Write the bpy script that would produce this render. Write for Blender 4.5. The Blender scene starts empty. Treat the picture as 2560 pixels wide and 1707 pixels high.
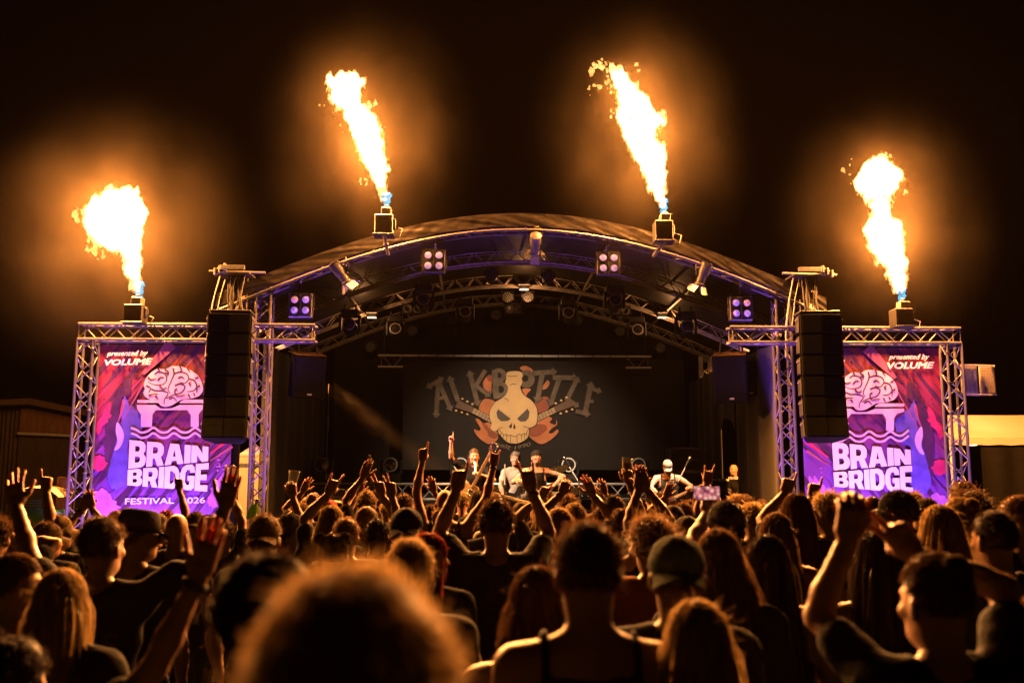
import bpy, math, random
import numpy as np
from mathutils import Vector, Matrix, noise as mnoise
from mathutils.geometry import tessellate_polygon
random.seed(7); RNG = np.random.default_rng(7)
R = math.radians
SC = bpy.context.scene
COL = SC.collection

# ------------------------------------------------------------------ camera
F = 35 / 36 * 2560
PITCH, YAW, EYE = R(8.1), R(2.0), 1.85
cam_d = bpy.data.cameras.new('camera'); cam = bpy.data.objects.new('camera', cam_d); COL.objects.link(cam)
cam_d.lens = 35; cam_d.sensor_width = 36; cam_d.clip_start = 0.05; cam_d.clip_end = 400
cam.location = (0, 0, EYE); cam.rotation_euler = (R(90) + PITCH, 0, -YAW)
cam_d.dof.use_dof = True; cam_d.dof.focus_distance = 14.0; cam_d.dof.aperture_fstop = 2.2
SC.camera = cam

# ------------------------------------------------------------------ night sky
W = bpy.data.worlds.new('World'); SC.world = W; W.use_nodes = True
_n = W.node_tree; _bg = _n.nodes['Background']
_sky = _n.nodes.new('ShaderNodeTexSky'); _sky.sky_type = 'NISHITA'; _sky.sun_disc = False
_sky.sun_elevation = R(-4); _sky.sun_rotation = R(200)
_n.links.new(_sky.outputs[0], _bg.inputs[0]); _bg.inputs[1].default_value = 0.0005

# ------------------------------------------------------------------ film
SC.view_settings.view_transform = 'Standard'; SC.view_settings.look = 'None'
SC.view_settings.exposure = 0.0; SC.view_settings.gamma = 1.0
cy = SC.cycles
cy.use_denoising = True; cy.max_bounces = 2; cy.diffuse_bounces = 1; cy.glossy_bounces = 1
cy.transmission_bounces = 2; cy.transparent_max_bounces = 24; cy.volume_bounces = 0
cy.sample_clamp_indirect = 0.09; cy.sample_clamp_direct = 0.0; cy.use_light_tree = True
cy.caustics_reflective = False; cy.caustics_refractive = False
cy.volume_step_rate = 3.0; cy.volume_max_steps = 128
cy.use_adaptive_sampling = True; cy.adaptive_threshold = 0.02

# ------------------------------------------------------------------ from a spot seen at (px, py) on the wall y = Y to its place
_rot = Matrix.Rotation(-YAW, 3, 'Z') @ Matrix.Rotation(PITCH, 3, 'X')
def at(px, py, Y):
    d = _rot @ Vector(((px - 1280) / F, 1.0, (853.5 - py) / F))
    t = Y / d.y
    return Vector((d.x * t, Y, EYE + d.z * t))
def atx(px, Y, py=1207): return at(px, py, Y).x
def atz(py, Y, px=1280): return at(px, py, Y).z

# ------------------------------------------------------------------ mesh helpers
OFF = {}
def mesh_np(name, v, faces, mats=(), mi=None, smooth=True):
    """faces: list of (n,k) int arrays of one k each, or one array"""
    me = bpy.data.meshes.new(name)
    if isinstance(faces, np.ndarray): faces = [faces]
    faces = [f for f in faces if len(f)]
    v = np.asarray(v, dtype=np.float32)
    me.vertices.add(len(v)); me.vertices.foreach_set('co', v.ravel())
    nl = sum(f.size for f in faces); npo = sum(len(f) for f in faces)
    me.loops.add(nl); me.polygons.add(npo)
    me.loops.foreach_set('vertex_index', np.concatenate([f.ravel() for f in faces]).astype(np.int32))
    tot = np.concatenate([np.full(len(f), f.shape[1]) for f in faces]); st = np.concatenate([[0], np.cumsum(tot)[:-1]])
    me.polygons.foreach_set('loop_start', st.astype(np.int32))
    if mi is not None: me.polygons.foreach_set('material_index', np.asarray(mi, dtype=np.int32))
    me.polygons.foreach_set('use_smooth', np.full(npo, smooth))
    for m in mats: me.materials.append(m)
    me.update(calc_edges=True)
    return me

class MB:
    """collects boxes, tubes, prisms; build() links them as one mesh object"""
    def __init__(s): s.v = []; s.f = []; s.mi = []; s.cur = 0
    def add(s, vs, fs):
        o = len(s.v); s.v += [tuple(x) for x in vs]; s.f += [[i + o for i in f] for f in fs]; s.mi += [s.cur] * len(fs); return s
    def box(s, c, sz, M=None, bev=0.0):
        hx, hy, hz = sz[0] / 2, sz[1] / 2, sz[2] / 2
        if bev <= 0:
            vs = [Vector((x, y, z)) for x in (-hx, hx) for y in (-hy, hy) for z in (-hz, hz)]
            fs = [(0, 1, 3, 2), (4, 6, 7, 5), (0, 4, 5, 1), (2, 3, 7, 6), (0, 2, 6, 4), (1, 5, 7, 3)]
        else:
            b = min(bev, hx * .9, hy * .9, hz * .9); vs = []; idx = {}
            for a, (ux, uy, uz) in enumerate([(x, y, z) for x in (-1, 1) for y in (-1, 1) for z in (-1, 1)]):
                for k in range(3):
                    p = [ux * (hx - b), uy * (hy - b), uz * (hz - b)]; p[k] = (ux * hx, uy * hy, uz * hz)[k]
                    idx[(ux, uy, uz, k)] = len(vs); vs.append(Vector(p))
            I = lambda x, y, z, k: idx[(x, y, z, k)]
            fs = []
            for sgn in (-1, 1):
                q = [(-1, -1), (1, -1), (1, 1), (-1, 1)]
                if sgn < 0: q = q[::-1]
                fs.append([I(sgn, a, b_, 0) for a, b_ in q]); fs.append([I(b_, sgn, a, 1) for a, b_ in q]); fs.append([I(a, b_, sgn, 2) for a, b_ in q])
            for a in (-1, 1):
                for b_ in (-1, 1):
                    def qd(l, flip): fs.append(l[::-1] if flip else l)
                    qd([I(-1, a, b_, 1), I(1, a, b_, 1), I(1, a, b_, 2), I(-1, a, b_, 2)], a * b_ < 0)
                    qd([I(a, -1, b_, 2), I(a, 1, b_, 2), I(a, 1, b_, 0), I(a, -1, b_, 0)], a * b_ < 0)
                    qd([I(a, b_, -1, 0), I(a, b_, 1, 0), I(a, b_, 1, 1), I(a, b_, -1, 1)], a * b_ < 0)
            for a in (-1, 1):
                for b_ in (-1, 1):
                    for c_ in (-1, 1):
                        t = [I(a, b_, c_, 0), I(a, b_, c_, 1), I(a, b_, c_, 2)]
                        fs.append(t if a * b_ * c_ > 0 else t[::-1])
        c = Vector(c)
        vs = [(M @ v if M is not None else v) + c for v in vs]
        return s.add(vs, fs)
    def tube(s, pts, r, n=8, caps=True, r1=None):
        pts = [Vector(p) for p in pts]; m = len(pts)
        if m < 2: return s
        vs = []; up = None
        for i, p in enumerate(pts):
            d = (pts[min(i + 1, m - 1)] - pts[max(i - 1, 0)]).normalized()
            if up is None:
                up = Vector((0, 0, 1)) if abs(d.z) < .9 else Vector((0, 1, 0))
            x = d.cross(up)
            if x.length < 1e-6: x = d.cross(Vector((1, 0, 0)))
            x.normalize(); up = x.cross(d).normalized()
            rr = r if r1 is None else r + (r1 - r) * i / (m - 1)
            vs += [p + (x * math.cos(2 * math.pi * k / n) + up * math.sin(2 * math.pi * k / n)) * rr for k in range(n)]
        fs = [[i * n + k, i * n + (k + 1) % n, (i + 1) * n + (k + 1) % n, (i + 1) * n + k] for i in range(m - 1) for k in range(n)]
        if caps: fs += [list(range(n))[::-1], [(m - 1) * n + k for k in range(n)]]
        return s.add(vs, fs)
    def lathe(s, prof, n=20, M=None, c=(0, 0, 0), caps=True):
        """prof: (r, z) pairs round the local z axis"""
        vs = []; fs = []; c = Vector(c); m = len(prof)
        for r, z in prof:
            for k in range(n):
                a = 2 * math.pi * k / n; v = Vector((r * math.cos(a), r * math.sin(a), z))
                vs.append((M @ v if M is not None else v) + c)
        fs = [[i * n + k, i * n + (k + 1) % n, (i + 1) * n + (k + 1) % n, (i + 1) * n + k] for i in range(m - 1) for k in range(n)]
        if caps: fs += [list(range(n))[::-1], [(m - 1) * n + k for k in range(n)]]
        return s.add(vs, fs)
    def prism(s, loops, fn, depth):
        """2-D loops (outer first, then holes) -> solid; fn(u, v, w) places a point, w from 0 to depth"""
        tri = tessellate_polygon([[Vector((a, b, 0)) for a, b in l] for l in loops])
        flat = [p for l in loops for p in l]; n = len(flat)
        vs = [fn(a, b, 0) for a, b in flat] + [fn(a, b, depth) for a, b in flat]
        fs = [list(t) for t in tri] + [[i + n for i in reversed(t)] for t in tri]; o = 0
        for l in loops:
            k = len(l); fs += [[o + i, o + (i + 1) % k, o + (i + 1) % k + n, o + i + n] for i in range(k)]; o += k
        return s.add(vs, fs)
    def sheet(s, fn, nu, nv):
        vs = [fn(i / nu, j / nv) for j in range(nv + 1) for i in range(nu + 1)]
        fs = [[j * (nu + 1) + i, j * (nu + 1) + i + 1, (j + 1) * (nu + 1) + i + 1, (j + 1) * (nu + 1) + i] for j in range(nv) for i in range(nu)]
        return s.add(vs, fs)
    def mesh(s, name, mats, off=Vector((0, 0, 0)), smooth=False):
        me = bpy.data.meshes.new(name); me.from_pydata([tuple(Vector(v) - off) for v in s.v], [], s.f)
        for m in (mats if isinstance(mats, (list, tuple)) else [mats]): me.materials.append(m)
        if any(s.mi): me.polygons.foreach_set('material_index', s.mi)
        if smooth: me.shade_smooth() if hasattr(me, 'shade_smooth') else None
        me.update(); return me
    def build(s, name, mats, parent=None, smooth=False, loc=None):
        """vertices are given in world space; loc sets the origin of a top-level mesh"""
        off = OFF[parent] if parent is not None else Vector(loc or (0, 0, 0))
        o = bpy.data.objects.new(name, s.mesh(name, mats, off, smooth)); COL.objects.link(o)
        if parent is not None: o.parent = parent
        else: o.location = off
        OFF[o] = off
        if smooth: o.data.set_sharp_from_angle(angle=R(40))
        return o
def tag(o, label=None, cat=None, group=None, kind=None):
    if label: o['label'] = label
    if cat: o['category'] = cat
    if group: o['group'] = group
    if kind: o['kind'] = kind
    return o
def thing(name, loc, label, cat, group=None):
    o = bpy.data.objects.new(name, None); COL.objects.link(o); o.location = loc; o.empty_display_size = .1
    OFF[o] = Vector(loc); return tag(o, label, cat, group)
def link_mesh(name, me, parent, M=None):
    o = bpy.data.objects.new(name, me); COL.objects.link(o); o.parent = parent
    if M is not None: o.matrix_local = M
    OFF[o] = OFF[parent]; return o
def world_M(parent, M):
    """matrix in world space -> local to a parent that is only moved, not turned"""
    return Matrix.Translation(-OFF[parent]) @ M
def frame(z, y):
    z = Vector(z).normalized(); y = Vector(y); x = y.cross(z)
    if x.length < 1e-4: x = Vector((1, 0, 0)).cross(z) if abs(z.x) < .9 else Vector((0, 1, 0)).cross(z)
    x.normalize(); y = z.cross(x)
    return Matrix((x, y, z)).transposed()
def copy_tree(o, loc, label=None, group=None):
    c = o.copy(); COL.objects.link(c); c.location = loc; OFF[c] = Vector(loc)
    if label: c['label'] = label
    if group: c['group'] = group
    for ch in o.children:
        d = ch.copy(); COL.objects.link(d); d.parent = c; OFF[d] = OFF[c]
        for g in ch.children:
            e = g.copy(); COL.objects.link(e); e.parent = d; OFF[e] = OFF[c]
    return c

# ------------------------------------------------------------------ materials
def nodes(name):
    m = bpy.data.materials.new(name); m.use_nodes = True; nt = m.node_tree
    return m, nt, nt.nodes['Principled BSDF']
def N(nt, t, **kw):
    n = nt.nodes.new('ShaderNode' + t)
    for k, v in kw.items():
        if k.startswith('i_'):
            key = k[2:]; key = int(key) if key.isdigit() else key.replace('_', ' ')
            n.inputs[key].default_value = v
        else: setattr(n, k, v)
    return n
def pm(name, col, rough=.6, metal=0.0, var=.25, scale=9.0, bump=0.0, bscale=None, sheen=0.0, spec=None, trans=0.0, coat=0.0, tscale=(1, 1, 1)):
    m, nt, b = nodes(name)
    tc = N(nt, 'TexCoord'); mp = N(nt, 'Mapping'); mp.inputs['Scale'].default_value = tscale
    nt.links.new(tc.outputs['Object'], mp.inputs[0])
    nz = N(nt, 'TexNoise'); nz.inputs['Scale'].default_value = scale; nz.inputs['Detail'].default_value = 4
    nt.links.new(mp.outputs[0], nz.inputs['Vector'])
    rp = N(nt, 'ValToRGB'); c = Vector(col)
    rp.color_ramp.elements[0].position = .3; rp.color_ramp.elements[1].position = .72
    rp.color_ramp.elements[0].color = (*(c * (1 - var)), 1); rp.color_ramp.elements[1].color = (*[min(1, x * (1 + var)) for x in c], 1)
    nt.links.new(nz.outputs[0], rp.inputs[0]); nt.links.new(rp.outputs[0], b.inputs['Base Color'])
    b.inputs['Metallic'].default_value = metal
    mr = N(nt, 'MapRange'); mr.inputs[3].default_value = max(.02, rough - .1); mr.inputs[4].default_value = min(1, rough + .1)
    nt.links.new(nz.outputs[0], mr.inputs[0]); nt.links.new(mr.outputs[0], b.inputs['Roughness'])
    if spec is not None: b.inputs['Specular IOR Level'].default_value = spec
    if sheen: b.inputs['Sheen Weight'].default_value = sheen
    if coat: b.inputs['Coat Weight'].default_value = coat
    if bump:
        n2 = N(nt, 'TexNoise'); n2.inputs['Scale'].default_value = bscale or scale * 4; n2.inputs['Detail'].default_value = 3
        nt.links.new(mp.outputs[0], n2.inputs['Vector'])
        bp = N(nt, 'Bump'); bp.inputs['Strength'].default_value = bump; bp.inputs['Distance'].default_value = .02
        nt.links.new(n2.outputs[0], bp.inputs['Height']); nt.links.new(bp.outputs[0], b.inputs['Normal'])
    if trans:
        out = nt.nodes['Material Output']; tr = N(nt, 'BsdfTranslucent'); mx = N(nt, 'MixShader'); mx.inputs[0].default_value = trans
        nt.links.new(rp.outputs[0], tr.inputs[0]); nt.links.new(b.outputs[0], mx.inputs[1]); nt.links.new(tr.outputs[0], mx.inputs[2])
        nt.links.new(mx.outputs[0], out.inputs[0])
    return m
M_ALU = pm('aluminium_tube', (.13, .12, .115), .34, .5, .12, 20)
M_ALU_OLD = pm('dull_aluminium', (.62, .54, .46), .45, .4, .25, 14)
M_ALU_NEW = pm('bright_aluminium', (.6, .57, .54), .4, .35, .1, 20)
M_STEEL = pm('dark_steel', (.06, .06, .065), .45, .6, .3, 18)
M_BLACK = pm('black_plastic', (.014, .014, .015), .5, 0, .3, 30, .15)
M_CAB = pm('cabinet_black_paint', (.005, .005, .005), .6, 0, .3, 60, .3, 200, spec=.03)
M_GRILLE = pm('black_mesh_grille', (.003, .003, .003), .7, 0, .3, 120, .4, 260, spec=.02)
M_TARP = pm('black_glossy_tarpaulin', (.008, .0065, .0055), .3, 0, .3, 6, 0, 9, spec=.5, tscale=(1, 1, 2))
M_TARP_IN = pm('tarpaulin_underside', (.02, .017, .015), .55, 0, .3, 4, .6, 3, spec=.15)
M_DRAPE = pm('black_stage_molton', (.010, .0085, .0075), .9, 0, .2, 5, .3, 40, sheen=.15)
M_DECK = pm('stage_deck_plywood', (.05, .045, .04), .6, 0, .3, 5, .2)
M_GRASS = pm('trampled_grass_ground', (.05, .05, .02), .95, 0, .6, 7, .8, 30)
M_BOXGREY = pm('grey_powder_coat', (.2, .19, .18), .45, .3, .12, 24)
M_RUBBER = pm('cable_rubber', (.012, .012, .012), .5, 0, .2, 30)
M_PALEROPE = pm('pale_cable', (.3, .27, .22), .6, 0, .2, 30)
M_CHROME = pm('chrome', (.7, .68, .66), .2, 1, .05, 12)
M_WHITE = pm('white_paint', (.75, .74, .72), .5, 0, .06, 10)
M_LENS = pm('lens_glass_grey', (.35, .33, .32), .15, .3, .3, 40, .3, 60, coat=.6)
M_LENSDK = pm('lens_glass_dark', (.03, .03, .035), .08, 0, .3, 20, coat=1)
M_BRONZE = pm('cymbal_bronze', (.45, .28, .1), .3, .9, .15, 30)
# ================================================================== ground and stage
X0 = atx(1310, 15)
FLOOR = .70
g = MB().sheet(lambda u, v: Vector((-38 + 76 * u, -6 + 46 * v, .03 * mnoise.noise(Vector((u * 40, v * 30, 0))))), 90, 60)
tag(g.build('ground', M_GRASS, smooth=True), kind='structure')

_bl = MB().tube([(0, 0, 0), (0, 0, 1)], .0105, 6, False).mesh('brace', M_ALU, smooth=True)
_bl2 = MB().tube([(0, 0, 0), (0, 0, 1)], .012, 6, False).mesh('brace', M_ALU_NEW, smooth=True)
def strut(parent, a, b, me=_bl, name='brace'):
    a, b = Vector(a), Vector(b); d = b - a
    M = Matrix.Translation(a) @ frame(d, (0.13, 1, .21)).to_4x4() @ Matrix.Diagonal((1, 1, d.length, 1))
    return link_mesh(name, me, parent, world_M(parent, M))
def truss(t, A, B, u, size=.22, r=.023, step=None, mat=None, bm=None, single=True):
    """square lattice truss from A to B; every chord a part, every brace a part (or one lattice when single is off)"""
    A, B, u = Vector(A), Vector(B), Vector(u).normalized(); mat = mat or M_ALU; bm = bm or _bl
    d = (B - A); L = d.length; d.normalize(); w = d.cross(u).normalized(); h = size / 2
    cs = [(1, 1), (1, -1), (-1, -1), (-1, 1)]; C = [u * (a * h) + w * (b * h) for a, b in cs]
    for c in C: MB().tube([A + c, B + c], r, 8).build('chord', mat, t, smooth=True)
    n = max(2, round(L / (step or size * .95))); lat = MB()
    for f in range(4):
        p, q = C[f], C[(f + 1) % 4]
        for i in range(n):
            a = A + d * (L * i / n) + (p if (i + f) % 2 else q); b = A + d * (L * (i + 1) / n) + (q if (i + f) % 2 else p)
            if single: strut(t, a, b, bm)
            else: lat.tube([a, b], .010, 5, False)
        for s_ in (0.0, 1.0):
            a, b = A + d * (L * s_ * .985 + .01) + p, A + d * (L * s_ * .985 + .01) + q
            if single: strut(t, a, b, bm)
            else: lat.tube([a, b], .010, 5, False)
    if not single: tag(lat.build('lattice', mat, t, smooth=True), kind='stuff')

# ---- stage platform
t = thing('stage_platform', (X0, 17, 0), 'black raised stage deck under the arched roof', 'stage')
for i in range(4):
    for j in range(4):
        MB().box((X0 - 3.03 + i * 2.02, 15.9 + j * 1.62, FLOOR - .05), (2.0, 1.6, .1), bev=.006).build('deck_panel', M_DECK, t)
sk = MB().sheet(lambda u, v: Vector((X0 - 4.03 + 8.06 * u, 15.06 + .02 * math.sin(u * 300), (FLOOR - .02) * v)), 240, 2)
sk.build('skirt', M_DRAPE, t, smooth=True)
for x in (-4, -2, 0, 2, 4):
    for y in (15.2, 18.2, 21.2): MB().tube([(X0 + x * .98, y, 0), (X0 + x * .98, y, FLOOR - .1)], .03, 8).build('leg', M_ALU_OLD, t)

# ---- arched roof
ZA = atz(575, 14.9, 1310); HW = 4.62
def zl(X): return ZA - (.0745 * X * X - 6.68e-4 * X ** 4)
def arch(X, y, dz=0.0): return Vector((X0 + X, y, zl(X) + dz))
XS = [-HW + 2 * HW * i / 48 for i in range(49)]
t = thing('arch_truss', (X0, 14.9, zl(HW)), 'front aluminium arch truss glowing orange and purple under the roof edge', 'truss')
for y, dz, m in ((14.9, 0, M_ALU), (15.14, .0, M_ALU), (14.9, .19, M_ALU_OLD), (15.14, .19, M_ALU_OLD)):
    MB().tube([arch(X, y, dz) for X in XS], .025, 8).build('chord', m, t, smooth=True)
for i in range(48):
    a, b = XS[i], XS[i + 1]
    strut(t, arch(a, 14.9 if i % 2 else 15.14), arch(b, 15.14 if i % 2 else 14.9))
    if i % 2 == 0:
        strut(t, arch(a, 15.14, 0), arch(b, 15.14, .19)); strut(t, arch(b, 15.14, .19), arch(XS[i + 2], 15.14, 0))
for i in range(0, 49, 4):   # tie straps round the chord
    c = arch(XS[i] + .02, 14.9); MB().tube([c + Vector((0, .033 * math.cos(a), .033 * math.sin(a))) for a in [k * .7 for k in range(10)]], .008, 5).build('strap', M_RUBBER, t)
for k, y in enumerate((17.1, 19.2, 21.25)):
    t = thing('arch_truss', (X0, y, zl(HW)), ('dim arch truss just behind the roof front, first rib inside', 'dim middle arch truss of the roof carrying round lamps', 'dim rearmost arch truss above the backdrop')[k], 'truss', 'arch ribs inside the roof')
    for yy, dz in ((y, 0), (y + .2, 0), (y, .2), (y + .2, .2)):
        MB().tube([arch(X, yy, dz) for X in XS], .024, 7).build('chord', M_ALU_OLD, t, smooth=True)
    lat = MB()
    for i in range(48):
        a, b = XS[i], XS[i + 1]
        for yy in (y, y + .2): lat.tube([arch(a, yy, 0 if i % 2 else .2), arch(b, yy, .2 if i % 2 else 0)], .009, 5, False)
        lat.tube([arch(a, y if i % 2 else y + .2), arch(b, y + .2 if i % 2 else y)], .009, 5, False)
    tag(lat.build('lattice', M_ALU_OLD, t, smooth=True), kind='stuff')
t = thing('roof_canopy', (X0, 18, zl(HW)), 'black glossy tarpaulin roof arching over the whole stage', 'roof')
def nz3(x, y, z): return mnoise.noise(Vector((x, y, z)))
def rf(u, v):
    X = -HW + 2 * HW * u; y = 14.93 + 6.8 * v
    sag = .02 * math.sin(v * 3 * 2 * math.pi - 1.6) + .012 * nz3(X * 3, y * 3, 0)
    return Vector((X0 + X, y, zl(X) + .215 + sag))
top = MB().sheet(rf, 90, 40); top.sheet(lambda u, v: rf(1 - u, v) - Vector((0, 0, .012)), 90, 40)
top.build('canopy', M_TARP_IN, t, smooth=True)
def fas(u, v):
    X = -HW + 2 * HW * u
    wr = (.010 * nz3(X * 4 + v * 3, v * 1.2, 1.3) + .0035 * nz3(X * 7 - v * 1.5, v * 1.6, 4.7) * (.35 + max(0, 1 - min(abs(X + 1.6), abs(X - 2.1), abs(X - .3), abs(X + .6)))) + .0016 * nz3(X * 19 + v * 2, v * 4, 2.2) + .0006 * nz3(X * 60, v * 12, 7.2)) * (1 - .7 * v ** 8)
    return Vector((X0 + X, 14.80 + wr, zl(X) + .033 + .205 * v + .006 * math.sin(X * 9) * (1 - v)))
fs = MB().sheet(fas, 620, 22); fs.build('fascia', M_TARP, t, smooth=True)
for s_ in (-1, 1):   # purlins from front to back
    for X in (1.4, 3.0, 4.5):
        MB().tube([arch(s_ * X, 15.2, .1), arch(s_ * X, 21.3, .1)], .022, 7).build('purlin', M_ALU_OLD, t, smooth=True)

# ---- front and rear towers
def tower(px, y, pyt, lab, single=True, mat=None):
    x = atx(px, y, 1000); z = atz(pyt, y, px)
    t = thing('truss_tower', (x, y, 0), lab, 'truss tower', 'towers carrying the roof')
    truss(t, (x, y, .02), (x, y, z), (1, 0, 0), .215, .025, .2, mat, single=single)
    MB().box((x, y, .012), (.5, .5, .02)).build('base_plate', M_STEEL, t)
    return x, z
xl, zt = tower(653, 15.03, 740, 'square truss tower left of the stage between speaker stack and black drape')
xr, zt2 = tower(1962, 15.03, 750, 'square truss tower right of the stage beside the black drape')
for s_, lab in ((-1, 'dim rear truss post at the back left stage corner'), (1, 'dim rear truss post at the back right stage corner')):
    x = X0 + s_ * 4.25; t = thing('truss_tower', (x, 21.3, 0), lab, 'truss tower', 'towers carrying the roof')
    truss(t, (x, 21.35, .02), (x, 21.35, zl(4.25)), (1, 0, 0), .2, .024, .2, M_ALU_OLD, single=False)

# ---- banner frames: leg and cross beam
YB = 14.72
def banner_frame(pxo, pxs, pyt, pyb, lab, sgn):
    zc = (atz(pyt, YB, pxo) + atz(pyb, YB, pxo)) / 2; sz = .225
    xo = atx(pxo, YB, pyt) + sgn * sz / 2; xe = atx(pxs, YB, pyt)
    t = thing('banner_frame', (xo, YB, 0), lab, 'truss frame', 'truss frames holding festival banners')
    truss(t, (xo, YB, .02), (xo, YB, zc - sz / 2 - .004), (1, 0, 0), sz, .0235, .215)
    truss(t, (xo - sgn * sz / 2, YB, zc), (xe, YB, zc), (0, 0, 1), sz, .0235, .215)
    MB().box((xo, YB, .01), (.55, .55, .018)).build('base_plate', M_STEEL, t)
    for k in range(7):   # banner ties
        z = 1.1 + k * .45
        c = Vector((xo + sgn * sz / 2, YB - sz / 2, z)); MB().tube([c + Vector((.03 * math.cos(a), .03 * math.sin(a), 0)) for a in [j * .7 for j in range(10)]], .007, 5).build('cable_tie', M_RUBBER, t)
    return t, xo, zc
tl, xol, zcl = banner_frame(204, 791, 811, 851, 'aluminium truss frame on the left holding the purple festival banner', 1)
tr, xor_, zcr = banner_frame(2392, 1820, 822, 861, 'aluminium truss frame on the right holding the purple festival banner', -1)

# ---- loudspeaker masts and line arrays
def mast(px, lab, sgn, pyh):
    y = 15.0; x = atx(px, y, 900); zt = atz(pyh, y, px)
    t = thing('speaker_mast', (x, y, 0), lab, 'mast', 'masts carrying the line arrays')
    MB().box((x, y, zt / 2), (.155, .155, zt), bev=.01).build('column', M_CAB, t)
    MB().box((x + .05, y - .09, zt - .34), (.12, .02, .36), bev=.004).build('plate', pm('tan_plate', (.3, .2, .14), .6), t)
    for s_ in (-1, 1): MB().tube([(x + s_ * .13, y - .1, zt - .9), (x + s_ * .13, y - .1, zt)], .012, 6).build('rod', M_ALU, t)
    MB().box((x - .04, y - .1, zt + .05), (.5, .4, .03), None, .006).build('head_plate', M_STEEL, t)
    MB().box((x - .04, y - .34, zt + .12), (.36, .05, .07), bev=.006).build('head_beam', M_STEEL, t)
    for k in range(5):
        MB().box((x + sgn * .16 + sgn * .035 * k, y - .3 + .05 * (k % 2), zt + .13 - .018 * k), (.028, .12, .11), bev=.006).build('pulley_bracket', M_ALU, t)
    MB().tube([(x - .42, y - .2, zt + .09), (x + .42, y - .2, zt + .07)], .02, 8).build('cross_pipe', M_ALU, t, smooth=True)
    for k in range(6):
        xa = x - .12 + .045 * k; b = .05 * math.sin(k * 2.3)
        MB().tube([(xa, y - .2, zt + .03), (xa + b, y - .24, zt - .3), (xa + .04 * math.cos(k), y - .22, zt - .62), (xa, y - .25, zt - .85)], .012 + .004 * (k % 3), 6).build('cable', M_RUBBER, t, smooth=True)
    pts = [Vector((x - .25, y - .2, zt + .03)), Vector((x - .33, y - .2, zt - .3)), Vector((x - .40, y - .2, zt - .75)), Vector((x - .42, y - .2, zt - 1.2))]
    MB().tube(pts, .010, 6).build('cable', M_PALEROPE, t, smooth=True)
    MB().tube([p + Vector((.09, 0, 0)) - Vector((0, 0, 0)) for p in pts[:3]], .008, 6).build('cable', M_PALEROPE, t, smooth=True)
    for a in range(3):
        an = a * 2.1 + .5; MB().box((x + .35 * math.cos(an), y + .35 * math.sin(an), .05), (.7, .09, .08), Matrix.Rotation(an, 3, 'Z')).build('foot_beam', M_STEEL, t)
    return x, y, zt
M_LOGOGREY = pm('silver_badge', (.4, .38, .36), .4, .6)
def line_array(px, pyt, pyb, lab, yaw):
    y = 14.42; x = atx(px, y, 950); z1 = atz(pyt, y, px); z0 = atz(pyb, y, px); n = 6; h = (z1 - z0) / n
    t = thing('line_array', (x, y, z0), lab, 'loudspeaker array', 'hanging line arrays'); Ry = Matrix.Rotation(R(yaw), 3, 'Z')
    ang = [0, 0, -1, -2, -5, -9]; p = Vector((x, y, z1)); w = .6
    MB().box(p + Vector((0, .05, .03)), (w * .98, .4, .03), Ry, .006).build('flying_frame', M_STEEL, t)
    MB().tube([p + Vector((0, .1, .04)), Vector((x, 14.9, z1 + .25))], .018, 6).build('hanger', M_STEEL, t)
    for i in range(n):
        Rm = Ry @ Matrix.Rotation(R(ang[i]), 3, 'X'); down = Rm @ Vector((0, 0, -1)); c = p + down * (h / 2)
        a = w / 2; fr = -.2; bk = .24; hh = h / 2 - .008
        prof = [(-a, fr), (a, fr), (a * .97, 0), (a * .62, bk), (-a * .62, bk), (-a * .97, 0)]
        m = MB().prism([prof], lambda u, v, q: Rm @ Vector((u, v, -hh + q)) + c, 2 * hh)
        cab = m.build('cabinet', M_CAB, t)
        for s_ in (-1, 1):   # grille in two angled leaves
            MB().box(c + Rm @ Vector((s_ * w * .245, fr - .012 - .0, 0)), (w * .47, .02, hh * 1.8), Rm @ Matrix.Rotation(R(s_ * 4), 3, 'Z'), .004).build('grille', M_GRILLE, cab)
            MB().box(c + Rm @ Vector((s_ * (a + .012), -.05, 0)), (.02, .16, hh * 1.6), Rm, .004).build('rigging_plate', M_STEEL, cab)
            for q in range(3): MB().tube([c + Rm @ Vector((s_ * (a + .02), -.1 + q * .05, hh * .5)), c + Rm @ Vector((s_ * (a + .035), -.1 + q * .05, hh * .5))], .01, 6).build('pin', M_LOGOGREY, cab)
        p = p + down * h
    return t
mast(593, 'black speaker mast with pulley head left of the stage', -1, 700)
mast(2022, 'black speaker mast with pulley head right of the stage', 1, 705)
line_array(573, 786, 1104, 'black six-box line array hanging over the left festival banner', 3)
line_array(2050, 788, 1102, 'black six-box line array hanging over the right festival banner', -3)

# ---- drapes
def drape(name, fn, lab, nu=120, nv=6, th=Vector((0, .01, 0))):
    m = MB().sheet(fn, nu, nv); m.sheet(lambda u, v: fn(1 - u, v) + th, nu, nv)
    c = fn(.5, 0); o = m.build(name, M_DRAPE, None, True, (c.x, c.y, FLOOR)); tag(o, lab, 'curtain', 'black stage drapes'); return o
XL, XR = X0 - 4.0, X0 + 4.0
fold = lambda q, k=46, a=.035: a * math.sin(q * k) + a * .6 * math.sin(q * k * .37 + 1.3)
drape('stage_drape', lambda u, v: Vector((XL + .2 + 7.6 * u, 21.6 + fold(u, 70, .03), FLOOR + (zl(0) - FLOOR + .2 - (.0745 * 14) * (2 * u - 1) ** 2) * v)), 'black back drape closing the rear of the stage behind the logo banner', 200)
drape('stage_drape', lambda u, v: Vector((XL + fold(u), 15.25 + 6.3 * u, FLOOR + (atz(850, 15.2) - FLOOR) * v)), 'black side drape along the left edge of the stage', 160, 6, Vector((-.01, 0, 0)))
def ysolve(px, X):
    y = 15.0
    for _ in range(60): y += (atx(px, y, 1100) < X) * .12
    return y
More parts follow.
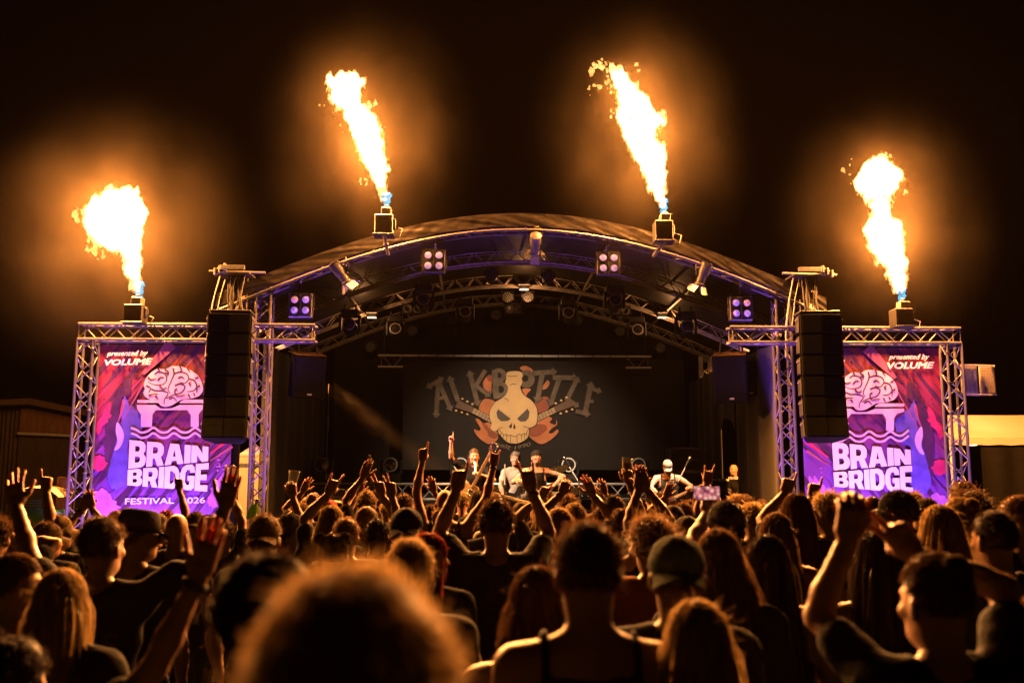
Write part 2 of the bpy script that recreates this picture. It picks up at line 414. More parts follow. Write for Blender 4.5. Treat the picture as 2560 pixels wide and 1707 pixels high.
def ypx(px, X):     # depth at which the wall x = X is seen at px
    lo, hi = 14.0, 24.0
    for _ in range(50):
        mid = (lo + hi) / 2
        if atx(px, mid, 1100) < X: lo = mid
        else: hi = mid
    return (lo + hi) / 2
XRW = atx(1935, 15.2, 1100)
y1, y2 = ypx(1836, XRW), ypx(1800, XRW)
H = atz(858, 15.2)
drape('stage_drape', lambda u, v: Vector((XRW + fold(u, 20), 15.2 + (y1 - 15.2) * u, FLOOR + (H - FLOOR) * v)), 'black side drape at the right front of the stage', 60, 6, Vector((.01, 0, 0)))
drape('stage_drape', lambda u, v: Vector((XRW + fold(u, 30), y2 + (21.5 - y2) * u, FLOOR + (H - FLOOR) * v)), 'black side drape at the right rear of the stage past the doorway', 80, 6, Vector((.01, 0, 0)))
drape('stage_drape', lambda u, v: Vector((XRW + fold(u, 8, .02), y1 + (y2 - y1) * u, atz(1075, y1) + .25 * math.sin(u * 3) * (1 - v) + (H - atz(1075, y1)) * v)), 'gathered black drape above the stage doorway', 20, 6, Vector((.01, 0, 0)))

# ================================================================== festival banners
TXT = {}
def text2d(s, shear=0.0, bold=0.0):
    """glyph outlines filled as flat triangles, scaled to a unit box"""
    k = (s, shear, bold)
    if k in TXT: return TXT[k]
    c = bpy.data.curves.new('lettering', 'FONT'); c.body = s; c.shear = shear; c.offset = bold; c.resolution_u = 3
    o = bpy.data.objects.new('lettering', c); COL.objects.link(o); bpy.context.view_layer.update()
    me = bpy.data.meshes.new_from_object(o.evaluated_get(bpy.context.evaluated_depsgraph_get()))
    v = np.array([x.co[:2] for x in me.vertices]); f = [list(p.vertices) for p in me.polygons]
    bpy.data.objects.remove(o); bpy.data.curves.remove(c); bpy.data.meshes.remove(me)
    v = (v - v.min(0)) / (v.max(0) - v.min(0)); TXT[k] = (v, f); return TXT[k]
def quad(Q):
    """Q: top-left, top-right, bottom-right, bottom-left; u to the right, v upwards"""
    a, b, c, d = [np.array(q, float) for q in Q]
    return lambda u, v: (a * (1 - u) + b * u) * v + (d * (1 - u) + c * u) * (1 - v)
LAY = [0]
class Art:
    """flat print on the plane y = Y, points given where they are seen (origin and zoom of the view)"""
    def __init__(s, parent, Y, ox, oy, k): s.p, s.Y, s.ox, s.oy, s.k = parent, Y, ox, oy, k; s.lay = 0
    def pt(s, x, y, w=0): return at(s.ox + x / s.k, s.oy + y / s.k, s.Y - w)
    def poly(s, name, loops, mat, lay=None):
        s.lay += 1; off = .004 + (lay if lay is not None else s.lay) * .00018
        m = MB().prism(loops, lambda u, v, w: s.pt(u, v) - Vector((0, off + w, 0)), .0004); return m.build(name, mat, s.p)
    def text(s, name, txt, Q, mat, shear=0.0, bold=0.0):
        s.lay += 1; off = .004 + s.lay * .00018; v, f = text2d(txt, shear, bold); q = quad(Q)
        m = MB().add([s.pt(*q(a, b)) - Vector((0, off, 0)) for a, b in v], f); return m.build(name, mat, s.p)
    def block(s, name, word, Q, mat, gap=.045):
        """heavy block capitals"""
        s.lay += 1; off = .004 + s.lay * .00018; q = quad(Q); wd = [GLY[c][0] for c in word]; tot = sum(wd) + gap * (len(word) - 1); x = 0; o = None
        for c, w in zip(word, wd):
            m = MB().prism([[tuple(q((x + a * w) / tot, b)) for a, b in l] for l in GLY[c][1]], lambda u, v, d: s.pt(u, v) - Vector((0, off + d, 0)), .0004)
            m.build('letter', mat, s.p); x += w + gap
    def stroke(s, name, pts, w, mat, smooth=True, w1=None): return s.poly(name, [ribbon(cat(pts) if smooth else pts, w, w1)], mat)
def cat(P, n=6):
    P = [np.array(p, float) for p in P]; P = [2 * P[0] - P[1]] + P + [2 * P[-1] - P[-2]]; out = []
    for i in range(1, len(P) - 2):
        for k in range(n):
            t = k / n; a, b, c, d = P[i - 1], P[i], P[i + 1], P[i + 2]
            out.append(.5 * (2 * b + (c - a) * t + (2 * a - 5 * b + 4 * c - d) * t * t + (3 * b - a - 3 * c + d) * t ** 3))
    out.append(P[-2]); return out
def ribbon(P, w, w1=None):
    P = [np.array(p, float) for p in P]; L, Rr = [], []; m = len(P)
    for i, p in enumerate(P):
        d = P[min(i + 1, m - 1)] - P[max(i - 1, 0)]; d /= (np.linalg.norm(d) + 1e-9); nn = np.array((-d[1], d[0])); ww = w if w1 is None else w + (w1 - w) * i / (m - 1)
        L.append(tuple(p + nn * ww / 2)); Rr.append(tuple(p - nn * ww / 2))
    return L + Rr[::-1]
def closed(P, n=4):
    P = [np.array(p, float) for p in P]; out = []; m = len(P)
    for i in range(m):
        a, b, c, d = P[i - 1], P[i], P[(i + 1) % m], P[(i + 2) % m]
        for k in range(n):
            t = k / n; out.append(tuple(.5 * (2 * b + (c - a) * t + (2 * a - 5 * b + 4 * c - d) * t * t + (3 * b - a - 3 * c + d) * t ** 3)))
    return out
GLY = {'B': (.95, [[(0, 0), (.7, 0), (.9, .06), (1, .2), (1, .38), (.86, .52), (.96, .64), (.96, .84), (.86, .96), (.68, 1), (0, 1)], [(.36, .2), (.58, .2), (.66, .26), (.66, .36), (.58, .42), (.36, .42)], [(.36, .6), (.56, .6), (.63, .66), (.63, .74), (.56, .8), (.36, .8)]]),
       'R': (.98, [[(0, 0), (.35, 0), (.35, .32), (.48, .32), (.62, 0), (1, 0), (.82, .38), (.93, .48), (.97, .62), (.97, .82), (.86, .96), (.68, 1), (0, 1)], [(.35, .53), (.56, .53), (.64, .6), (.64, .74), (.56, .8), (.35, .8)]]),
       'A': (1.05, [[(0, 0), (.33, 0), (.38, .18), (.63, .18), (.68, 0), (1, 0), (.74, 1), (.27, 1)], [(.43, .38), (.58, .38), (.505, .74)]]),
       'I': (.34, [[(0, 0), (1, 0), (1, 1), (0, 1)]]),
       'N': (.95, [[(0, 0), (.34, 0), (.34, .45), (.62, 0), (1, 0), (1, 1), (.66, 1), (.66, .52), (.36, 1), (0, 1)]]),
       'D': (.95, [[(0, 0), (.6, 0), (.86, .1), (1, .32), (1, .68), (.86, .9), (.6, 1), (0, 1)], [(.36, .22), (.52, .22), (.64, .34), (.64, .66), (.52, .78), (.36, .78)]]),
       'G': (.95, [[(.4, 0), (.8, 0), (1, .12), (1, .56), (.52, .56), (.52, .37), (.66, .37), (.66, .24), (.58, .2), (.48, .2), (.36, .32), (.36, .68), (.48, .8), (.66, .78), (.68, .68), (1, .68), (.96, .88), (.78, 1), (.4, 1), (.14, .9), (0, .66), (0, .34), (.14, .1)]]),
       'E': (.82, [[(0, 0), (1, 0), (1, .22), (.4, .22), (.4, .4), (.9, .4), (.9, .6), (.4, .6), (.4, .78), (1, .78), (1, 1), (0, 1)]])}
def banner_cloth(name, mirror, wdt, hgt):
    m, nt, b = nodes(name); L = nt.links.new
    tc = N(nt, 'TexCoord'); sp = N(nt, 'SeparateXYZ'); L(tc.outputs['Object'], sp.inputs[0])
    u = N(nt, 'MapRange'); u.inputs[1].default_value, u.inputs[2].default_value = (0, wdt) if not mirror else (wdt, 0); L(sp.outputs[0], u.inputs[0])
    v = N(nt, 'MapRange'); v.inputs[1].default_value, v.inputs[2].default_value = 0, hgt; L(sp.outputs[2], v.inputs[0])
    mp = N(nt, 'Mapping'); mp.inputs['Rotation'].default_value = (0, R(-38 if not mirror else 38), 0); L(tc.outputs['Object'], mp.inputs[0])
    mp2 = N(nt, 'Mapping'); mp2.inputs['Scale'].default_value = (6.5, 1, .7); L(mp.outputs[0], mp2.inputs[0])
    st = N(nt, 'TexNoise', i_Scale=1.5, i_Detail=6.0); L(mp2.outputs[0], st.inputs['Vector'])
    bl = N(nt, 'TexNoise', i_Scale=1.7, i_Detail=5.0); L(tc.outputs['Object'], bl.inputs['Vector'])
    sp_ = N(nt, 'TexVoronoi', i_Scale=26.0); L(tc.outputs['Object'], sp_.inputs['Vector'])
    # height with some blotch -> colour of the print
    ad = N(nt, 'Math', operation='MULTIPLY_ADD'); ad.inputs[1].default_value = .35; L(bl.outputs[0], ad.inputs[0]); L(v.outputs[0], ad.inputs[2])
    rp = N(nt, 'ValToRGB'); e = rp.color_ramp.elements
    e[0].position = .12; e[0].color = (.26, .09, .50, 1); e[1].position = 1.12; e[1].color = (.13, .018, .035, 1)
    for p, c in ((.34, (.15, .035, .36)), (.55, (.16, .03, .22)), (.75, (.13, .014, .12)), (.97, (.17, .018, .075))):
        x = e.new(p); x.color = (*c, 1)
    L(ad.outputs[0], rp.inputs[0])
    # red flood on the outer side
    rd = N(nt, 'MapRange'); rd.inputs[1].default_value = .34; rd.inputs[2].default_value = 0; L(u.outputs[0], rd.inputs[0])
    rz = N(nt, 'MapRange'); rz.inputs[1].default_value = .3; rz.inputs[2].default_value = .6; L(v.outputs[0], rz.inputs[0])
    rm = N(nt, 'MATH'.title(), operation='MULTIPLY'); L(rd.outputs[0], rm.inputs[0]); L(rz.outputs[0], rm.inputs[1])
    m1 = N(nt, 'MixRGB'); m1.inputs[2].default_value = (.20, .01, .045, 1); L(rm.outputs[0], m1.inputs[0]); L(rp.outputs[0], m1.inputs[1])
    # dark brush streaks running diagonally
    sr = N(nt, 'ValToRGB'); sr.color_ramp.elements[0].position = .5; sr.color_ramp.elements[1].position = .56; L(st.outputs[0], sr.inputs[0])
    m2 = N(nt, 'MixRGB'); m2.inputs[2].default_value = (.05, .008, .06, 1); L(sr.outputs[0], m2.inputs[0]); L(m1.outputs[0], m2.inputs[1])
    # thin lighter pink streaks
    mp3 = N(nt, 'Mapping'); mp3.inputs['Scale'].default_value = (15, 1, .9); mp3.inputs['Location'].default_value = (3, 0, 5); L(mp.outputs[0], mp3.inputs[0])
    s3 = N(nt, 'TexNoise', i_Scale=1.4, i_Detail=3.0); L(mp3.outputs[0], s3.inputs['Vector'])
    r3 = N(nt, 'ValToRGB'); r3.color_ramp.elements[0].position = .62; r3.color_ramp.elements[1].position = .67; L(s3.outputs[0], r3.inputs[0])
    mm = N(nt, 'Math', operation='MULTIPLY'); mm.inputs[1].default_value = .55; L(r3.outputs[0], mm.inputs[0])
    m3 = N(nt, 'MixRGB'); m3.inputs[2].default_value = (.42, .05, .20, 1); L(mm.outputs[0], m3.inputs[0]); L(m2.outputs[0], m3.inputs[1])
    # splatter drops
    cv = N(nt, 'ValToRGB'); cv.color_ramp.elements[0].position = .17; cv.color_ramp.elements[0].color = (1, 1, 1, 1); cv.color_ramp.elements[1].position = .22; cv.color_ramp.elements[1].color = (0, 0, 0, 1)
    L(sp_.outputs['Distance'], cv.inputs[0])
    g2 = N(nt, 'ValToRGB'); g2.color_ramp.elements[0].position = .52; g2.color_ramp.elements[1].position = .58; L(bl.outputs[0], g2.inputs[0])
    mv = N(nt, 'Math', operation='MULTIPLY'); L(cv.outputs[0], mv.inputs[0]); L(g2.outputs[0], mv.inputs[1])
    m4 = N(nt, 'MixRGB'); m4.inputs[2].default_value = (.06, .01, .05, 1); L(mv.outputs[0], m4.inputs[0]); L(m3.outputs[0], m4.inputs[1])
    L(m4.outputs[0], b.inputs['Base Color']); b.inputs['Roughness'].default_value = .5
    wv = N(nt, 'TexNoise', i_Scale=3.0); bp = N(nt, 'Bump', i_Strength=.35, i_Distance=.03); L(mp2.outputs[0], wv.inputs['Vector']); L(wv.outputs[0], bp.inputs['Height']); L(bp.outputs[0], b.inputs['Normal'])
    return m
M_LILAC = pm('lilac_print', (.52, .36, .60), .55, 0, .05, 4)
M_TEXTW = pm('white_print', (.68, .62, .70), .55, 0, .05, 4)
M_PDARK = pm('dark_plum_print', (.055, .012, .06), .5, 0, .3, 6)
M_PPINK = pm('pink_print', (.30, .06, .16), .55, 0, .2, 6)
M_PMAG = pm('magenta_print', (.45, .015, .10), .55, 0, .2, 6)
M_PVIO = pm('violet_print', (.40, .12, .48), .55, 0, .2, 6)
M_PBLUE = pm('blue_violet_print', (.10, .06, .42), .55, 0, .3, 6)
YBN = 14.86
def festival_banner(pxa, pxb, lab, right):
    xa, xb = atx(pxa, YBN, 1000), atx(pxb, YBN, 1000); zt_ = (zcr if right else zcl) - .16; zb = atz(1290, YBN)
    t = thing('festival_banner', (xa, YBN, zb), lab, 'banner', 'printed festival banners')
    def fn(u, v):
        x = xa + (xb - xa) * u; z = zb + (zt_ - zb) * v
        return Vector((x, YBN + .0028 * math.sin(x * 11 + z * 3), z))
    m = MB().sheet(fn, 60, 60); m.build('cloth', banner_cloth('festival_banner_print' + ('_mirrored' if right else ''), right, xb - xa, zt_ - zb), t, smooth=True)
    for k in range(7):
        x = xa + (xb - xa) * (k + .5) / 7
        MB().tube([(x, YBN, zt_ - .01), (x + .01, YBN - .1, zt_ + .06)], .005, 5).build('tie', M_RUBBER, t)
    return t
def banner_art(t, right):
    A = Art(t, YBN - .004, 160 if not right else 1780, 640, 2.376)
    ex, ey = (0, 0) if not right else (276, 22)
    mx = (lambda P: P) if not right else (lambda P: [(1560 - x, y + 25) for x, y in P])
    # painted figure, splashes and feathers
    rg = random.Random(9)
    def rag(P, q=5, n=7):
        D = closed(P, n); c = np.mean(D, 0); return [tuple(np.array(p_) + (np.array(p_) - c) / (np.linalg.norm(np.array(p_) - c) + 1e-6) * (rg.gauss(0, q) + (rg.random() < .10) * rg.uniform(0, 4 * q))) for p_ in D]
    A.poly('figure_print', [rag(mx([(330, 690), (370, 655), (455, 672), (462, 700), (430, 718), (405, 720), (398, 770), (402, 800), (372, 838), (345, 842), (330, 920), (335, 1000), (300, 1130), (262, 1290), (246, 1250), (244, 1080), (268, 930), (310, 820), (350, 760), (352, 720)]))], M_PDARK)
    A.poly('figure_print', [rag(mx([(360, 840), (400, 900), (470, 960), (440, 1080), (385, 1110), (380, 1250), (372, 1350), (290, 1380), (262, 1300), (300, 1140), (340, 1000), (342, 900)]))], M_PBLUE)
    A.poly('splash_print', [rag(mx([(246, 900), (275, 880), (270, 960), (230, 1010), (205, 1060), (190, 1010), (225, 950)]))], M_PMAG)
    A.poly('splash_print', [rag(mx([(180, 1195), (235, 1188), (245, 1260), (178, 1268)]), 4)], M_PMAG)
    A.poly('splash_print', [rag(mx([(172, 1410), (240, 1385), (290, 1440), (322, 1500), (300, 1540), (180, 1545)]), 7)], M_PVIO)
    A.poly('feather_print', [closed(mx([(350, 850), (362, 880), (346, 935), (330, 975), (318, 985), (334, 930)]), 4)], M_PPINK)
    A.poly('feather_print', [closed(mx([(318, 985), (352, 1040), (354, 1090), (330, 1140), (300, 1152), (318, 1100), (308, 1040)]), 4)], M_LILAC)
    A.poly('streak_print', [ribbon(mx([(470, 760), (420, 850), (335, 1000)]), 12, 3)], M_PPINK)
    A.poly('streak_print', [ribbon(mx([(1000, 1075), (870, 1170)]), 26, 8)], M_PMAG); A.poly('streak_print', [ribbon(mx([(1000, 1130), (870, 1215)]), 18, 6)], M_PPINK)
    A.poly('streak_print', [ribbon(mx([(640, 520), (470, 700)]), 70, 20)], M_PPINK)
    A.poly('splash_print', [rag(mx([(905, 1330), (970, 1300), (975, 1470), (870, 1490), (860, 1420)]), 7)], M_PVIO)
    rr = random.Random(3 + right)
    for k in range(46):
        cx, cy, q = rr.choice([(250, 850, 60), (300, 560, 70), (680, 590, 90), (270, 1430, 60), (930, 1230, 60), (380, 780, 50), (225, 1130, 40)]); x = rr.gauss(cx, q * .7); y = rr.gauss(cy, q * .7); r_ = rr.uniform(2, 7)
        P = [(x + r_ * math.cos(a) * rr.uniform(.6, 1.6), y + r_ * math.sin(a) * rr.uniform(.6, 1.3)) for a in [j * .9 for j in range(7)]]
        if 190 < x < 985 and y > 525: A.poly('drop_print', [mx(P)], M_PDARK if y < 1200 else M_PVIO)
    # emblem: brain on a bridge over waves
    E = lambda P: [(x + ex, y + ey) for x, y in P]
    A.poly('brain_emblem', [closed(E([(482, 790), (476, 760), (492, 722), (522, 690), (560, 668), (602, 672), (642, 655), (692, 656), (732, 668), (772, 690), (802, 718), (822, 760), (826, 800), (806, 828), (780, 840), (742, 848), (702, 852), (672, 868), (640, 887), (605, 895), (577, 888), (558, 868), (520, 855), (488, 838), (474, 812)]))], M_LILAC)
    for P in ([(540, 705), (560, 690), (600, 700), (612, 735), (590, 762), (540, 765), (500, 748)], [(650, 665), (655, 700), (640, 740), (620, 790), (632, 815)], [(520, 790), (545, 800), (580, 800), (620, 815), (600, 850), (596, 880)], [(655, 700), (690, 690), (730, 700), (742, 730), (720, 755), (690, 750)],
              [(660, 770), (690, 760), (720, 775), (700, 810), (650, 825), (610, 845)], [(742, 730), (775, 740), (790, 775), (770, 800), (735, 805)], [(490, 770), (515, 785), (505, 812)], [(600, 672), (622, 690), (618, 715)], [(735, 668), (752, 692)], [(625, 850), (650, 840), (672, 862)], [(560, 740), (575, 722), (596, 724)], [(680, 725), (700, 718), (716, 730)], [(740, 820), (752, 845)], [(780, 830), (770, 812)], [(800, 720), (778, 728)], [(545, 830), (560, 850)], [(500, 720), (520, 735), (548, 728)], [(570, 770), (590, 790), (612, 780)], [(675, 790), (660, 800), (670, 830), (720, 828)], [(755, 770), (745, 755), (760, 748)], [(620, 700), (600, 690)], [(560, 668), (572, 684)], [(690, 656), (700, 676), (690, 690)], [(810, 770), (792, 780), (790, 812)], [(505, 830), (530, 822), (560, 822)]):
        A.stroke('brain_fold', E(P), 11, M_PDARK, w1=5)
    A.poly('bridge_rail', [E([(438, 855), (548, 855), (562, 872), (438, 872)])], M_LILAC); A.poly('bridge_rail', [E([(690, 868), (715, 852), (862, 854), (862, 872), (690, 874)])], M_LILAC)
    A.poly('bridge_emblem', [E([(434, 884), (545, 884), (575, 905), (640, 905), (690, 884), (862, 884), (862, 902), (820, 915), (802, 940), (802, 1015), (755, 1015), (755, 945), (735, 915), (548, 915), (528, 940), (525, 1015), (460, 1015), (458, 940), (440, 912)])], M_LILAC)
    for dy in (0, 32): A.stroke('wave_emblem', E([(400, 1020 + dy), (430, 1030 + dy), (462, 1048 + dy), (500, 1040 + dy), (535, 1020 + dy), (575, 1045 + dy), (615, 1045 + dy), (655, 1020 + dy), (700, 1045 + dy), (740, 1045 + dy), (780, 1020 + dy), (815, 1040 + dy), (850, 1042 + dy), (890, 1012 + dy)]), 13, M_LILAC)
    if not right:
        A.block('letter', 'BRAIN', [(392, 1092), (860, 1132), (858, 1218), (385, 1262)], M_TEXTW); A.block('letter', 'BRIDGE', [(382, 1268), (862, 1228), (852, 1398), (378, 1360)], M_TEXTW)
        A.text('lettering', 'presented by', [(258, 566), (502, 560), (500, 602), (256, 602)], M_TEXTW, .3, .02); A.text('lettering', 'VOLUME', [(243, 616), (530, 606), (524, 646), (243, 651)], M_TEXTW, .2, .035)
        A.text('lettering', 'FESTIVAL  2026', [(366, 1438), (842, 1430), (840, 1466), (364, 1474)], M_TEXTW, 0, .012)
    else:
        A.block('letter', 'BRAIN', [(710, 1105), (1176, 1150), (1180, 1236), (720, 1272)], M_TEXTW); A.block('letter', 'BRIDGE', [(718, 1284), (1184, 1243), (1192, 1410), (724, 1368)], M_TEXTW)
        A.text('lettering', 'presented by', [(1048, 586), (1290, 583), (1286, 624), (1046, 622)], M_TEXTW, .3, .02); A.text('lettering', 'VOLUME', [(1036, 632), (1318, 628), (1312, 668), (1040, 672)], M_TEXTW, .2, .035)
        A.text('lettering', 'FESTIVAL  2026', [(712, 1450), (1190, 1458), (1190, 1494), (712, 1486)], M_TEXTW, 0, .012)
bl_ = festival_banner(238, 583, 'purple and pink festival banner with brain emblem, left of the stage', 0); banner_art(bl_, 0)
br_ = festival_banner(2003, 2366, 'purple and red festival banner with brain emblem, right of the stage', 1); banner_art(br_, 1)

# ================================================================== band logo backdrop and its hanging truss
YL = 20.75
za, zb = atz(897, YL), atz(1174, YL); xa, xb = atx(1008, YL, 1000), atx(1712, YL, 1000)
t = thing('logo_backdrop', ((xa + xb) / 2, YL, zb), 'black cloth backdrop printed with skull bottle logo and ragged lettering', 'backdrop')
M_BACK = pm('backdrop_cloth', (.0075, .0064, .0056), .85, 0, .12, 3, .15, 30)
MB().sheet(lambda u, v: Vector((xa + (xb - xa) * u, YL + .012 * math.sin(u * 31 + v * 3) * (1 - v) , zb + (za - zb) * v)), 80, 20).build('cloth', M_BACK, t, smooth=True)
M_LTR = pm('stone_grey_print', (.10, .074, .048), .7, 0, .45, 5); M_BONE = pm('bone_print', (.55, .38, .18), .7, 0, .12, 3)
M_FL1 = pm('flame_orange_print', (.42, .14, .05), .7, 0, .25, 4); M_FL2 = pm('flame_red_print', (.22, .055, .025), .7, 0, .25, 4)
M_INK = pm('black_print', (.02, .014, .012), .7, 0, .2, 6); M_SOCK = pm('eye_socket_print', (.06, .05, .042), .7, 0, .2, 6); M_NECK = pm('fretboard_print', (.42, .3, .18), .7, 0, .2, 8); M_HEADST = pm('headstock_print', (.10, .06, .04), .7, 0, .2, 8)
A = Art(t, YL - .02, 1040, 900, 4.704)
def fl(P, m, nm='flame_print'):
    c = np.mean(P, 0); A.poly(nm, [closed([tuple(c + (np.array(p) - c) * 1.035) for p in P])], M_INK); A.poly(nm, [closed(P)], m)
fl([(740, 560), (800, 460), (900, 470), (940, 520), (900, 640), (780, 620)], M_FL1); fl([(800, 240), (850, 180), (905, 190), (915, 240), (890, 270), (880, 400), (830, 390), (790, 300)], M_FL1); fl([(830, 200), (870, 180), (915, 200), (905, 245), (860, 250)], M_FL2)
fl([(700, 700), (735, 690), (790, 740), (870, 740), (960, 860), (950, 940), (870, 985), (800, 960), (720, 890), (680, 815), (740, 830), (760, 800)], M_FL1); fl([(780, 735), (840, 770), (870, 830), (960, 870), (930, 920), (850, 890), (845, 850), (790, 780)], M_FL2)
fl([(1430, 700), (1540, 660), (1600, 690), (1570, 730), (1640, 760), (1650, 700), (1655, 760), (1600, 800), (1560, 850), (1600, 860), (1660, 815), (1670, 850), (1590, 930), (1480, 985), (1380, 940), (1330, 880), (1350, 800)], M_FL1); fl([(1340, 820), (1420, 760), (1500, 760), (1540, 800), (1500, 850), (1440, 890), (1380, 900), (1335, 870)], M_FL2)
fl([(1400, 480), (1500, 430), (1560, 450), (1570, 540), (1520, 600), (1430, 620), (1420, 560)], M_FL2); fl([(1220, 90), (1280, 68), (1340, 90), (1380, 130), (1330, 160), (1260, 130)], M_FL1); fl([(1480, 330), (1540, 240), (1570, 270), (1540, 330), (1480, 350)], M_FL1)
fl([(1250, 340), (1350, 340), (1310, 390), (1290, 420)], M_FL1)
def bar(a, b, w=52, e0=0, e1=0):
    a, b = np.array(a, float), np.array(b, float); d = b - a; L = np.linalg.norm(d); d /= L; n = np.array((-d[1], d[0])); h = w * .95
    def shape(w, h, g):
        A0 = a - d * g; B0 = b + d * g; P = []
        if e0: P += [A0 + d * h + n * w / 2, A0 + d * h + n * w, A0 - d * .2 * h, A0 + d * h - n * w, A0 + d * h - n * w / 2]
        else: P += [A0 + n * w / 2, A0 - n * w / 2]
        if e1: P += [B0 - d * h - n * w / 2, B0 - d * h - n * w, B0 + d * .2 * h, B0 - d * h + n * w, B0 - d * h + n * w / 2]
        else: P += [B0 - n * w / 2, B0 + n * w / 2]
        return [tuple(p) for p in P]
    return shape(w + 16, h + 8, 8), shape(w, h, 0)
def letter(bars, extra=()):
    S = [bar(*b) for b in bars]
    for o, i in S: A.poly('letter_outline', [o], M_INK)
    for lo in extra: A.poly('letter', lo, M_LTR)
    for o, i in S: A.poly('letter', [i], M_LTR)
ring = lambda cx, cy, r, q=1.0, n=28: [(cx + r * math.cos(2 * math.pi * k / n), cy + q * r * math.sin(2 * math.pi * k / n)) for k in range(n)]
letter([((262, 255), (236, 672), 48, 0, 1), ((262, 245), (412, 590), 48, 0, 1), ((222, 468), (350, 430), 36), ((318, 212), (132, 322), 46, 1, 1)])
letter([((392, 196), (492, 480), 52, 1, 0)])
letter([((628, 132), (728, 530), 52, 1, 1), ((815, 122), (692, 318), 46, 0, 0), ((690, 290), (868, 424), 44, 0, 1)])
letter([((925, 118), (945, 455), 62)], [[ring(975, 180, 88, .95), ring(972, 180, 34)], [ring(995, 350, 100, .95), ring(995, 345, 42)]])
letter([], [[ring(1300, 222, 96, 1.1), ring(1285, 215, 36, 1.1)]])
letter([((1378, 156), (1648, 136), 52, 0, 1), ((1488, 150), (1424, 492), 54, 0, 1)])
letter([((1610, 205), (1892, 208), 50, 0, 1), ((1690, 205), (1576, 530), 52, 0, 1)])
letter([((1905, 205), (1770, 475), 48, 1, 0), ((1780, 462), (1910, 545), 40, 0, 1)])
letter([((2060, 262), (1985, 640), 54, 1, 0), ((2040, 330), (2176, 372), 42, 0, 1), ((2010, 470), (2085, 490), 36), ((1880, 600), (2045, 640), 44, 0, 1)])
for sg, P0, P1, P2 in ((1, (890, 705), (672, 592), (478, 512)), (-1, (1415, 690), (1632, 585), (1835, 495))):
    A.poly('guitar_neck', [ribbon([P0, P1], 74)], M_INK); A.poly('guitar_neck', [ribbon([P0, P1], 60)], M_NECK)
    a, b = np.array(P0, float), np.array(P1, float); d = (b - a) / np.linalg.norm(b - a); n = np.array((-d[1], d[0]))
    for k in range(1, 6): c = a + (b - a) * k / 6; A.poly('fret', [ribbon([tuple(c - n * 30), tuple(c + n * 30)], 5)], M_INK)
    for k in (-1, 0, 1): A.poly('string', [ribbon([tuple(a + n * k * 14), tuple(b + n * k * 14)], 4)], M_INK)
    c2 = np.array(P2, float); A.poly('headstock', [ribbon([P1, tuple((b + c2) / 2), P2], 70, 96)], M_HEADST)
    for k in range(3):
        for s_ in (-1, 1): c = b + (c2 - b) * (.2 + .32 * k) + n * s_ * (66 + 6 * k); A.poly('tuning_peg', [ring(c[0], c[1], 15, .8, 10)], M_BONE)
SK = [(1070, 150), (1110, 135), (1200, 132), (1245, 150), (1255, 190), (1240, 215), (1250, 260), (1235, 295), (1225, 320), (1250, 390), (1290, 430), (1350, 470), (1400, 530), (1425, 600), (1425, 690), (1405, 760), (1350, 790), (1330, 800), (1320, 890), (1290, 930), (1230, 965), (1160, 980), (1090, 970), (1040, 935), (1000, 890), (975, 860), (960, 820), (930, 835), (900, 830), (872, 795), (890, 740), (870, 690), (865, 620), (890, 550), (940, 490), (1010, 450), (1060, 400), (1080, 340), (1075, 300), (1048, 270), (1060, 225), (1062, 190)]
A.poly('skull_outline', [closed([(1145 + (x - 1145) * 1.03, 560 + (y - 560) * 1.018) for x, y in SK], 3)], M_INK); A.poly('skull_bottle', [closed(SK, 3)], M_BONE)
A.poly('eye_socket', [[(965, 575), (1115, 690), (1080, 715), (1000, 720), (960, 680), (945, 620)]], M_SOCK); A.poly('eye_socket', [[(1310, 570), (1335, 610), (1325, 680), (1290, 720), (1230, 725), (1187, 690)]], M_SOCK)
A.poly('nose_hole', [[(1130, 735), (1090, 780), (1115, 805), (1128, 790)]], M_INK); A.poly('nose_hole', [[(1150, 740), (1172, 785), (1165, 812), (1142, 805)]], M_INK)
for P in ([(962, 812), (985, 830), (1010, 860), (1035, 880), (1060, 872), (1085, 890), (1115, 880), (1150, 898), (1185, 888), (1215, 868), (1240, 885), (1265, 862), (1290, 870), (1325, 800)], [(1075, 185), (1130, 192), (1190, 188)], [(1108, 295), (1140, 282), (1180, 285)], [(1035, 450), (1060, 455), (1085, 482)], [(960, 815), (990, 796), (1020, 792)], [(1262, 775), (1300, 790), (1330, 795)]): A.stroke('ink_line', P, 7, M_INK)
for x, y0, y1, dx in ((1000, 850, 885, -6), (1030, 870, 920, -8), (1066, 875, 955, -6), (1112, 880, 972, -2), (1186, 888, 972, 4), (1238, 882, 952, 6), (1272, 865, 930, 8), (1300, 850, 900, 6)): A.stroke('tooth_line', [(x, y0), (x + dx * .4, (y0 + y1) / 2), (x + dx, y1)], 6, M_INK)
A.text('lettering', 'seit', [(948, 958), (1122, 1002), (1104, 1062), (938, 1004)], M_LTR, .1, .02); A.text('lettering', '1990', [(1152, 1010), (1345, 962), (1352, 1010), (1158, 1058)], M_LTR, .1, .02)
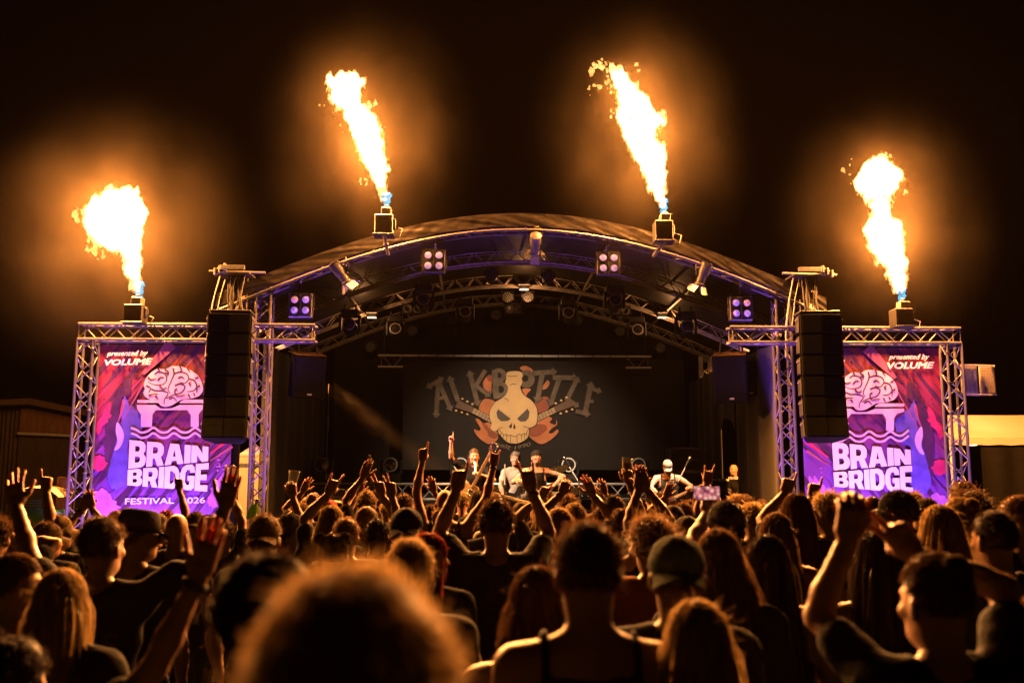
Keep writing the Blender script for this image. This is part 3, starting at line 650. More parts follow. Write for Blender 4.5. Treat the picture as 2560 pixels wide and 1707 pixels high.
# hanging truss: long top pipe, ladder ends
t = thing('backdrop_truss', (X0, 20.5, atz(917, 20.5)), 'thin ladder truss hanging across the stage above the logo backdrop', 'truss')
zu, zd = atz(890, 20.5), atz(918, 20.5); xa, xb = atx(945, 20.5, 900), atx(1628, 20.5, 900)
MB().tube([(xa, 20.5, zu), (xb, 20.5, zu)], .024, 8).build('chord', M_ALU_NEW, t, smooth=True)
for s_, x, e in ((1, xa, atx(1008, 20.5, 900)), (-1, xb, atx(1564, 20.5, 900))):
    MB().tube([(x, 20.5, zd), (e, 20.5, zd)], .022, 8).build('chord', M_ALU_NEW, t, smooth=True)
    strut(t, (x + s_ * .07, 20.5, zd), (x + s_ * .07, 20.5, zu)); strut(t, (x + s_ * .09, 20.5, zu), ((x + e) / 2 + s_ * .03, 20.5, zd)); strut(t, ((x + e) / 2 + s_ * .06, 20.5, zd), (e, 20.5, zu))
for x in (xa + .12, xb - .12): MB().tube([(x, 20.5, zu), (x, 20.5, zl(x - X0))], .008, 5).build('hanging_chain', M_STEEL, t)
for k in range(14): c = Vector((xa + .5 + k * (xb - xa - 1) / 13, 20.5, zu)); MB().tube([c + Vector((0, .03 * math.cos(a), .03 * math.sin(a))) for a in [j * .7 for j in range(10)]], .008, 5).build('strap', M_RUBBER, t)
# ================================================================== implicit shapes -> meshes (flames, bodies)
_LAT = np.random.default_rng(11).random((32, 32, 32)).astype(np.float32) * 2 - 1
def vnoise(p):
    """smooth lattice noise at points p (n,3), about -1..1"""
    i = np.floor(p).astype(int); f = (p - i).astype(np.float32); f = f * f * (3 - 2 * f); i &= 31; j = (i + 1) & 31
    x0, y0, z0, x1, y1, z1 = i[:, 0], i[:, 1], i[:, 2], j[:, 0], j[:, 1], j[:, 2]; fx, fy, fz = f[:, 0], f[:, 1], f[:, 2]
    L = _LAT; mix = lambda a, b, t: a + (b - a) * t
    return mix(mix(mix(L[x0, y0, z0], L[x1, y0, z0], fx), mix(L[x0, y1, z0], L[x1, y1, z0], fx), fy), mix(mix(L[x0, y0, z1], L[x1, y0, z1], fx), mix(L[x0, y1, z1], L[x1, y1, z1], fx), fy), fz)
_CO = np.array([(x, y, z) for x in (0, 1) for y in (0, 1) for z in (0, 1)])
_ED = [(a, b) for a in range(8) for b in range(a + 1, 8) if np.abs(_CO[a] - _CO[b]).sum() == 1]
def surfnet(f, org, vox):
    """naive surface nets: field f (negative inside) -> (verts, quads)"""
    s = f < 0; n = np.array(f.shape) - 1
    cnt = np.zeros(n, np.int8)
    for c in _CO: cnt += s[c[0]:c[0] + n[0], c[1]:c[1] + n[1], c[2]:c[2] + n[2]]
    idx = np.argwhere((cnt > 0) & (cnt < 8))
    if len(idx) == 0: return np.zeros((0, 3)), np.zeros((0, 4), int)
    F8 = np.stack([f[idx[:, 0] + c[0], idx[:, 1] + c[1], idx[:, 2] + c[2]] for c in _CO], 1)
    acc = np.zeros((len(idx), 3)); k = np.zeros(len(idx))
    for a, b in _ED:
        fa, fb = F8[:, a], F8[:, b]; m = (fa < 0) != (fb < 0); t = np.where(m, fa / np.where(m, fa - fb, 1), 0)
        acc += m[:, None] * (_CO[a] + t[:, None] * (_CO[b] - _CO[a])); k += m
    v = (idx + acc / k[:, None]) * vox + org
    im = np.full(n, -1); im[tuple(idx.T)] = np.arange(len(idx)); Q = []
    for ax in range(3):
        o1, o2 = [(1, 2), (2, 0), (0, 1)][ax]
        lo = [slice(1, None)] * 3; lo[ax] = slice(None)
        a_ = [slice(1, -1)] * 3; a_[ax] = slice(None, -1); b_ = list(a_); b_[ax] = slice(1, None)
        A, B = s[tuple(a_)], s[tuple(b_)]; e = np.argwhere(A != B)
        if not len(e): continue
        fl = A[tuple(e.T)]; e = e.copy(); e[:, o1] += 1; e[:, o2] += 1
        def g(d1, d2): q = e.copy(); q[:, o1] -= d1; q[:, o2] -= d2; return im[tuple(q.T)]
        q = np.stack([g(1, 1), g(0, 1), g(0, 0), g(1, 0)], 1); q[~fl] = q[~fl][:, ::-1]; Q.append(q[(q >= 0).all(1)])
    return v, np.concatenate(Q)
class SDF:
    def __init__(s): s.pr = []
    def cone(s, a, b, ra, rb, k=.03, flat=None): s.pr.append(('c', np.array(a, float), np.array(b, float), ra, rb, k)); return s
    def ell(s, c, r, k=.03, M=None): s.pr.append(('e', np.array(c, float), np.array(r, float), None if M is None else np.array(M), None, k)); return s
    def rbox(s, c, h, r, k=.01, M=None): s.pr.append(('b', np.array(c, float), np.array(h, float), r, None if M is None else np.array(M), k)); return s
    def grow(s, g):
        o = SDF()
        for p in s.pr:
            if p[0] == 'c': o.pr.append(('c', p[1], p[2], p[3] + g, p[4] + g, p[5]))
            elif p[0] == 'e': o.pr.append(('e', p[1], p[2] + g, p[3], None, p[5]))
            else: o.pr.append(('b', p[1], p[2] + g, p[3], p[4], p[5]))
        return o
    def bounds(s, p):
        if p[0] == 'c': r = max(p[3], p[4]); return np.minimum(p[1], p[2]) - r, np.maximum(p[1], p[2]) + r
        r = max(p[2]) if p[3 if p[0] == 'e' else 4] is not None else p[2]
        r = r + (p[3] if p[0] == 'b' else 0); return p[1] - r, p[1] + r
    def field(s, vox, lo=None, hi=None, disp=None):
        B = [s.bounds(p) for p in s.pr]; m = 3 * vox + .02
        l = np.min([b[0] for b in B], 0) - m; h = np.max([b[1] for b in B], 0) + m
        if lo is not None: l = np.maximum(l, lo)
        if hi is not None: h = np.minimum(h, hi)
        n = np.maximum(np.ceil((h - l) / vox).astype(int) + 1, 4); ax = [l[i] + np.arange(n[i]) * vox for i in range(3)]
        f = np.full(n, .3, np.float32)
        for p, b in zip(s.pr, B):
            k = p[5]; e = k + 2.5 * vox; i0 = np.clip(np.floor((b[0] - e - l) / vox).astype(int), 0, n); i1 = np.clip(np.ceil((b[1] + e - l) / vox).astype(int) + 1, 0, n)
            if (i1 <= i0).any(): continue
            X = ax[0][i0[0]:i1[0], None, None]; Y = ax[1][None, i0[1]:i1[1], None]; Z = ax[2][None, None, i0[2]:i1[2]]
            if p[0] == 'c':
                a, b_ = p[1], p[2]; d = b_ - a; L2 = d @ d + 1e-12
                t = np.clip(((X - a[0]) * d[0] + (Y - a[1]) * d[1] + (Z - a[2]) * d[2]) / L2, 0, 1)
                dist = np.sqrt((X - a[0] - t * d[0]) ** 2 + (Y - a[1] - t * d[1]) ** 2 + (Z - a[2] - t * d[2]) ** 2) - (p[3] + (p[4] - p[3]) * t)
            else:
                M = p[3] if p[0] == 'e' else p[4]; x, y, z = X - p[1][0], Y - p[1][1], Z - p[1][2]
                if M is not None: x, y, z = [M[0, j] * x + M[1, j] * y + M[2, j] * z for j in range(3)]
                if p[0] == 'e':
                    r = p[2]; k0 = np.sqrt((x / r[0]) ** 2 + (y / r[1]) ** 2 + (z / r[2]) ** 2); k1 = np.sqrt((x / r[0] ** 2) ** 2 + (y / r[1] ** 2) ** 2 + (z / r[2] ** 2) ** 2)
                    dist = k0 * (k0 - 1) / np.maximum(k1, 1e-6)
                else:
                    q = [np.abs(c) - hh for c, hh in zip((x, y, z), p[2])]
                    dist = np.sqrt(sum(np.maximum(c, 0) ** 2 for c in q)) + np.minimum(np.maximum(np.maximum(q[0], q[1]), q[2]), 0) - p[3]
            sl = tuple(slice(a, b2) for a, b2 in zip(i0, i1)); o = f[sl]; hh = np.maximum(k - np.abs(o - dist), 0) / k if k > 0 else 0
            f[sl] = np.minimum(o, dist) - hh * hh * k * .25
        if disp is not None:
            near = np.abs(f) < .12; ii = np.argwhere(near); P = ii * vox + l; f[near] += disp(P).astype(np.float32)
        return f, l, ax
    def mesh(s, vox, cut=None, **kw):
        f, l, ax = s.field(vox, **kw)
        if cut is not None: f = np.maximum(f, cut(ax[0][:, None, None], ax[1][None, :, None], ax[2][None, None, :])).astype(np.float32)
        f[0] = f[-1] = .1; f[:, 0] = f[:, -1] = .1; f[:, :, 0] = f[:, :, -1] = .1
        return surfnet(f, l, vox)

# ================================================================== flames
nv = lambda a: np.array(a, float)
def fire(name, col, strength, power=1.0):
    """light-giving gas: adds its own light, lets what is behind through"""
    m = bpy.data.materials.new(name); m.use_nodes = True; nt = m.node_tree; nt.nodes.remove(nt.nodes['Principled BSDF'])
    e = N(nt, 'Emission'); tr = N(nt, 'BsdfTransparent'); ad = N(nt, 'AddShader'); L = nt.links.new
    tc = N(nt, 'TexCoord'); nz = N(nt, 'TexNoise', i_Scale=9.0, i_Detail=4.0); L(tc.outputs['Object'], nz.inputs['Vector'])
    mr = N(nt, 'MapRange'); mr.inputs[1].default_value = .3; mr.inputs[2].default_value = .7; mr.inputs[3].default_value = strength * .45; mr.inputs[4].default_value = strength * 1.4
    L(nz.outputs[0], mr.inputs[0]); L(mr.outputs[0], e.inputs[1]); e.inputs[0].default_value = (*col, 1)
    L(e.outputs[0], ad.inputs[0]); L(tr.outputs[0], ad.inputs[1]); L(ad.outputs[0], nt.nodes['Material Output'].inputs[0])
    m.cycles.emission_sampling = 'NONE'
    return m
M_FIRE1 = fire('flame_skin', (1.0, .36, .07), .40); M_FIRE2 = fire('flame_body', (1.0, .64, .28), .55); M_FIRE3 = fire('flame_core', (1, .86, .7), .6)
M_FIREW = fire('flame_wisp', (1.0, .42, .11), .75)
M_FIREB = fire('flame_root_blue', (.03, .40, .62), .8)
FLAME_W = 7000
YF = 14.42
def flame(rows, wisps, base, lab, seed, lights):
    """rows: (py, left, right) outline of the burning gas on the wall y = YF"""
    Y = YF; o = at(base[0], base[1], Y); t = thing('flame', o, lab, 'flame', 'gas flames shooting up over the stage'); px = lambda d: d * Y / F * 1.01
    S = SDF()
    rows = [r for r in sorted(rows, key=lambda r: -r[0]) if r[0] < base[1] - 24]; dense = []
    for (y0, l0, r0), (y1, l1, r1) in zip(rows, rows[1:]):
        n = max(1, int(abs(y1 - y0) / 9))
        for k in range(n): q = k / n; dense.append((y0 + (y1 - y0) * q, l0 + (l1 - l0) * q, r0 + (r1 - r0) * q))
    dense.append(rows[-1]); rr = np.random.default_rng(seed)
    for py, l, r in dense:
        c = at((l + r) / 2, py, Y) - o; w = px((r - l) / 2) * .84; dy = rr.uniform(-.1, .1) * w; S.ell((c.x, dy, c.z), (w * 1.0, w * .85, max(w * .55, .03)), .03)
        if w > .07:
            for s_ in (-1, 1): S.ell((c.x + s_ * w * rr.uniform(.5, .85), rr.uniform(-.5, .5) * w, c.z + rr.uniform(-.3, .3) * w), np.array((.42, .45, .5)) * w * rr.uniform(.6, 1), .02)
    WS = SDF()
    for (wx, wy, wr) in wisps:
        c = at(wx, wy, Y) - o; q = px(wr)
        for k in range(4):
            e = nv((c.x + rr.normal() * q * .55, rr.uniform(-.06, .06), c.z + rr.normal() * q * .6)); d = nv((rr.uniform(-.9, .2), rr.uniform(-.3, .3), rr.uniform(.5, 1.2))) * q * rr.uniform(.4, .9)
            WS.cone(e - d * .5, e + d * .5, q * rr.uniform(.18, .42), q * rr.uniform(.05, .16), .008)
    sh = rr.uniform(0, 30, 3)
    H = max(1e-3, max((at(0, r[0], Y) - o).z for r in rows))
    def disp(a1, a2, a3):
        def f(P):
            q = P * np.array((1, 1, .5)); up = np.clip(P[:, 2] / H, .12, 1) ** .8
            n = vnoise(q * 5.5 + sh) * a1 * up + vnoise(q * 13 + sh * 2) * a2 * (.35 + .65 * up) + vnoise(q * 31 + sh * 3) * a3 + vnoise(q * 64 + sh) * a3 * .3
            return n
        return f
    v, q = S.mesh(.0115, disp=disp(.065, .07, .036)); o1 = link_mesh('outer_flame', mesh_np('outer_flame', v, q, [M_FIRE1]), t)
    v, q = S.grow(-.014).mesh(.0115, disp=disp(.065, .066, .034)); link_mesh('body_flame', mesh_np('body_flame', v, q, [M_FIRE2]), t)
    v, q = WS.mesh(.0085, disp=lambda P: vnoise(P * nv((20, 20, 11)) + sh) * .03 + vnoise(P * nv((46, 46, 24))) * .012 + .002); tag(link_mesh('flame_wisps', mesh_np('flame_wisps', v, q, [M_FIREW]), t), kind='stuff')
    S3 = S.grow(-.03); S3.pr = [p for p in S3.pr if (p[2] > .02).all()]
    v, q = S3.mesh(.014, disp=disp(.065, .06, .026)); link_mesh('core_flame', mesh_np('core_flame', v, q, [M_FIRE3]), t)
    B = SDF(); hb = px(46)
    for k in range(9): B.ell((.012 * math.sin(k * 2) + .02, 0, hb * k / 9), np.array((.034 + .004 * k, .035, .03)), .01)
    v, q = B.mesh(.009, disp=lambda P: vnoise(P * 34 + sh) * .028 + vnoise(P * 80) * .012); link_mesh('root_flame', mesh_np('root_flame', v, q, [M_FIREB]), t)
    for (lx, ly, wt) in lights:
        ld = bpy.data.lights.new('flame_glow', 'POINT'); ld.energy = FLAME_W * wt; ld.color = (1.0, .34, .065); ld.shadow_soft_size = .16
        lo = bpy.data.objects.new('flame_glow', ld); COL.objects.link(lo); lo.parent = t; lo.location = at(lx, ly, Y) - o
    return t
flame([(740, 334, 350), (720, 326, 352), (700, 320, 353), (680, 312, 353), (655, 304, 352), (630, 290, 350), (605, 262, 352), (580, 228, 354), (555, 208, 356), (530, 205, 356), (508, 225, 350), (492, 245, 335), (484, 258, 312)], [(200, 532, 16), (192, 522, 12), (212, 540, 20), (236, 625, 12), (240, 610, 16), (228, 600, 14), (260, 640, 10)], (342, 748), 'short fat flame billowing above the left banner frame', 1, [(285, 530, 1.15)])
flame([(520, 955, 970), (500, 950, 971), (484, 944, 972), (465, 930, 972), (445, 922, 973), (420, 908, 975), (400, 902, 975), (368, 886, 970), (345, 882, 966), (325, 877, 961), (300, 860, 950), (285, 850, 938), (268, 842, 908), (250, 832, 905), (232, 820, 912), (215, 820, 915), (200, 838, 908), (190, 852, 900)], [(930, 262, 10), (918, 262, 12), (938, 258, 6), (815, 220, 12), (805, 262, 7), (820, 262, 8), (850, 188, 8), (888, 188, 8), (870, 180, 6), (912, 455, 10), (905, 450, 7), (830, 240, 12), (835, 290, 5), (846, 305, 5), (858, 330, 5)], (962, 526), 'tall leaning flame on the left shoulder of the stage roof', 2, [(950, 430, .12), (925, 350, .5), (870, 225, .6)])
flame([(535, 1646, 1664), (511, 1637, 1667), (485, 1625, 1669), (454, 1611, 1671), (425, 1600, 1672), (397, 1587, 1672), (370, 1572, 1666), (339, 1553, 1646), (320, 1540, 1654), (306, 1534, 1658), (285, 1535, 1648), (258, 1539, 1628), (240, 1536, 1606), (220, 1534, 1587), (200, 1526, 1572), (181, 1522, 1556), (174, 1528, 1550)], [(1500, 170, 12), (1515, 205, 10), (1500, 215, 9), (1522, 225, 10), (1490, 165, 12), (1478, 185, 9), (1485, 210, 6), (1470, 215, 5), (1505, 150, 7), (1474, 240, 4), (1530, 285, 6), (1612, 245, 7), (1590, 160, 3), (1597, 178, 3), (1512, 180, 10), (1533, 215, 8)], (1656, 540), 'tallest flame leaning left from the right shoulder of the roof', 3, [(1650, 450, .12), (1610, 340, .55), (1560, 220, .6)])
flame([(756, 2246, 2260), (740, 2240, 2262), (722, 2233, 2264), (700, 2220, 2265), (674, 2209, 2266), (650, 2195, 2266), (626, 2180, 2266), (600, 2164, 2264), (578, 2156, 2262), (560, 2164, 2252), (540, 2178, 2238), (525, 2170, 2234), (511, 2168, 2232), (495, 2168, 2234), (480, 2164, 2240), (466, 2155, 2252), (454, 2140, 2260), (440, 2142, 2262), (425, 2158, 2250), (410, 2175, 2240), (398, 2195, 2228)], [(2112, 430, 5), (2118, 442, 6), (2150, 484, 8), (2160, 484, 7), (2132, 455, 7), (2205, 388, 7), (2222, 384, 4), (2170, 402, 6), (2264, 450, 8), (2262, 480, 6), (2225, 500, 6), (2176, 515, 6), (2125, 408, 4)], (2252, 762), 'flame with a mushroom top above the right banner frame', 4, [(2215, 590, .5), (2205, 440, .75)])

# ================================================================== flame machines
def flame_machine(px, pyt, pyb, y, lab, hue, pole=None, open_lid=1, w=.265):
    c = at(px, (pyt + pyb) / 2, y); h = (atz(pyt, y, px) - atz(pyb, y, px)); zb = c.z - h / 2
    t = thing('flame_machine', (c.x, y, zb), lab, 'flame projector', 'flame machines under the fires')
    b = MB().box(c, (w, .26, h), None, .008).build('housing', hue, t)
    MB().box((c.x, y - .133, c.z + h * .28), (w * .55, .008, .03)).build('slot', M_BLACK, b)
    MB().box((c.x + .03 * open_lid, y - .02, c.z + h / 2 + .055), (w * .55, .17, .11), Matrix.Rotation(R(4), 3, 'Y'), .006).build('nozzle_guard', M_BOXGREY, t)
    MB().lathe([(.035, 0), (.035, .05), (.028, .06), (.012, .06)], 12, None, (c.x + .03, y - .02, c.z + h / 2 + .1)).build('nozzle', M_STEEL, t)
    MB().box((c.x + w / 2 + .02, y, c.z + .02), (.035, .12, h * .5), None, .006).build('valve_block', M_STEEL, t)
    for k in range(2):
        s_ = -1 if k else 1; MB().lathe([(.008, 0), (.008, .012)], 8, Matrix.Rotation(R(90), 3, 'X'), (c.x + s_ * w * .32, y - .13, c.z - h * .3)).build('screw', M_CHROME, b)
    MB().box((c.x, y - .02, zb - .018), (w * 1.15, .3, .02), None, .004).build('yoke', M_STEEL, t)
    MB().tube([(c.x + w / 2, y, c.z), (c.x + w / 2 + .14, y - .03, c.z - .06), (c.x + w / 2 + .1, y - .06, zb - .04), (c.x + .05, y - .05, zb - .06)], .009, 6).build('hose', M_RUBBER, t, smooth=True)
    if pole:
        a, b2 = at(*pole[0], y - .16), at(*pole[1], 14.86)
        MB().tube([a, b2], .026, 10).build('mounting_pipe', M_ALU, t, smooth=True)
        MB().tube([a + Vector((0, -.004, 0)) + (a - b2).normalized() * .0, a + (a - b2).normalized() * .004], .018, 10).build('pipe_mouth', M_BLACK, t)
        MB().box((a + b2) / 2, (.07, .07, .05), None, .008).build('clamp', M_STEEL, t)
M_DKBOX = pm('dark_box_paint', (.05, .045, .04), .5, .2, .2, 30)
flame_machine(339, 764, 806, YF, 'dark flame projector box on the left banner frame', M_DKBOX)
flame_machine(961, 541, 588, YF, 'grey flame projector clamped on the left of the roof arch', M_BOXGREY, ((960, 584), (970, 636)))
flame_machine(1657, 556, 604, YF, 'dark flame projector clamped on the right of the roof arch', M_DKBOX, ((1661, 602), (1634, 640)))
flame_machine(2253, 774, 816, YF, 'dark flame projector box on the right banner frame', M_DKBOX)

# ================================================================== stage lamps
def spot(parent, pos, aim, watts, col, ang, blend=.6, size=.06):
    ld = bpy.data.lights.new('lamp_light', 'SPOT'); ld.energy = watts; ld.color = col; ld.spot_size = R(ang); ld.spot_blend = blend; ld.shadow_soft_size = size
    o = bpy.data.objects.new('lamp_light', ld); COL.objects.link(o); o.parent = parent; d = Vector(aim) - Vector(pos)
    o.location = Vector(pos) - OFF[parent]; o.rotation_euler = d.to_track_quat('-Z', 'Y').to_euler()
WARM = (1.0, .64, .38)
def profile_lamp(px, py, y, lab, aim, watts, ang=62):
    c = at(px, py, y); aim = Vector(aim); d = (aim - c).normalized(); Rm = frame(d, (0, 0, 1))
    t = thing('theatre_spotlight', c, lab, 'spotlight', 'spotlights with barn doors on the arch'); P = lambda x, yy, z: c + Rm @ Vector((x, yy, z))
    prof = [(.03, -.22), (.085, -.2), (.09, -.05), (.075, 0), (.075, .12), (.09, .13), (.09, .16), (.072, .165)]
    MB().lathe(prof, 20, Rm, c).build('body', M_STEEL, t, smooth=True)
    MB().lathe([(.07, .155), (.069, .161)], 20, Rm, c).build('lens', lamp_glow('spotlight_lens', WARM, 1.5), t)
    for k in range(4):
        a = math.pi / 2 * k; u = Vector((math.cos(a), math.sin(a), 0)); n = (u * .55 + Vector((0, 0, .84))).normalized(); b0 = u * .095 + Vector((0, 0, .17)); w = Vector((-u.y, u.x, 0)) * .065; e = b0 + n * .12
        m = MB().add([c + Rm @ q for q in (b0 - w, b0 + w, e + w * 1.15, e - w * 1.15)] + [c + Rm @ (q + u * .004) for q in (b0 - w, b0 + w, e + w * 1.15, e - w * 1.15)], [(0, 1, 2, 3), (7, 6, 5, 4), (0, 4, 5, 1), (1, 5, 6, 2), (2, 6, 7, 3), (3, 7, 4, 0)]); m.build('barn_door', M_BOXGREY, t)
    hk = c + Vector((0, -.02, .30))
    for s_ in (-1, 1): MB().tube([c + Vector((s_ * .1, 0, 0)), c + Vector((s_ * .1, 0, .2)), c + Vector((s_ * .02, 0, .25)), hk], .01, 6).build('yoke_arm', M_STEEL, t)
    MB().tube([hk + Vector((0, .04 * math.cos(a), .04 * math.sin(a))) for a in [k * .6 for k in range(11)]], .012, 6).build('hook_clamp', M_ALU, t, smooth=True)
    MB().tube([hk, hk + Vector((.08, -.02, -.05)), hk + Vector((.1, -.03, -.18)), P(.05, 0, -.2)], .007, 5).build('cable', M_PALEROPE, t, smooth=True)
    spot(t, P(0, 0, .2), aim, watts, WARM, ang, .9); return t
def lamp_glow(name, col, st):
    k = (name, col, st)
    if k in TXT: return TXT[k]
    m, nt, b = nodes(name); nz = N(nt, 'TexNoise', i_Scale=30.0); tc = N(nt, 'TexCoord'); nt.links.new(tc.outputs['Object'], nz.inputs['Vector'])
    mr = N(nt, 'MapRange'); mr.inputs[3].default_value = st * .4; mr.inputs[4].default_value = st * 1.6; nt.links.new(nz.outputs[0], mr.inputs[0]); nt.links.new(mr.outputs[0], b.inputs['Emission Strength'])
    b.inputs['Emission Color'].default_value = (*col, 1); b.inputs['Base Color'].default_value = (.3, .3, .3, 1); b.inputs['Roughness'].default_value = .2
    m.cycles.emission_sampling = 'NONE'; TXT[k] = m; return m
BAND = Vector((atx(1250, 16.2), 16.2, 1.9))
KEY_W = 3200
profile_lamp(852, 685, 14.95, 'small spotlight with barn doors hanging on the left of the arch', BAND + Vector((-.2, 0, 0)), KEY_W, 40)
profile_lamp(1338, 612, 14.95, 'spotlight with open barn doors at the crown of the arch', (atx(1300, 20.7), 20.7, 1.9), KEY_W * .62, 56)
profile_lamp(1757, 688, 14.95, 'small spotlight with barn doors hanging on the right of the arch', (atx(1560, 16.2), 16.2, 1.7), KEY_W, 44)
M_BLK4 = pm('blinder_housing', (.02, .018, .02), .5, 0, .3, 20)
VIO = (.34, .10, 1.0); CROWD_FILL_W = 8500
def blinder(px, py, y, lab, hues):
    c = at(px, py, y); t = thing('blinder_lamp', c, lab, 'blinder lamp', 'four-eyed blinder lamps'); s_ = .36
    MB().box(c + Vector((0, .05, 0)), (s_, .14, s_ * 1.05), None, .012).build('housing', M_BLK4, t)
    MB().box(c + Vector((0, -.03, 0)), (.012, .03, s_)).build('divider', M_BLK4, t)
    for i in range(4):
        x = c.x + (-.085 if i % 2 == 0 else .085); z = c.z + (.082 if i < 2 else -.082)
        e = MB().lathe([(.052, .02), (.055, 0), (.046, -.012), (.03, -.022), (.0, -.026)], 18, Matrix.Rotation(R(-90), 3, 'X'), (x, y - .03, z)).build('lens', lamp_glow('blinder_lens_' + hues[i], HUE[hues[i]], .55), t, smooth=True)
        MB().lathe([(.056, 0), (.062, 0), (.062, .02), (.056, .02)], 18, Matrix.Rotation(R(90), 3, 'X'), (x, y - .02, z), False).build('lens_ring', M_BLACK, e)
    for q in (-1, 1): MB().tube([c + Vector((q * .19, .05, -.1)), c + Vector((q * .19, .05, .2)), c + Vector((q * .02, .05, .24))], .009, 6).build('yoke_arm', M_STEEL, t)
    MB().tube([c + Vector((0, .05, .22)), c + Vector((0, 0, .37))], .012, 6).build('hanger', M_STEEL, t)
    spot(t, c + Vector((0, -.1, 0)), (-.3 + (c.x - X0) * .1, 1.2, 1.75), CROWD_FILL_W, (1.0, .40, .10), 30, .5, .12)  # added amber beam to brighten the nearest heads; the lenses themselves only glow dimly
    MB().tube([c + Vector((0, -.02 + .035 * math.cos(a), .38 + .035 * math.sin(a))) for a in [k * .6 for k in range(11)]], .012, 6).build('hook_clamp', M_ALU, t, smooth=True)
HUE = {'violet': (.42, .16, 1.0), 'rose': (.85, .22, .32), 'pink': (.95, .38, .60)}
blinder(751, 763, 15.1, 'four-eyed blinder lamp glowing violet at the lower left of the arch', ['rose', 'violet', 'violet', 'violet'])
blinder(1084, 652, 15.1, 'four-eyed blinder lamp glowing pink left of the arch crown', ['pink', 'pink', 'pink', 'pink'])
blinder(1521, 658, 15.1, 'four-eyed blinder lamp glowing pink right of the arch crown', ['pink', 'pink', 'pink', 'pink'])
blinder(1853, 771, 15.1, 'four-eyed blinder lamp glowing violet at the lower right of the arch', ['violet', 'rose', 'violet', 'violet'])

def proto_moving_head():
    t = thing('moving_head', (0, 0, 0), 'x', 'moving light', 'unlit moving heads on the roof ribs')
    MB().box((0, 0, -.06), (.3, .26, .12), None, .015).build('base', M_BLACK, t)
    for s_ in (-1, 1): MB().box((s_ * .165, 0, -.24), (.045, .14, .3), None, .015).build('yoke_arm', M_BLACK, t)
    Rm = Matrix.Rotation(R(78), 3, 'X')
    MB().lathe([(.06, -.16), (.12, -.13), (.13, 0), (.118, .14), (.1, .15)], 20, Rm, (0, 0, -.3)).build('head', M_BLACK, t, smooth=True)
    MB().lathe([(.094, .158), (.112, .158), (.112, .172), (.094, .172)], 24, Rm, (0, 0, -.3), False).build('lens_ring', M_ALU_OLD, t, smooth=True)
    MB().lathe([(.094, .15), (.09, .16), (.05, .168), (0, .17)], 20, Rm, (0, 0, -.3)).build('lens', M_LENSDK, t, smooth=True)
    MB().tube([(-.1, 0, 0), (-.1, 0, .1)], .015, 6).build('clamp', M_STEEL, t); MB().tube([(.1, 0, 0), (.1, 0, .1)], .015, 6).build('clamp', M_STEEL, t)
    return t
def proto_par():
    t = thing('led_par', (0, 0, 0), 'x', 'stage light', 'round LED lamps under the roof'); Rm = Matrix.Rotation(R(76), 3, 'X')
    MB().lathe([(.05, -.12), (.1, -.1), (.115, .05), (.118, .06)], 20, Rm).build('body', M_BLACK, t, smooth=True)
    MB().lathe([(.112, .055), (.11, .06)], 20, Rm).build('front', M_BLACK, t)
    cells = [(0, 0)] + [(.045 * math.cos(a * math.pi / 3), .045 * math.sin(a * math.pi / 3)) for a in range(6)] + [(.086 * math.cos(a * math.pi / 6), .086 * math.sin(a * math.pi / 6)) for a in range(12)]
    for x, y in cells: MB().lathe([(.0185, .0), (.016, .012), (0, .015)], 7, Rm, Rm @ Vector((x, y, .062))).build('led_cell', M_LENS, t)
    MB().tube([Vector((-.12, 0, 0)), Vector((-.12, 0, .14)), Vector((.12, 0, .14)), Vector((.12, 0, 0))], .009, 6).build('yoke', M_STEEL, t)
    return t
def proto_twin():
    t = thing('twin_blinder', (0, 0, 0), 'x', 'blinder lamp', 'two-eyed blinders under the roof'); Rm = Matrix.Rotation(R(78), 3, 'X')
    MB().box((0, .06, 0), (.4, .1, .2), None, .01).build('housing', M_BLACK, t)
    for x in (-.093, .093):
        e = MB().lathe([(.085, 0), (.09, .012), (.076, .02), (.05, .005), (0, 0)], 20, Rm, (x, 0, 0)).build('lens', M_LENS, t, smooth=True)
    MB().tube([Vector((-.21, .05, 0)), Vector((-.21, .05, .2)), Vector((.21, .05, .2)), Vector((.21, .05, 0))], .01, 6).build('yoke', M_STEEL, t)
    return t
def spread_things(proto, spots, labels):
    for i, ((px, py, y), lab) in enumerate(zip(spots, labels)):
        p = at(px, py, y)
        if i == 0:
            proto.location = p; OFF[proto] = p; proto['label'] = lab
            for c in proto.children: OFF[c] = p
        else: copy_tree(proto, p, lab)
Z2 = lambda x, y: (640 + x / 3.267, 500 + y / 3.267); Z3 = lambda x, y: (1300 + x / 3.267, 500 + y / 3.267)
mh = [(*Z2(1372, 700), 17.2), (*Z2(1710, 815), 19.3), (*Z2(770, 900), 17.2), (*Z2(1145, 950), 19.3), (*Z3(768, 708), 17.2), (*Z3(390, 822), 19.3), (*Z3(1350, 918), 17.2), (*Z3(950, 958), 19.3)]
nm = ['left of centre on the first rib', 'left of centre on the middle rib', 'at the far left of the first rib', 'at the far left of the middle rib', 'right of centre on the first rib', 'right of centre on the middle rib', 'at the far right of the first rib', 'at the far right of the middle rib']
spread_things(proto_moving_head(), mh, ['dark hanging moving head with pale lens ring, ' + n for n in nm])
pr = [(*Z2(1922, 617), 17.3), (*Z3(230, 630), 17.3), (*Z2(2053, 805), 19.4), (*Z2(2222, 803), 19.4), (*Z2(1610, 993), 21.1), (*Z2(1278, 1075), 21.1), (*Z2(935, 1210), 21.1), (*Z2(1960, 950), 21.1), (*Z2(2275, 955), 21.1), (*Z3(468, 993), 21.1), (*Z3(812, 1080), 21.1), (*Z3(1142, 1215), 21.1)]
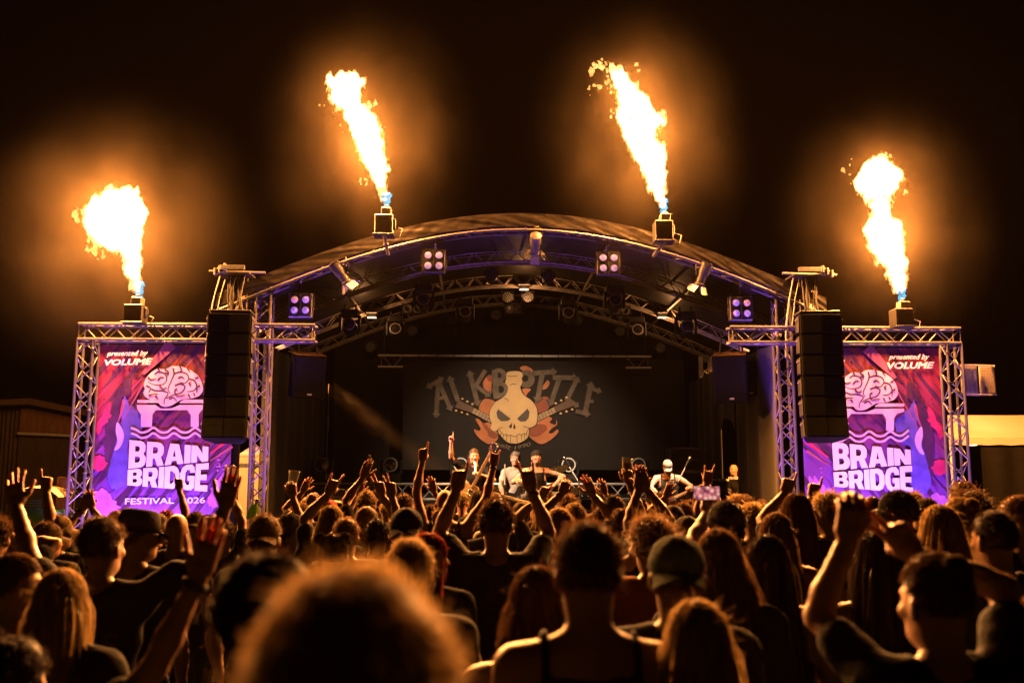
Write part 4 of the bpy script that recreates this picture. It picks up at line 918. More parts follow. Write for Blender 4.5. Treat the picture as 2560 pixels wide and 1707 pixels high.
pn = ['on the first rib left of the crown', 'on the first rib right of the crown', 'on the middle rib left of the beam', 'on the middle rib inside the beam', 'on the rear rib, third from the left', 'on the rear rib, second from the left', 'on the rear rib, outermost on the left', 'on the rear rib, fourth from the left', 'on the rear rib, right of the beam', 'on the rear rib, third from the right', 'on the rear rib, second from the right', 'on the rear rib, outermost on the right']
spread_things(proto_par(), pr, ['round honeycomb LED lamp ' + n for n in pn])
tw = [(*Z2(1281, 888), 19.2), (*Z2(2110, 892), 20.6), (*Z3(819, 902), 19.2)]
spread_things(proto_twin(), tw, ['two-eyed blinder lamp under the roof, left one', 'two-eyed blinder lamp under the roof, middle one', 'two-eyed blinder lamp under the roof, right one'])
# wash lamps on the middle rib that throw the pale beams
def wash(px, py, y, lab, aim, w, col, ang=38):
    c = at(px, py, y); t = thing('wash_lamp', c, lab, 'stage light', 'small wash lamps on the ribs')
    MB().box(c, (.2, .14, .13), None, .01).build('housing', M_BLACK, t); MB().box(c + Vector((0, -.02, -.068)), (.17, .1, .006)).build('lens', lamp_glow('wash_lens', (1, .85, .65), 2.0), t)
    MB().box(c + Vector((.0, -.075, .02)), (.21, .005, .012)).build('trim', M_WHITE, t)
    MB().tube([c + Vector((0, 0, .06)), c + Vector((0, 0, .25))], .012, 6).build('hanger', M_STEEL, t)
    spot(t, c + Vector((0, -.02, -.08)), aim, w, col, ang, .8, .04)
    ld = bpy.data.lights.new('rib_fill', 'POINT'); ld.energy = 15; ld.color = (1, .42, .14); ld.shadow_soft_size = .05; lo = bpy.data.objects.new('rib_fill', ld); COL.objects.link(lo); lo.parent = t; lo.location = (0, -.12, -.16)  # added warm point light below the lamp, brightens the roof ribs
c = at(1310, 716, 19.1); wash(1310, 716, 19.1, 'small wash lamp throwing a pale beam down the middle of the stage', (c.x, 19.2, .7), 130, (1, .8, .6))
c = at(930, 786, 19.1); wash(930, 786, 19.1, 'small wash lamp with white edge on the left of the middle rib', (atx(1240, 20.7), 20.7, 3.0), 10, (1, .7, .45), 60)
c = at(1655, 786, 19.1); wash(1655, 786, 19.1, 'small wash lamp with white edge on the right of the middle rib', (atx(1380, 20.7), 20.7, 3.0), 10, (1, .7, .45), 60)

# violet LED uplights on the grass in front of trusses and banners (behind the crowd)
def uplight(px, y, aim, w, lab, col=VIO, ang=70):
    x = atx(px, y); t = thing('led_uplight', (x, y, 0), lab, 'uplight', 'violet LED uplights along the stage foot')
    MB().box((x, y, .09), (.34, .16, .14), Matrix.Rotation(R(-35), 3, 'X'), .01).build('housing', M_BLACK, t)
    for k in range(6): MB().lathe([(.02, 0), (.018, .01), (0, .012)], 8, Matrix.Rotation(R(35), 3, 'X'), (x - .125 + .05 * k, y + .02, .165)).build('led_cell', lamp_glow('violet_led', VIO, 4), t)
    MB().box((x, y, .012), (.3, .2, .02)).build('foot_plate', M_STEEL, t)
    spot(t, (x, y + .06, .22), aim, w, col, ang, .7, .05)
UP_W = 560
for px, lab, tx in ((300, 'violet uplight on the grass below the left banner, outer one', 330), (470, 'violet uplight on the grass below the left banner, inner one', 430), (2130, 'violet uplight on the grass below the right banner, inner one', 2170), (2300, 'violet uplight on the grass below the right banner, outer one', 2270)):
    uplight(px, 13.75, at(tx, 1010, 14.8), UP_W, lab, (.60, .26, 1.0), 84)
uplight(930, 14.65, at(770, 690, 14.95), 1300, 'violet uplight at the foot of the stage towards the left tower', VIO, 27)
uplight(1690, 14.65, at(1850, 700, 14.95), 1300, 'violet uplight at the foot of the stage towards the right tower', VIO, 27)
uplight(1150, 14.35, at(1150, 590, 14.95), 650, 'violet uplight at the stage foot left of the middle', VIO, 50)
uplight(1470, 14.35, at(1470, 590, 14.95), 650, 'violet uplight at the stage foot right of the middle', VIO, 50)

uplight(668, 14.3, at(655, 900, 15.0), 2200, 'violet uplight at the foot of the left stage tower', VIO, 26)
uplight(1940, 14.3, at(1960, 900, 15.0), 2200, 'violet uplight at the foot of the right stage tower', VIO, 26)
uplight(170, 14.1, at(205, 960, 14.7), 1500, 'violet uplight at the foot of the left banner frame leg', (.62, .2, 1.0), 30)
uplight(2450, 14.1, at(2385, 960, 14.7), 500, 'violet uplight at the foot of the right banner frame leg', VIO, 30)

# ================================================================== side fill speakers
def side_fill(px, pyt, pyb, y, yaw, lab, w=.5):
    c = at(px, (pyt + pyb) / 2, y); h = atz(pyt, y, px) - atz(pyb, y, px); Rm = Matrix.Rotation(R(yaw), 3, 'Z') @ Matrix.Rotation(R(14), 3, 'X')
    t = thing('side_fill_speaker', c, lab, 'loudspeaker', 'hanging side fill speakers'); hh = h / 2
    prof = [(-w / 2, -.24), (w / 2, -.24), (w / 2, .02), (w * .3, .24), (-w * .3, .24), (-w / 2, .02)]
    MB().prism([prof], lambda u, v, q: c + Rm @ Vector((u, v, -hh + q)), h).build('cabinet', M_CAB, t)
    MB().box(c + Rm @ Vector((0, -.25, 0)), (w * .94, .02, h * .95), Rm, .005).build('grille', M_GRILLE, t)
    MB().box(c + Rm @ Vector((.02, -.263, -hh * .8)), (.07, .006, .025), Rm, .002).build('badge', M_LOGOGREY, t)
    MB().box(c + Rm @ Vector((0, 0, hh + .004)), (w * .98, .46, .006), Rm).build('top_panel', pm('brown_top_panel', (.16, .09, .05), .6), t)
    for s_ in (-1, 1): MB().tube([c + Rm @ Vector((s_ * w * .3, 0, hh)), c + Vector((s_ * .12, .05, hh + .35))], .014, 6).build('hanging_bar', M_STEEL, t)
side_fill(764, 884, 990, 15.7, 24, 'black side fill speaker hanging by the left drape')
side_fill(1828, 884, 1002, 15.6, -20, 'black side fill speaker hanging by the right drape, front one', .52)
side_fill(1880, 898, 985, 16.3, -26, 'black side fill speaker hanging behind its twin by the right drape', .48)

# ================================================================== flood panels on the right truss
def flood(px0, px1, py0, py1, y, yaw, lab, m):
    c = at((px0 + px1) / 2, (py0 + py1) / 2, y); w = (px1 - px0) * y / F / math.cos(R(yaw)); h = (py1 - py0) * y / F; Rm = Matrix.Rotation(R(yaw), 3, 'Z')
    t = thing('led_flood_panel', c, lab, 'flood light', 'LED flood panels by the right banner frame')
    MB().box(c + Rm @ Vector((0, .04, 0)), (w, .07, h), Rm, .008).build('housing', M_BOXGREY, t)
    MB().box(c + Rm @ Vector((0, .003, 0)), (w * .88, .008, h * .92), Rm).build('panel', m, t)
    nx, nz = 8, 16; cells = MB()
    for i in range(nx):
        for j in range(nz): p = c + Rm @ Vector((w * .84 * ((i + .5) / nx - .5), -.003, h * .88 * ((j + .5) / nz - .5))); cells.box(p, (w * .055, .008, h * .03), Rm)
    tag(cells.build('led_cells', M_LENS, t), kind='stuff')
    for q in (-1, 1): MB().tube([c + Rm @ Vector((-w / 2, .04, q * h * .5)), c + Rm @ Vector((w / 2 + .01, .04, q * h * .52))], .008, 6).build('bracket', M_ALU_OLD, t)
M_FLP = pm('flood_panel_pale', (.5, .42, .3), .5, 0, .1, 20)
flood(2406, 2448, 913, 987, 15.0, 8, 'pale LED flood panel on the right banner frame, nearer one', M_FLP)
flood(2452, 2488, 914, 986, 15.1, -14, 'dark LED flood panel beside the pale one on the right', pm('flood_panel_dark', (.12, .07, .045), .5))
t = thing('flood_bracket', at(2400, 950, 14.66), 'thin arm holding the flood panels to the right truss leg', 'bracket')
MB().tube([at(2395, 912, 14.66), at(2480, 914, 15.08)], .014, 6).build('upper_arm', M_ALU_OLD, t); MB().tube([at(2400, 986, 14.66), at(2480, 987, 15.08)], .014, 6).build('lower_arm', M_ALU_OLD, t)

# ================================================================== tents, shed, toilet
M_TENT = pm('white_tent_fabric', (.74, .58, .44), .8, 0, .06, 2, .1, 6, trans=.45)
def tent(px0, px1, pyt, pyb, y, lab, w):
    x0, x1 = atx(px0, y, pyt), atx(px1, y, pyt); zt, ze = atz(pyt, y, 2480), atz(pyb, y, 2480); yc = y + 1.5
    t = thing('party_tent', ((x0 + x1) / 2, yc, 0), lab, 'tent', 'white lit tents')
    def slope(fr):
        def f(u, v):
            e = .18 * (1 - v); x = x0 + .5 * v * .3 + (x1 - x0 - .5 * v * .3) * u
            return Vector((x, (y + 1.5 * v) if fr else (y + 3 - 1.5 * v), ze + .12 + (zt - ze - .12 + .12) * v - .05 * math.sin(v * math.pi) + .01 * nz3(u * 8, v * 5, 3)))
        return f
    MB().sheet(slope(1), 24, 10).build('front_roof_panel', M_TENT, t, smooth=True); MB().sheet(slope(0), 24, 10).build('rear_roof_panel', M_TENT, t, smooth=True)
    MB().sheet(lambda u, v: Vector((x0 + (x1 - x0) * u, y - .006, ze + .13 * v + .006 * math.sin(u * 60))), 60, 2).build('valance', M_TENT, t, smooth=True)
    for x in (x0 + .05, x1 - .05):
        for yy in (y + .05, y + 2.95): MB().tube([(x, yy, 0), (x, yy, ze + .1)], .025, 8).build('pole', M_ALU_OLD, t)
    MB().lathe([(.09, 0), (.1, .05), (.03, .12)], 12, None, ((x0 * .7 + x1 * .3), yc, ze + .05)).build('hanging_lamp', lamp_glow('tent_bulb', (1, .8, .5), 6), t)
    ld = bpy.data.lights.new('tent_light', 'POINT'); ld.energy = w; ld.color = (1, .55, .23); ld.shadow_soft_size = .1; lo = bpy.data.objects.new('tent_light', ld); COL.objects.link(lo); lo.parent = t; lo.location = Vector((x0 * .72 + x1 * .28, yc - .5, ze - .1)) - OFF[t]
    return t, x0, x1, ze
t, x0, x1, ze = tent(2368, 2900, 1040, 1112, 17.5, 'white party tent with glowing roof at the right edge', 13)
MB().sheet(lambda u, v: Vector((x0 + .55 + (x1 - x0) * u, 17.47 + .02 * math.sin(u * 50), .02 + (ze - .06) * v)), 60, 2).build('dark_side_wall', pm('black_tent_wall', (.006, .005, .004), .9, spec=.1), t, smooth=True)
t, x0, x1, ze = tent(560, 662, 1128, 1160, 19.5, 'small pale tent glimpsed through the left truss tower', 25)
MB().sheet(lambda u, v: Vector((x0 + (x1 - x0) * u, 19.6, .02 + (ze - .02) * v)), 10, 2).build('side_wall', M_TENT, t, smooth=True)

M_WOOD = pm('weathered_brown_boards', (.014, .007, .0035), .8, 0, .4, 3, .4, 30, spec=.04, tscale=(9, 9, 1)); M_SHED = pm('dark_corrugated_wall', (.005, .0035, .0024), .8, 0, .3, 4, .2, spec=.04)
y = 23.0; xa, xc, xb = at(-60, 1000, y).x, at(54, 1000, y).x, at(196, 1000, y).x
t = thing('wooden_shed', (xc, y, 0), 'dark wooden shed with corrugated side and boarded front at far left', 'shed')
zt0, zt1, zm = atz(1016, y, 60), atz(1034, y, 190), atz(1084, y, 120)
MB().sheet(lambda u, v: Vector((xa - 1 + (xc - xa + 1) * u, y + .06 * abs(math.sin(u * 60)) + .4 * (1 - u), atz(1024, y) * v)), 240, 1).build('side_wall', M_SHED, t)
n = 22
for i in range(n):
    w = (xb - xc) / n; x = xc + (i + .5) * w; top = zt0 + (zt1 - zt0) * (i + .5) / n
    MB().box((x, y + random.uniform(-.008, .008), (zm + top) / 2), (w * .94, .04, top - zm), None, .004).build('plank', M_WOOD, t)
    MB().box((x, y + .03 + random.uniform(-.008, .008), zm / 2 - .03), (w * .94, .04, zm - .08), None, .004).build('plank', M_SHED, t)
MB().tube([(xc, y - .08, zm), (xb - .1, y - .08, zm - .05)], .035, 8).build('rail', M_STEEL, t)
rx = at(88, 998, y)
MB().prism([[(xa - 1, atz(1014, y)), (rx.x, rx.z), (xb + .3, zt1 + .05), (xb + .3, zt1 - .06), (rx.x, rx.z - .14), (xa - 1, atz(1024, y))]], lambda u, v, w: Vector((u, y - .3 + w, v)), 4.0).build('roof', pm('brown_tin_roof', (.008, .005, .003), .8, 0, spec=.04), t)
MB().box(((xa + xb) / 2, y + 3.4, 1.5), (xb - xa + 1, .1, 3.0)).build('back_wall', M_SHED, t)
y = 14.4; c0, c1 = at(28, 1222, y), at(146, 1222, y)
t = thing('portable_toilet', ((c0.x + c1.x) / 2, y, 0), 'green portable toilet with pale domed roof at the left', 'toilet'); cx = (c0.x + c1.x) / 2; w = c1.x - c0.x; zr = atz(1238, y)
M_GRN = pm('green_plastic', (.05, .2, .1), .5, 0, .15, 10)
MB().box((cx, y + w / 2, zr / 2 - .1), (w * .92, w * .92, zr - .2), None, .03).build('cabin', M_GRN, t)
dm = MB().sheet(lambda u, v: Vector((cx + w * (u - .5) * 1.04, y + w * (v - .5) * 1.04 + w / 2, zr - .02 + .16 * (1 - abs(2 * u - 1) ** 2.6) * (1 - .2 * abs(2 * v - 1) ** 3))), 20, 12); dm.build('roof', pm('pale_plastic_roof', (.62, .5, .34), .5, 0, .1), t, smooth=True)
for k in range(4): MB().box((cx - w * .12, y + .03, zr - .07 - .035 * k), (w * .5, .02, .014)).build('vent_slat', M_GRN, t)
tb = thing('brown_panel_fence', (at(160, 1200, 15.2).x, 15.2, 0), 'short brown board fence between shed and left truss leg', 'fence')
for k in range(7): MB().box((at(146 + k * 6, 1195, 15.2).x, 15.2, atz(1192, 15.2) / 2), (.034, .02, atz(1192, 15.2)), None, .003).build('board', pm('rust_brown_board', (.2, .09, .04), .7), tb)

# ================================================================== gear on stage
y = 19.5; zt_, zb_ = atz(1207, y), atz(1250, y); xa, xb = atx(785, y), atx(1760, y)
t = thing('riser_truss', ((xa + xb) / 2, y, FLOOR), 'bright low truss lying across the stage behind the band', 'truss')
truss(t, (xa, y, (zt_ + zb_) / 2), (xb, y, (zt_ + zb_) / 2), (0, 0, 1), zt_ - zb_ - .04, .026, .26, M_ALU_NEW, _bl2)
for k in range(6): x = xa + .1 + (xb - xa - .2) * k / 5; MB().box((x, y, (FLOOR + zb_) / 2 - .01), (.1, .25, zb_ - FLOOR - .03), None, .01).build('stand', M_STEEL, t)
def floor_head(px, lab, first=[None]):
    x = atx(px, y); c = Vector((x, y, zt_))
    if first[0] is not None: copy_tree(first[0], c, lab); return
    t = thing('floor_moving_head', c, lab, 'moving light', 'moving heads standing on the low truss'); first[0] = t
    MB().box(c + Vector((0, 0, .1)), (.36, .28, .16), None, .02).build('base', M_BLACK, t)
    for s_ in (-1, 1): MB().box(c + Vector((s_ * .19, 0, .3)), (.05, .16, .3), None, .02).build('yoke_arm', M_BLACK, t)
    Rm = Matrix.Rotation(R(94), 3, 'X'); h = c + Vector((0, 0, .36))
    MB().lathe([(.06, -.17), (.14, -.13), (.15, 0), (.135, .14), (.12, .15)], 22, Rm, h).build('head', M_BLACK, t, smooth=True)
    MB().lathe([(.115, .155), (.137, .155), (.137, .172), (.115, .172)], 26, Rm, h, False).build('lens_ring', M_WHITE, t, smooth=True)
    MB().lathe([(.115, .15), (.08, .155), (0, .16)], 20, Rm, h).build('lens', M_LENSDK, t, smooth=True)
    for a in range(5): MB().lathe([(.018, 0), (.012, .006), (0, .008)], 7, Rm, h + Rm @ Vector((.05 * math.cos(a * 1.5 + .4), .05 * math.sin(a * 2.1), .165))).build('lens_glint', M_CHROME, t)
for px, lab in ((806, 'moving head lamp with white ring on the low truss, leftmost'), (977, 'moving head lamp with white ring, second from left on the low truss'), (1152, 'moving head lamp with white ring half hidden behind the singer'), (1420, 'moving head lamp with white ring right of the drummer cymbals'), (1594, 'moving head lamp with white ring, rightmost on the low truss')): floor_head(px, lab)

def mic_stand(px, py, y, lab, boom=(.12, .0), mic=True):
    p = at(px, py, y); b = Vector((p.x - boom[0], y - .02, FLOOR)); t = thing('microphone_stand', b, lab, 'microphone stand', 'microphone stands on the stage')
    top = Vector((b.x, b.y, p.z - .34))
    MB().tube([b + Vector((0, 0, .12)), top], .012, 8).build('pole', M_STEEL, t); MB().tube([top + Vector((0, 0, -.02)), p], .009, 6).build('boom', M_ALU_OLD, t)
    for k in range(3): a = k * 2.09; MB().tube([b + Vector((0, 0, .14)), b + Vector((.3 * math.cos(a), .3 * math.sin(a), .01))], .009, 6).build('foot', M_STEEL, t)
    MB().lathe([(.02, -.02), (.02, .02)], 10, None, top).build('boom_clamp', M_BLACK, t)
    if mic:
        d = (p - top).normalized(); Rm = frame(d, (0, 1, 0)); MB().lathe([(.012, -.12), (.02, 0)], 10, Rm, p).build('microphone_body', M_BLACK, t, smooth=True)
        MB().lathe([(.014, 0), (.028, .02), (.03, .04), (.022, .062), (0, .07)], 12, Rm, p).build('microphone_grille', M_CHROME, t, smooth=True)
mic_stand(922, 1147, 15.6, 'microphone stand standing alone at the left of the stage', (.10, 0)); mic_stand(1413, 1150, 16.2, 'slanting microphone stand beside the man in the tank top', (-.22, 0)); mic_stand(1262, 1160, 15.9, 'thin black microphone stand in front of the bass player', (.0, 0), False); mic_stand(1722, 1151, 15.7, 'microphone stand in front of the capped guitarist', (.2, 0))
def amp(px, pyt, y, w, h, lab, front, cab=True):
    c = at(px, pyt, y); t = thing('guitar_amplifier', (c.x, y, FLOOR), lab, 'amplifier', 'amplifiers on the stage'); z0 = c.z - h
    MB().box((c.x, y, z0 + h / 2), (w, .28, h), None, .02).build('cabinet', M_BLACK, t)
    MB().box((c.x, y - .142, z0 + h * .38), (w * .94, .012, h * .62), None, .004).build('grille_cloth', front, t)
    p = MB().box((c.x, y - .143, z0 + h * .84), (w * .94, .012, h * .2), None, .004).build('control_panel', M_WHITE, t)
    for k in range(7): MB().lathe([(.013, 0), (.011, .02), (0, .022)], 8, Matrix.Rotation(R(90), 3, 'X'), (c.x - w * .36 + k * w * .09, y - .15, z0 + h * .84)).build('knob', M_BLACK, p)
    MB().tube([(c.x - .09, y, c.z), (c.x - .06, y, c.z + .03), (c.x + .06, y, c.z + .03), (c.x + .09, y, c.z)], .01, 6).build('handle', M_BLACK, t)
    if cab and z0 - FLOOR > .1: MB().box((c.x, y, (FLOOR + z0) / 2 - .002), (w * 1.08, .36, z0 - FLOOR - .006), None, .02).build('speaker_cabinet', M_DECK, t); MB().box((c.x, y - .183, (FLOOR + z0) / 2), (w, .012, (z0 - FLOOR) * .85)).build('speaker_grille', M_CAB, t)
    return c, z0
M_CREAM = pm('cream_grille_cloth', (.5, .38, .24), .8, 0, .1, 60)
c, z0 = amp(868, 1227, 17.2, .54, .2, 'small cream-fronted guitar amplifier at the left of the stage', M_CREAM)
for k, dx in enumerate((-.13, .13)):
    o = MB().sheet(lambda u, v: Vector((c.x + dx + .22 * (u - .5), 17.2 + .2 * (v - .5), c.z + .012 + .035 * (1 - abs(2 * u - 1) ** 3) * (1 - abs(2 * v - 1) ** 3) + .004 * nz3(u * 9, v * 9, k))), 12, 8).build('towel', M_WHITE, None, True, (c.x + dx, 17.2, c.z)); tag(o, ('white folded towel on the cream amplifier, left one', 'white folded towel on the cream amplifier, right one')[k], 'towel', 'towels on the amplifier')
amp(1452, 1240, 18.4, .5, .22, 'dark amplifier head with white trim right of the drum kit', M_CAB); amp(1565, 1246, 18.6, .62, .2, 'pale-topped amplifier left of the capped guitarist', M_CREAM)
c, z0 = amp(1785, 1196, 18.0, .5, .17, 'small amplifier with green lights at the right of the stage', M_CAB)
MB().box((c.x - .1, 17.85, c.z - .05), (.02, .006, .012)).build('power_light', lamp_glow('green_led', (.1, 1, .3), 2), bpy.data.objects[[o.name for o in bpy.data.objects if o.get('label', '') == 'small amplifier with green lights at the right of the stage'][0]])
c = at(1712, 1172, 18.6); t = thing('flight_case', (c.x, 18.6, FLOOR), 'black flight case rack with silver edges behind the capped guitarist', 'flight case'); w, hz = .62, .42
for k in range(3):
    z = c.z + .17 - k * .44; cs = MB().box((c.x, 18.6, z), (w, .5, .42), None, .006).build('case', M_BLACK, t)
    for sx in (-1, 1):
        MB().box((c.x + sx * w / 2, 18.35, z), (.03, .03, .425)).build('edge_rail', M_CHROME, cs); MB().box((c.x, 18.35, z + sx * .205), (w, .03, .03)).build('edge_rail', M_CHROME, cs)
        for sz in (-1, 1): MB().box((c.x + sx * w * .47, 18.333, z + sz * .19), (.08, .02, .07), None, .008).build('corner', M_CHROME, cs)
    MB().box((c.x, 18.342, z), (w * .8, .01, .05), None, .003).build('rack_unit', M_STEEL, cs)
# hanging cable on the left and its stand
c = at(820, 1040, 17.0); t = thing('hanging_cable', c, 'long thin cable hanging in front of the left drape', 'cable')
MB().tube([at(822, 960, 17.0), at(820, 1040, 17.0), at(819, 1080, 17.0), at(817, 1130, 17.0), at(815, 1200, 17.0)], .008, 6).build('cord', M_PALEROPE, t, smooth=True); MB().tube([at(820, 1042, 16.99), at(820, 1076, 16.99)], .02, 8, r1=.014).build('plug', M_PALEROPE, t, smooth=True)
# drum kit
cx, yk = atx(1345, 18.1), 18.1; t = thing('drum_kit', (cx, yk, FLOOR), 'drum kit with bronze cymbals half hidden behind the band', 'drum kit')
M_DRUM = pm('white_drum_shell', (.6, .56, .5), .3, 0, .1, 8, coat=.5)
RX = Matrix.Rotation(R(90), 3, 'X')
MB().lathe([(.28, 0), (.29, .02), (.28, .04), (.28, .4), (.29, .42), (.28, .44)], 24, RX, (cx, yk + .2, FLOOR + .3)).build('kick_drum', M_DRUM, t, smooth=True)
for dx, dy, z, r_ in ((-.2, 0, .75, .15), (.2, 0, .75, .16), (.6, .15, .45, .2), (-.55, .2, .55, .18)): MB().lathe([(r_, 0), (r_ + .01, .01), (r_, .03), (r_, .2), (r_ + .01, .23), (r_, .24)], 20, Matrix.Rotation(R(12), 3, 'X'), (cx + dx, yk + dy, FLOOR + z)).build('drum', M_DRUM, t, smooth=True)
for px, py, r_, tl in ((1390, 1176, .26, 18), (1305, 1236, .2, -6), (1450, 1225, .24, 10), (1236, 1222, .22, -12)):
    p = at(px, py, 18.1); cy_ = MB().lathe([(r_, 0), (r_ * .5, .018), (.04, .026), (.03, .045), (0, .05)], 26, Matrix.Rotation(R(16), 3, 'X') @ Matrix.Rotation(R(-tl), 3, 'Y'), p).build('cymbal', M_BRONZE, t, smooth=True)
    MB().tube([(p.x, 18.1, FLOOR), p], .011, 6).build('cymbal_stand', M_CHROME, t)
# ================================================================== people
def skin_mat(name, col, rough=.5):
    m = pm(name, col, rough, 0, .1, 14, .08, 90); b = m.node_tree.nodes['Principled BSDF']; b.inputs['Subsurface Weight'].default_value = .5; b.inputs['Subsurface Radius'].default_value = (1.0, .36, .18); b.inputs['Subsurface Scale'].default_value = .018
    return m
SKINS = [skin_mat('skin_fair', (.47, .27, .18)), skin_mat('skin_tan', (.40, .22, .14)), skin_mat('skin_rosy', (.50, .26, .185))]
M_EYE = pm('eye_dark', (.03, .02, .02), .2, 0, .1); M_EYEW = pm('eye_white', (.7, .66, .62), .3, 0, .05); M_LIP = pm('lip', (.42, .16, .13), .5, 0, .1); M_MOUTH = pm('mouth_inside', (.05, .015, .012), .6, 0, .1)
def hair_mat(name, col):
    m = pm(name, col, .5, 0, .65, 55, 0, trans=.4, spec=.4, tscale=(1, 1, .06)); return m
HAIR = {k: hair_mat('hair_' + k, c) for k, c in dict(blond=(.55, .35, .15), brown=(.11, .055, .025), dark=(.03, .018, .012), red=(.30, .05, .018), grey=(.32, .27, .22), lightbrown=(.22, .12, .055)).items()}
CLOTH = {k: pm('cloth_' + k, c, .9, 0, .25, 8, .35, 26, spec=.07) for k, c in dict(black=(.012, .011, .011), charcoal=(.03, .028, .027), grey=(.34, .31, .28), white=(.6, .56, .5), navy=(.015, .018, .03), orange=(.38, .14, .06), denim=(.035, .045, .075), olive=(.06, .055, .03), khaki=(.22, .16, .09), pink=(.55, .13, .12), green=(.03, .05, .03), brown=(.08, .05, .03), plum=(.06, .02, .03), sand=(.34, .25, .16)).items()}
M_SHOE = pm('shoe_rubber', (.03, .028, .026), .6)
M_BAND = pm('wristband', (.02, .02, .02), .6)
nv = lambda a: np.array(a, float)

# ---- hands: fingers along +z, palm towards +y, thumb on -x (a right hand); mirrored for a left one
POSES = dict(open=([.12, .08, .1, .16], .1, 7), point=([.02, .95, 1, 1], .8, 0), horns=([.03, .98, .98, .05], .8, 6), hold=([.5, .52, .55, .6], .3, 2), fist=([.9, .95, .98, 1], .85, 0), flat=([.06, .05, .06, .1], .05, 2), relax=([.3, .34, .38, .42], .3, 3), victory=([.03, .04, .95, .98], .8, 9), grip=([.7, .74, .78, .8], .6, 1))
HANDS = {}
def hand(pose, vox):
    k = (pose, vox)
    if k in HANDS: return HANDS[k]
    curl, thumb, spread = POSES[pose]; S = SDF()
    S.cone((0, 0, -.05), (0, .002, .012), .027, .029, .02); S.rbox((0, 0, .05), (.026, .003, .03), .013, .015); S.ell((-.024, .01, .035), (.016, .014, .03), .012)
    for i, (x, z, L) in enumerate(((-.031, .088, .074), (-.0105, .094, .083), (.0105, .09, .077), (.03, .08, .06))):
        a = R((i - 1.5) * spread); p = nv((x, 0, z)); ang = 0; pts = [p]
        for seg, bend in ((.44, 82), (.31, 100), (.25, 62)):
            ang += R(bend) * curl[i]; d = nv((math.sin(a) * math.cos(ang), math.sin(ang), math.cos(a) * math.cos(ang))); p = p + d * L * seg; pts.append(p)
        S.cone(nv((x * .8, 0, .05)), pts[0], .011, .0105, .008)
        for q, (u, v) in enumerate(zip(pts, pts[1:])): S.cone(u, v, .0098 - .001 * q, .0092 - .001 * q, .003)
    d0 = nv((-.75, .25, .62)) * (1 - thumb) + nv((-.15, .85, .5)) * thumb; d0 /= np.linalg.norm(d0); d1 = nv((-.45, .2, .87)) * (1 - thumb) + nv((.75, .5, .42)) * thumb; d1 /= np.linalg.norm(d1)
    p = nv((-.026, .004, .022)); q = p + d0 * .042; r_ = q + d1 * .034; s_ = r_ + d1 * .024
    S.cone(p, q, .016, .0125, .008); S.cone(q, r_, .0118, .0105, .003); S.cone(r_, s_, .0105, .0085, .003)
    HANDS[k] = S.mesh(vox); return HANDS[k]

def ik(S, W, L1, L2, hint):
    d = W - S; D = np.linalg.norm(d); u = d / D
    st = max(1.0, D / ((L1 + L2) * .985)); st = min(st, 1.16); L1 *= st; L2 *= st
    D = min(D, (L1 + L2) * .985); a = (L1 * L1 - L2 * L2 + D * D) / (2 * D); h = math.sqrt(max(L1 * L1 - a * a, 0))
    hn = hint - (hint @ u) * u; hn /= (np.linalg.norm(hn) + 1e-9)
    return S + u * a + hn * h, S + u * D

def head_sdf(f=1.0):
    S = SDF(); S.ell((0, -.012, .022), (.076, .094, .094), .03); S.ell((0, .028, -.035), (.057, .062, .084), .035); S.ell((0, .06, -.096), (.028, .026, .022), .035); S.ell((0, .02, -.085), (.05, .05, .032), .03)
    S.cone((0, .084, .004), (0, .106, -.034), .009, .0135, .012); S.ell((0, .077, .022), (.046, .016, .011), .014); S.ell((0, .086, -.064), (.022, .011, .010), .01)
    for s_ in (-1, 1): S.ell((s_ * .041, .066, -.03), (.02, .02, .016), .02); S.ell((s_ * .079, -.008, -.018), (.009, .021, .032), .008, Matrix.Rotation(R(s_ * 18), 3, 'Z')); S.ell((s_ * .014, .096, -.036), (.008, .008, .007), .006)
    S.cone((0, -.022, -.07), (0, -.03, -.21), .055, .06, .04)
    return S
HEADM = {}
def head_mesh(vox):
    if vox not in HEADM: HEADM[vox] = head_sdf().mesh(vox, lo=nv((-.2, -.2, -.17)), hi=nv((.2, .2, .2)))
    return HEADM[vox]
def sphere(r, n=8, m=6):
    v = []; f = []
    for j in range(m + 1):
        for i in range(n): a, b = 2 * math.pi * i / n, math.pi * j / m; v.append((r[0] * math.cos(a) * math.sin(b), r[1] * math.sin(a) * math.sin(b), r[2] * math.cos(b)))
    f = [[j * n + i, (j + 1) * n + i, (j + 1) * n + (i + 1) % n, j * n + (i + 1) % n] for j in range(m) for i in range(n)]
    return nv(v), np.array(f)

# ---- hair: ribbons growing from the scalp over a close cap
def ribbons(P, w, taper=.35):
    """P (n, m, 3) strand points -> verts, quads"""
    n, m, _ = P.shape; d = np.gradient(P, axis=1); d /= (np.linalg.norm(d, axis=2, keepdims=True) + 1e-9)
    rv = RNG.normal(size=(n, 1, 3)); s = np.cross(d, rv); s /= (np.linalg.norm(s, axis=2, keepdims=True) + 1e-9)
    ww = (w * (1 - (1 - taper) * np.linspace(0, 1, m) ** 1.5))[None, :, None] * RNG.uniform(.6, 1.3, (n, 1, 1)) / 2
    V = np.stack([P - s * ww, P + s * ww], 2).reshape(-1, 3); b = (np.arange(n) * m * 2)[:, None] + (np.arange(m - 1) * 2)[None, :]
    Q = np.stack([b, b + 1, b + 3, b + 2], -1).reshape(-1, 4); return V, Q
def scalp_dirs(n, low=-.62, front=.28):
    u = RNG.normal(size=(n * 3, 3)); u /= np.linalg.norm(u, axis=1, keepdims=True)
    lim = low + (front - low) * np.clip((u[:, 1] + .35) / 1.0, 0, 1); u = u[u[:, 2] > lim]; return u[:n]
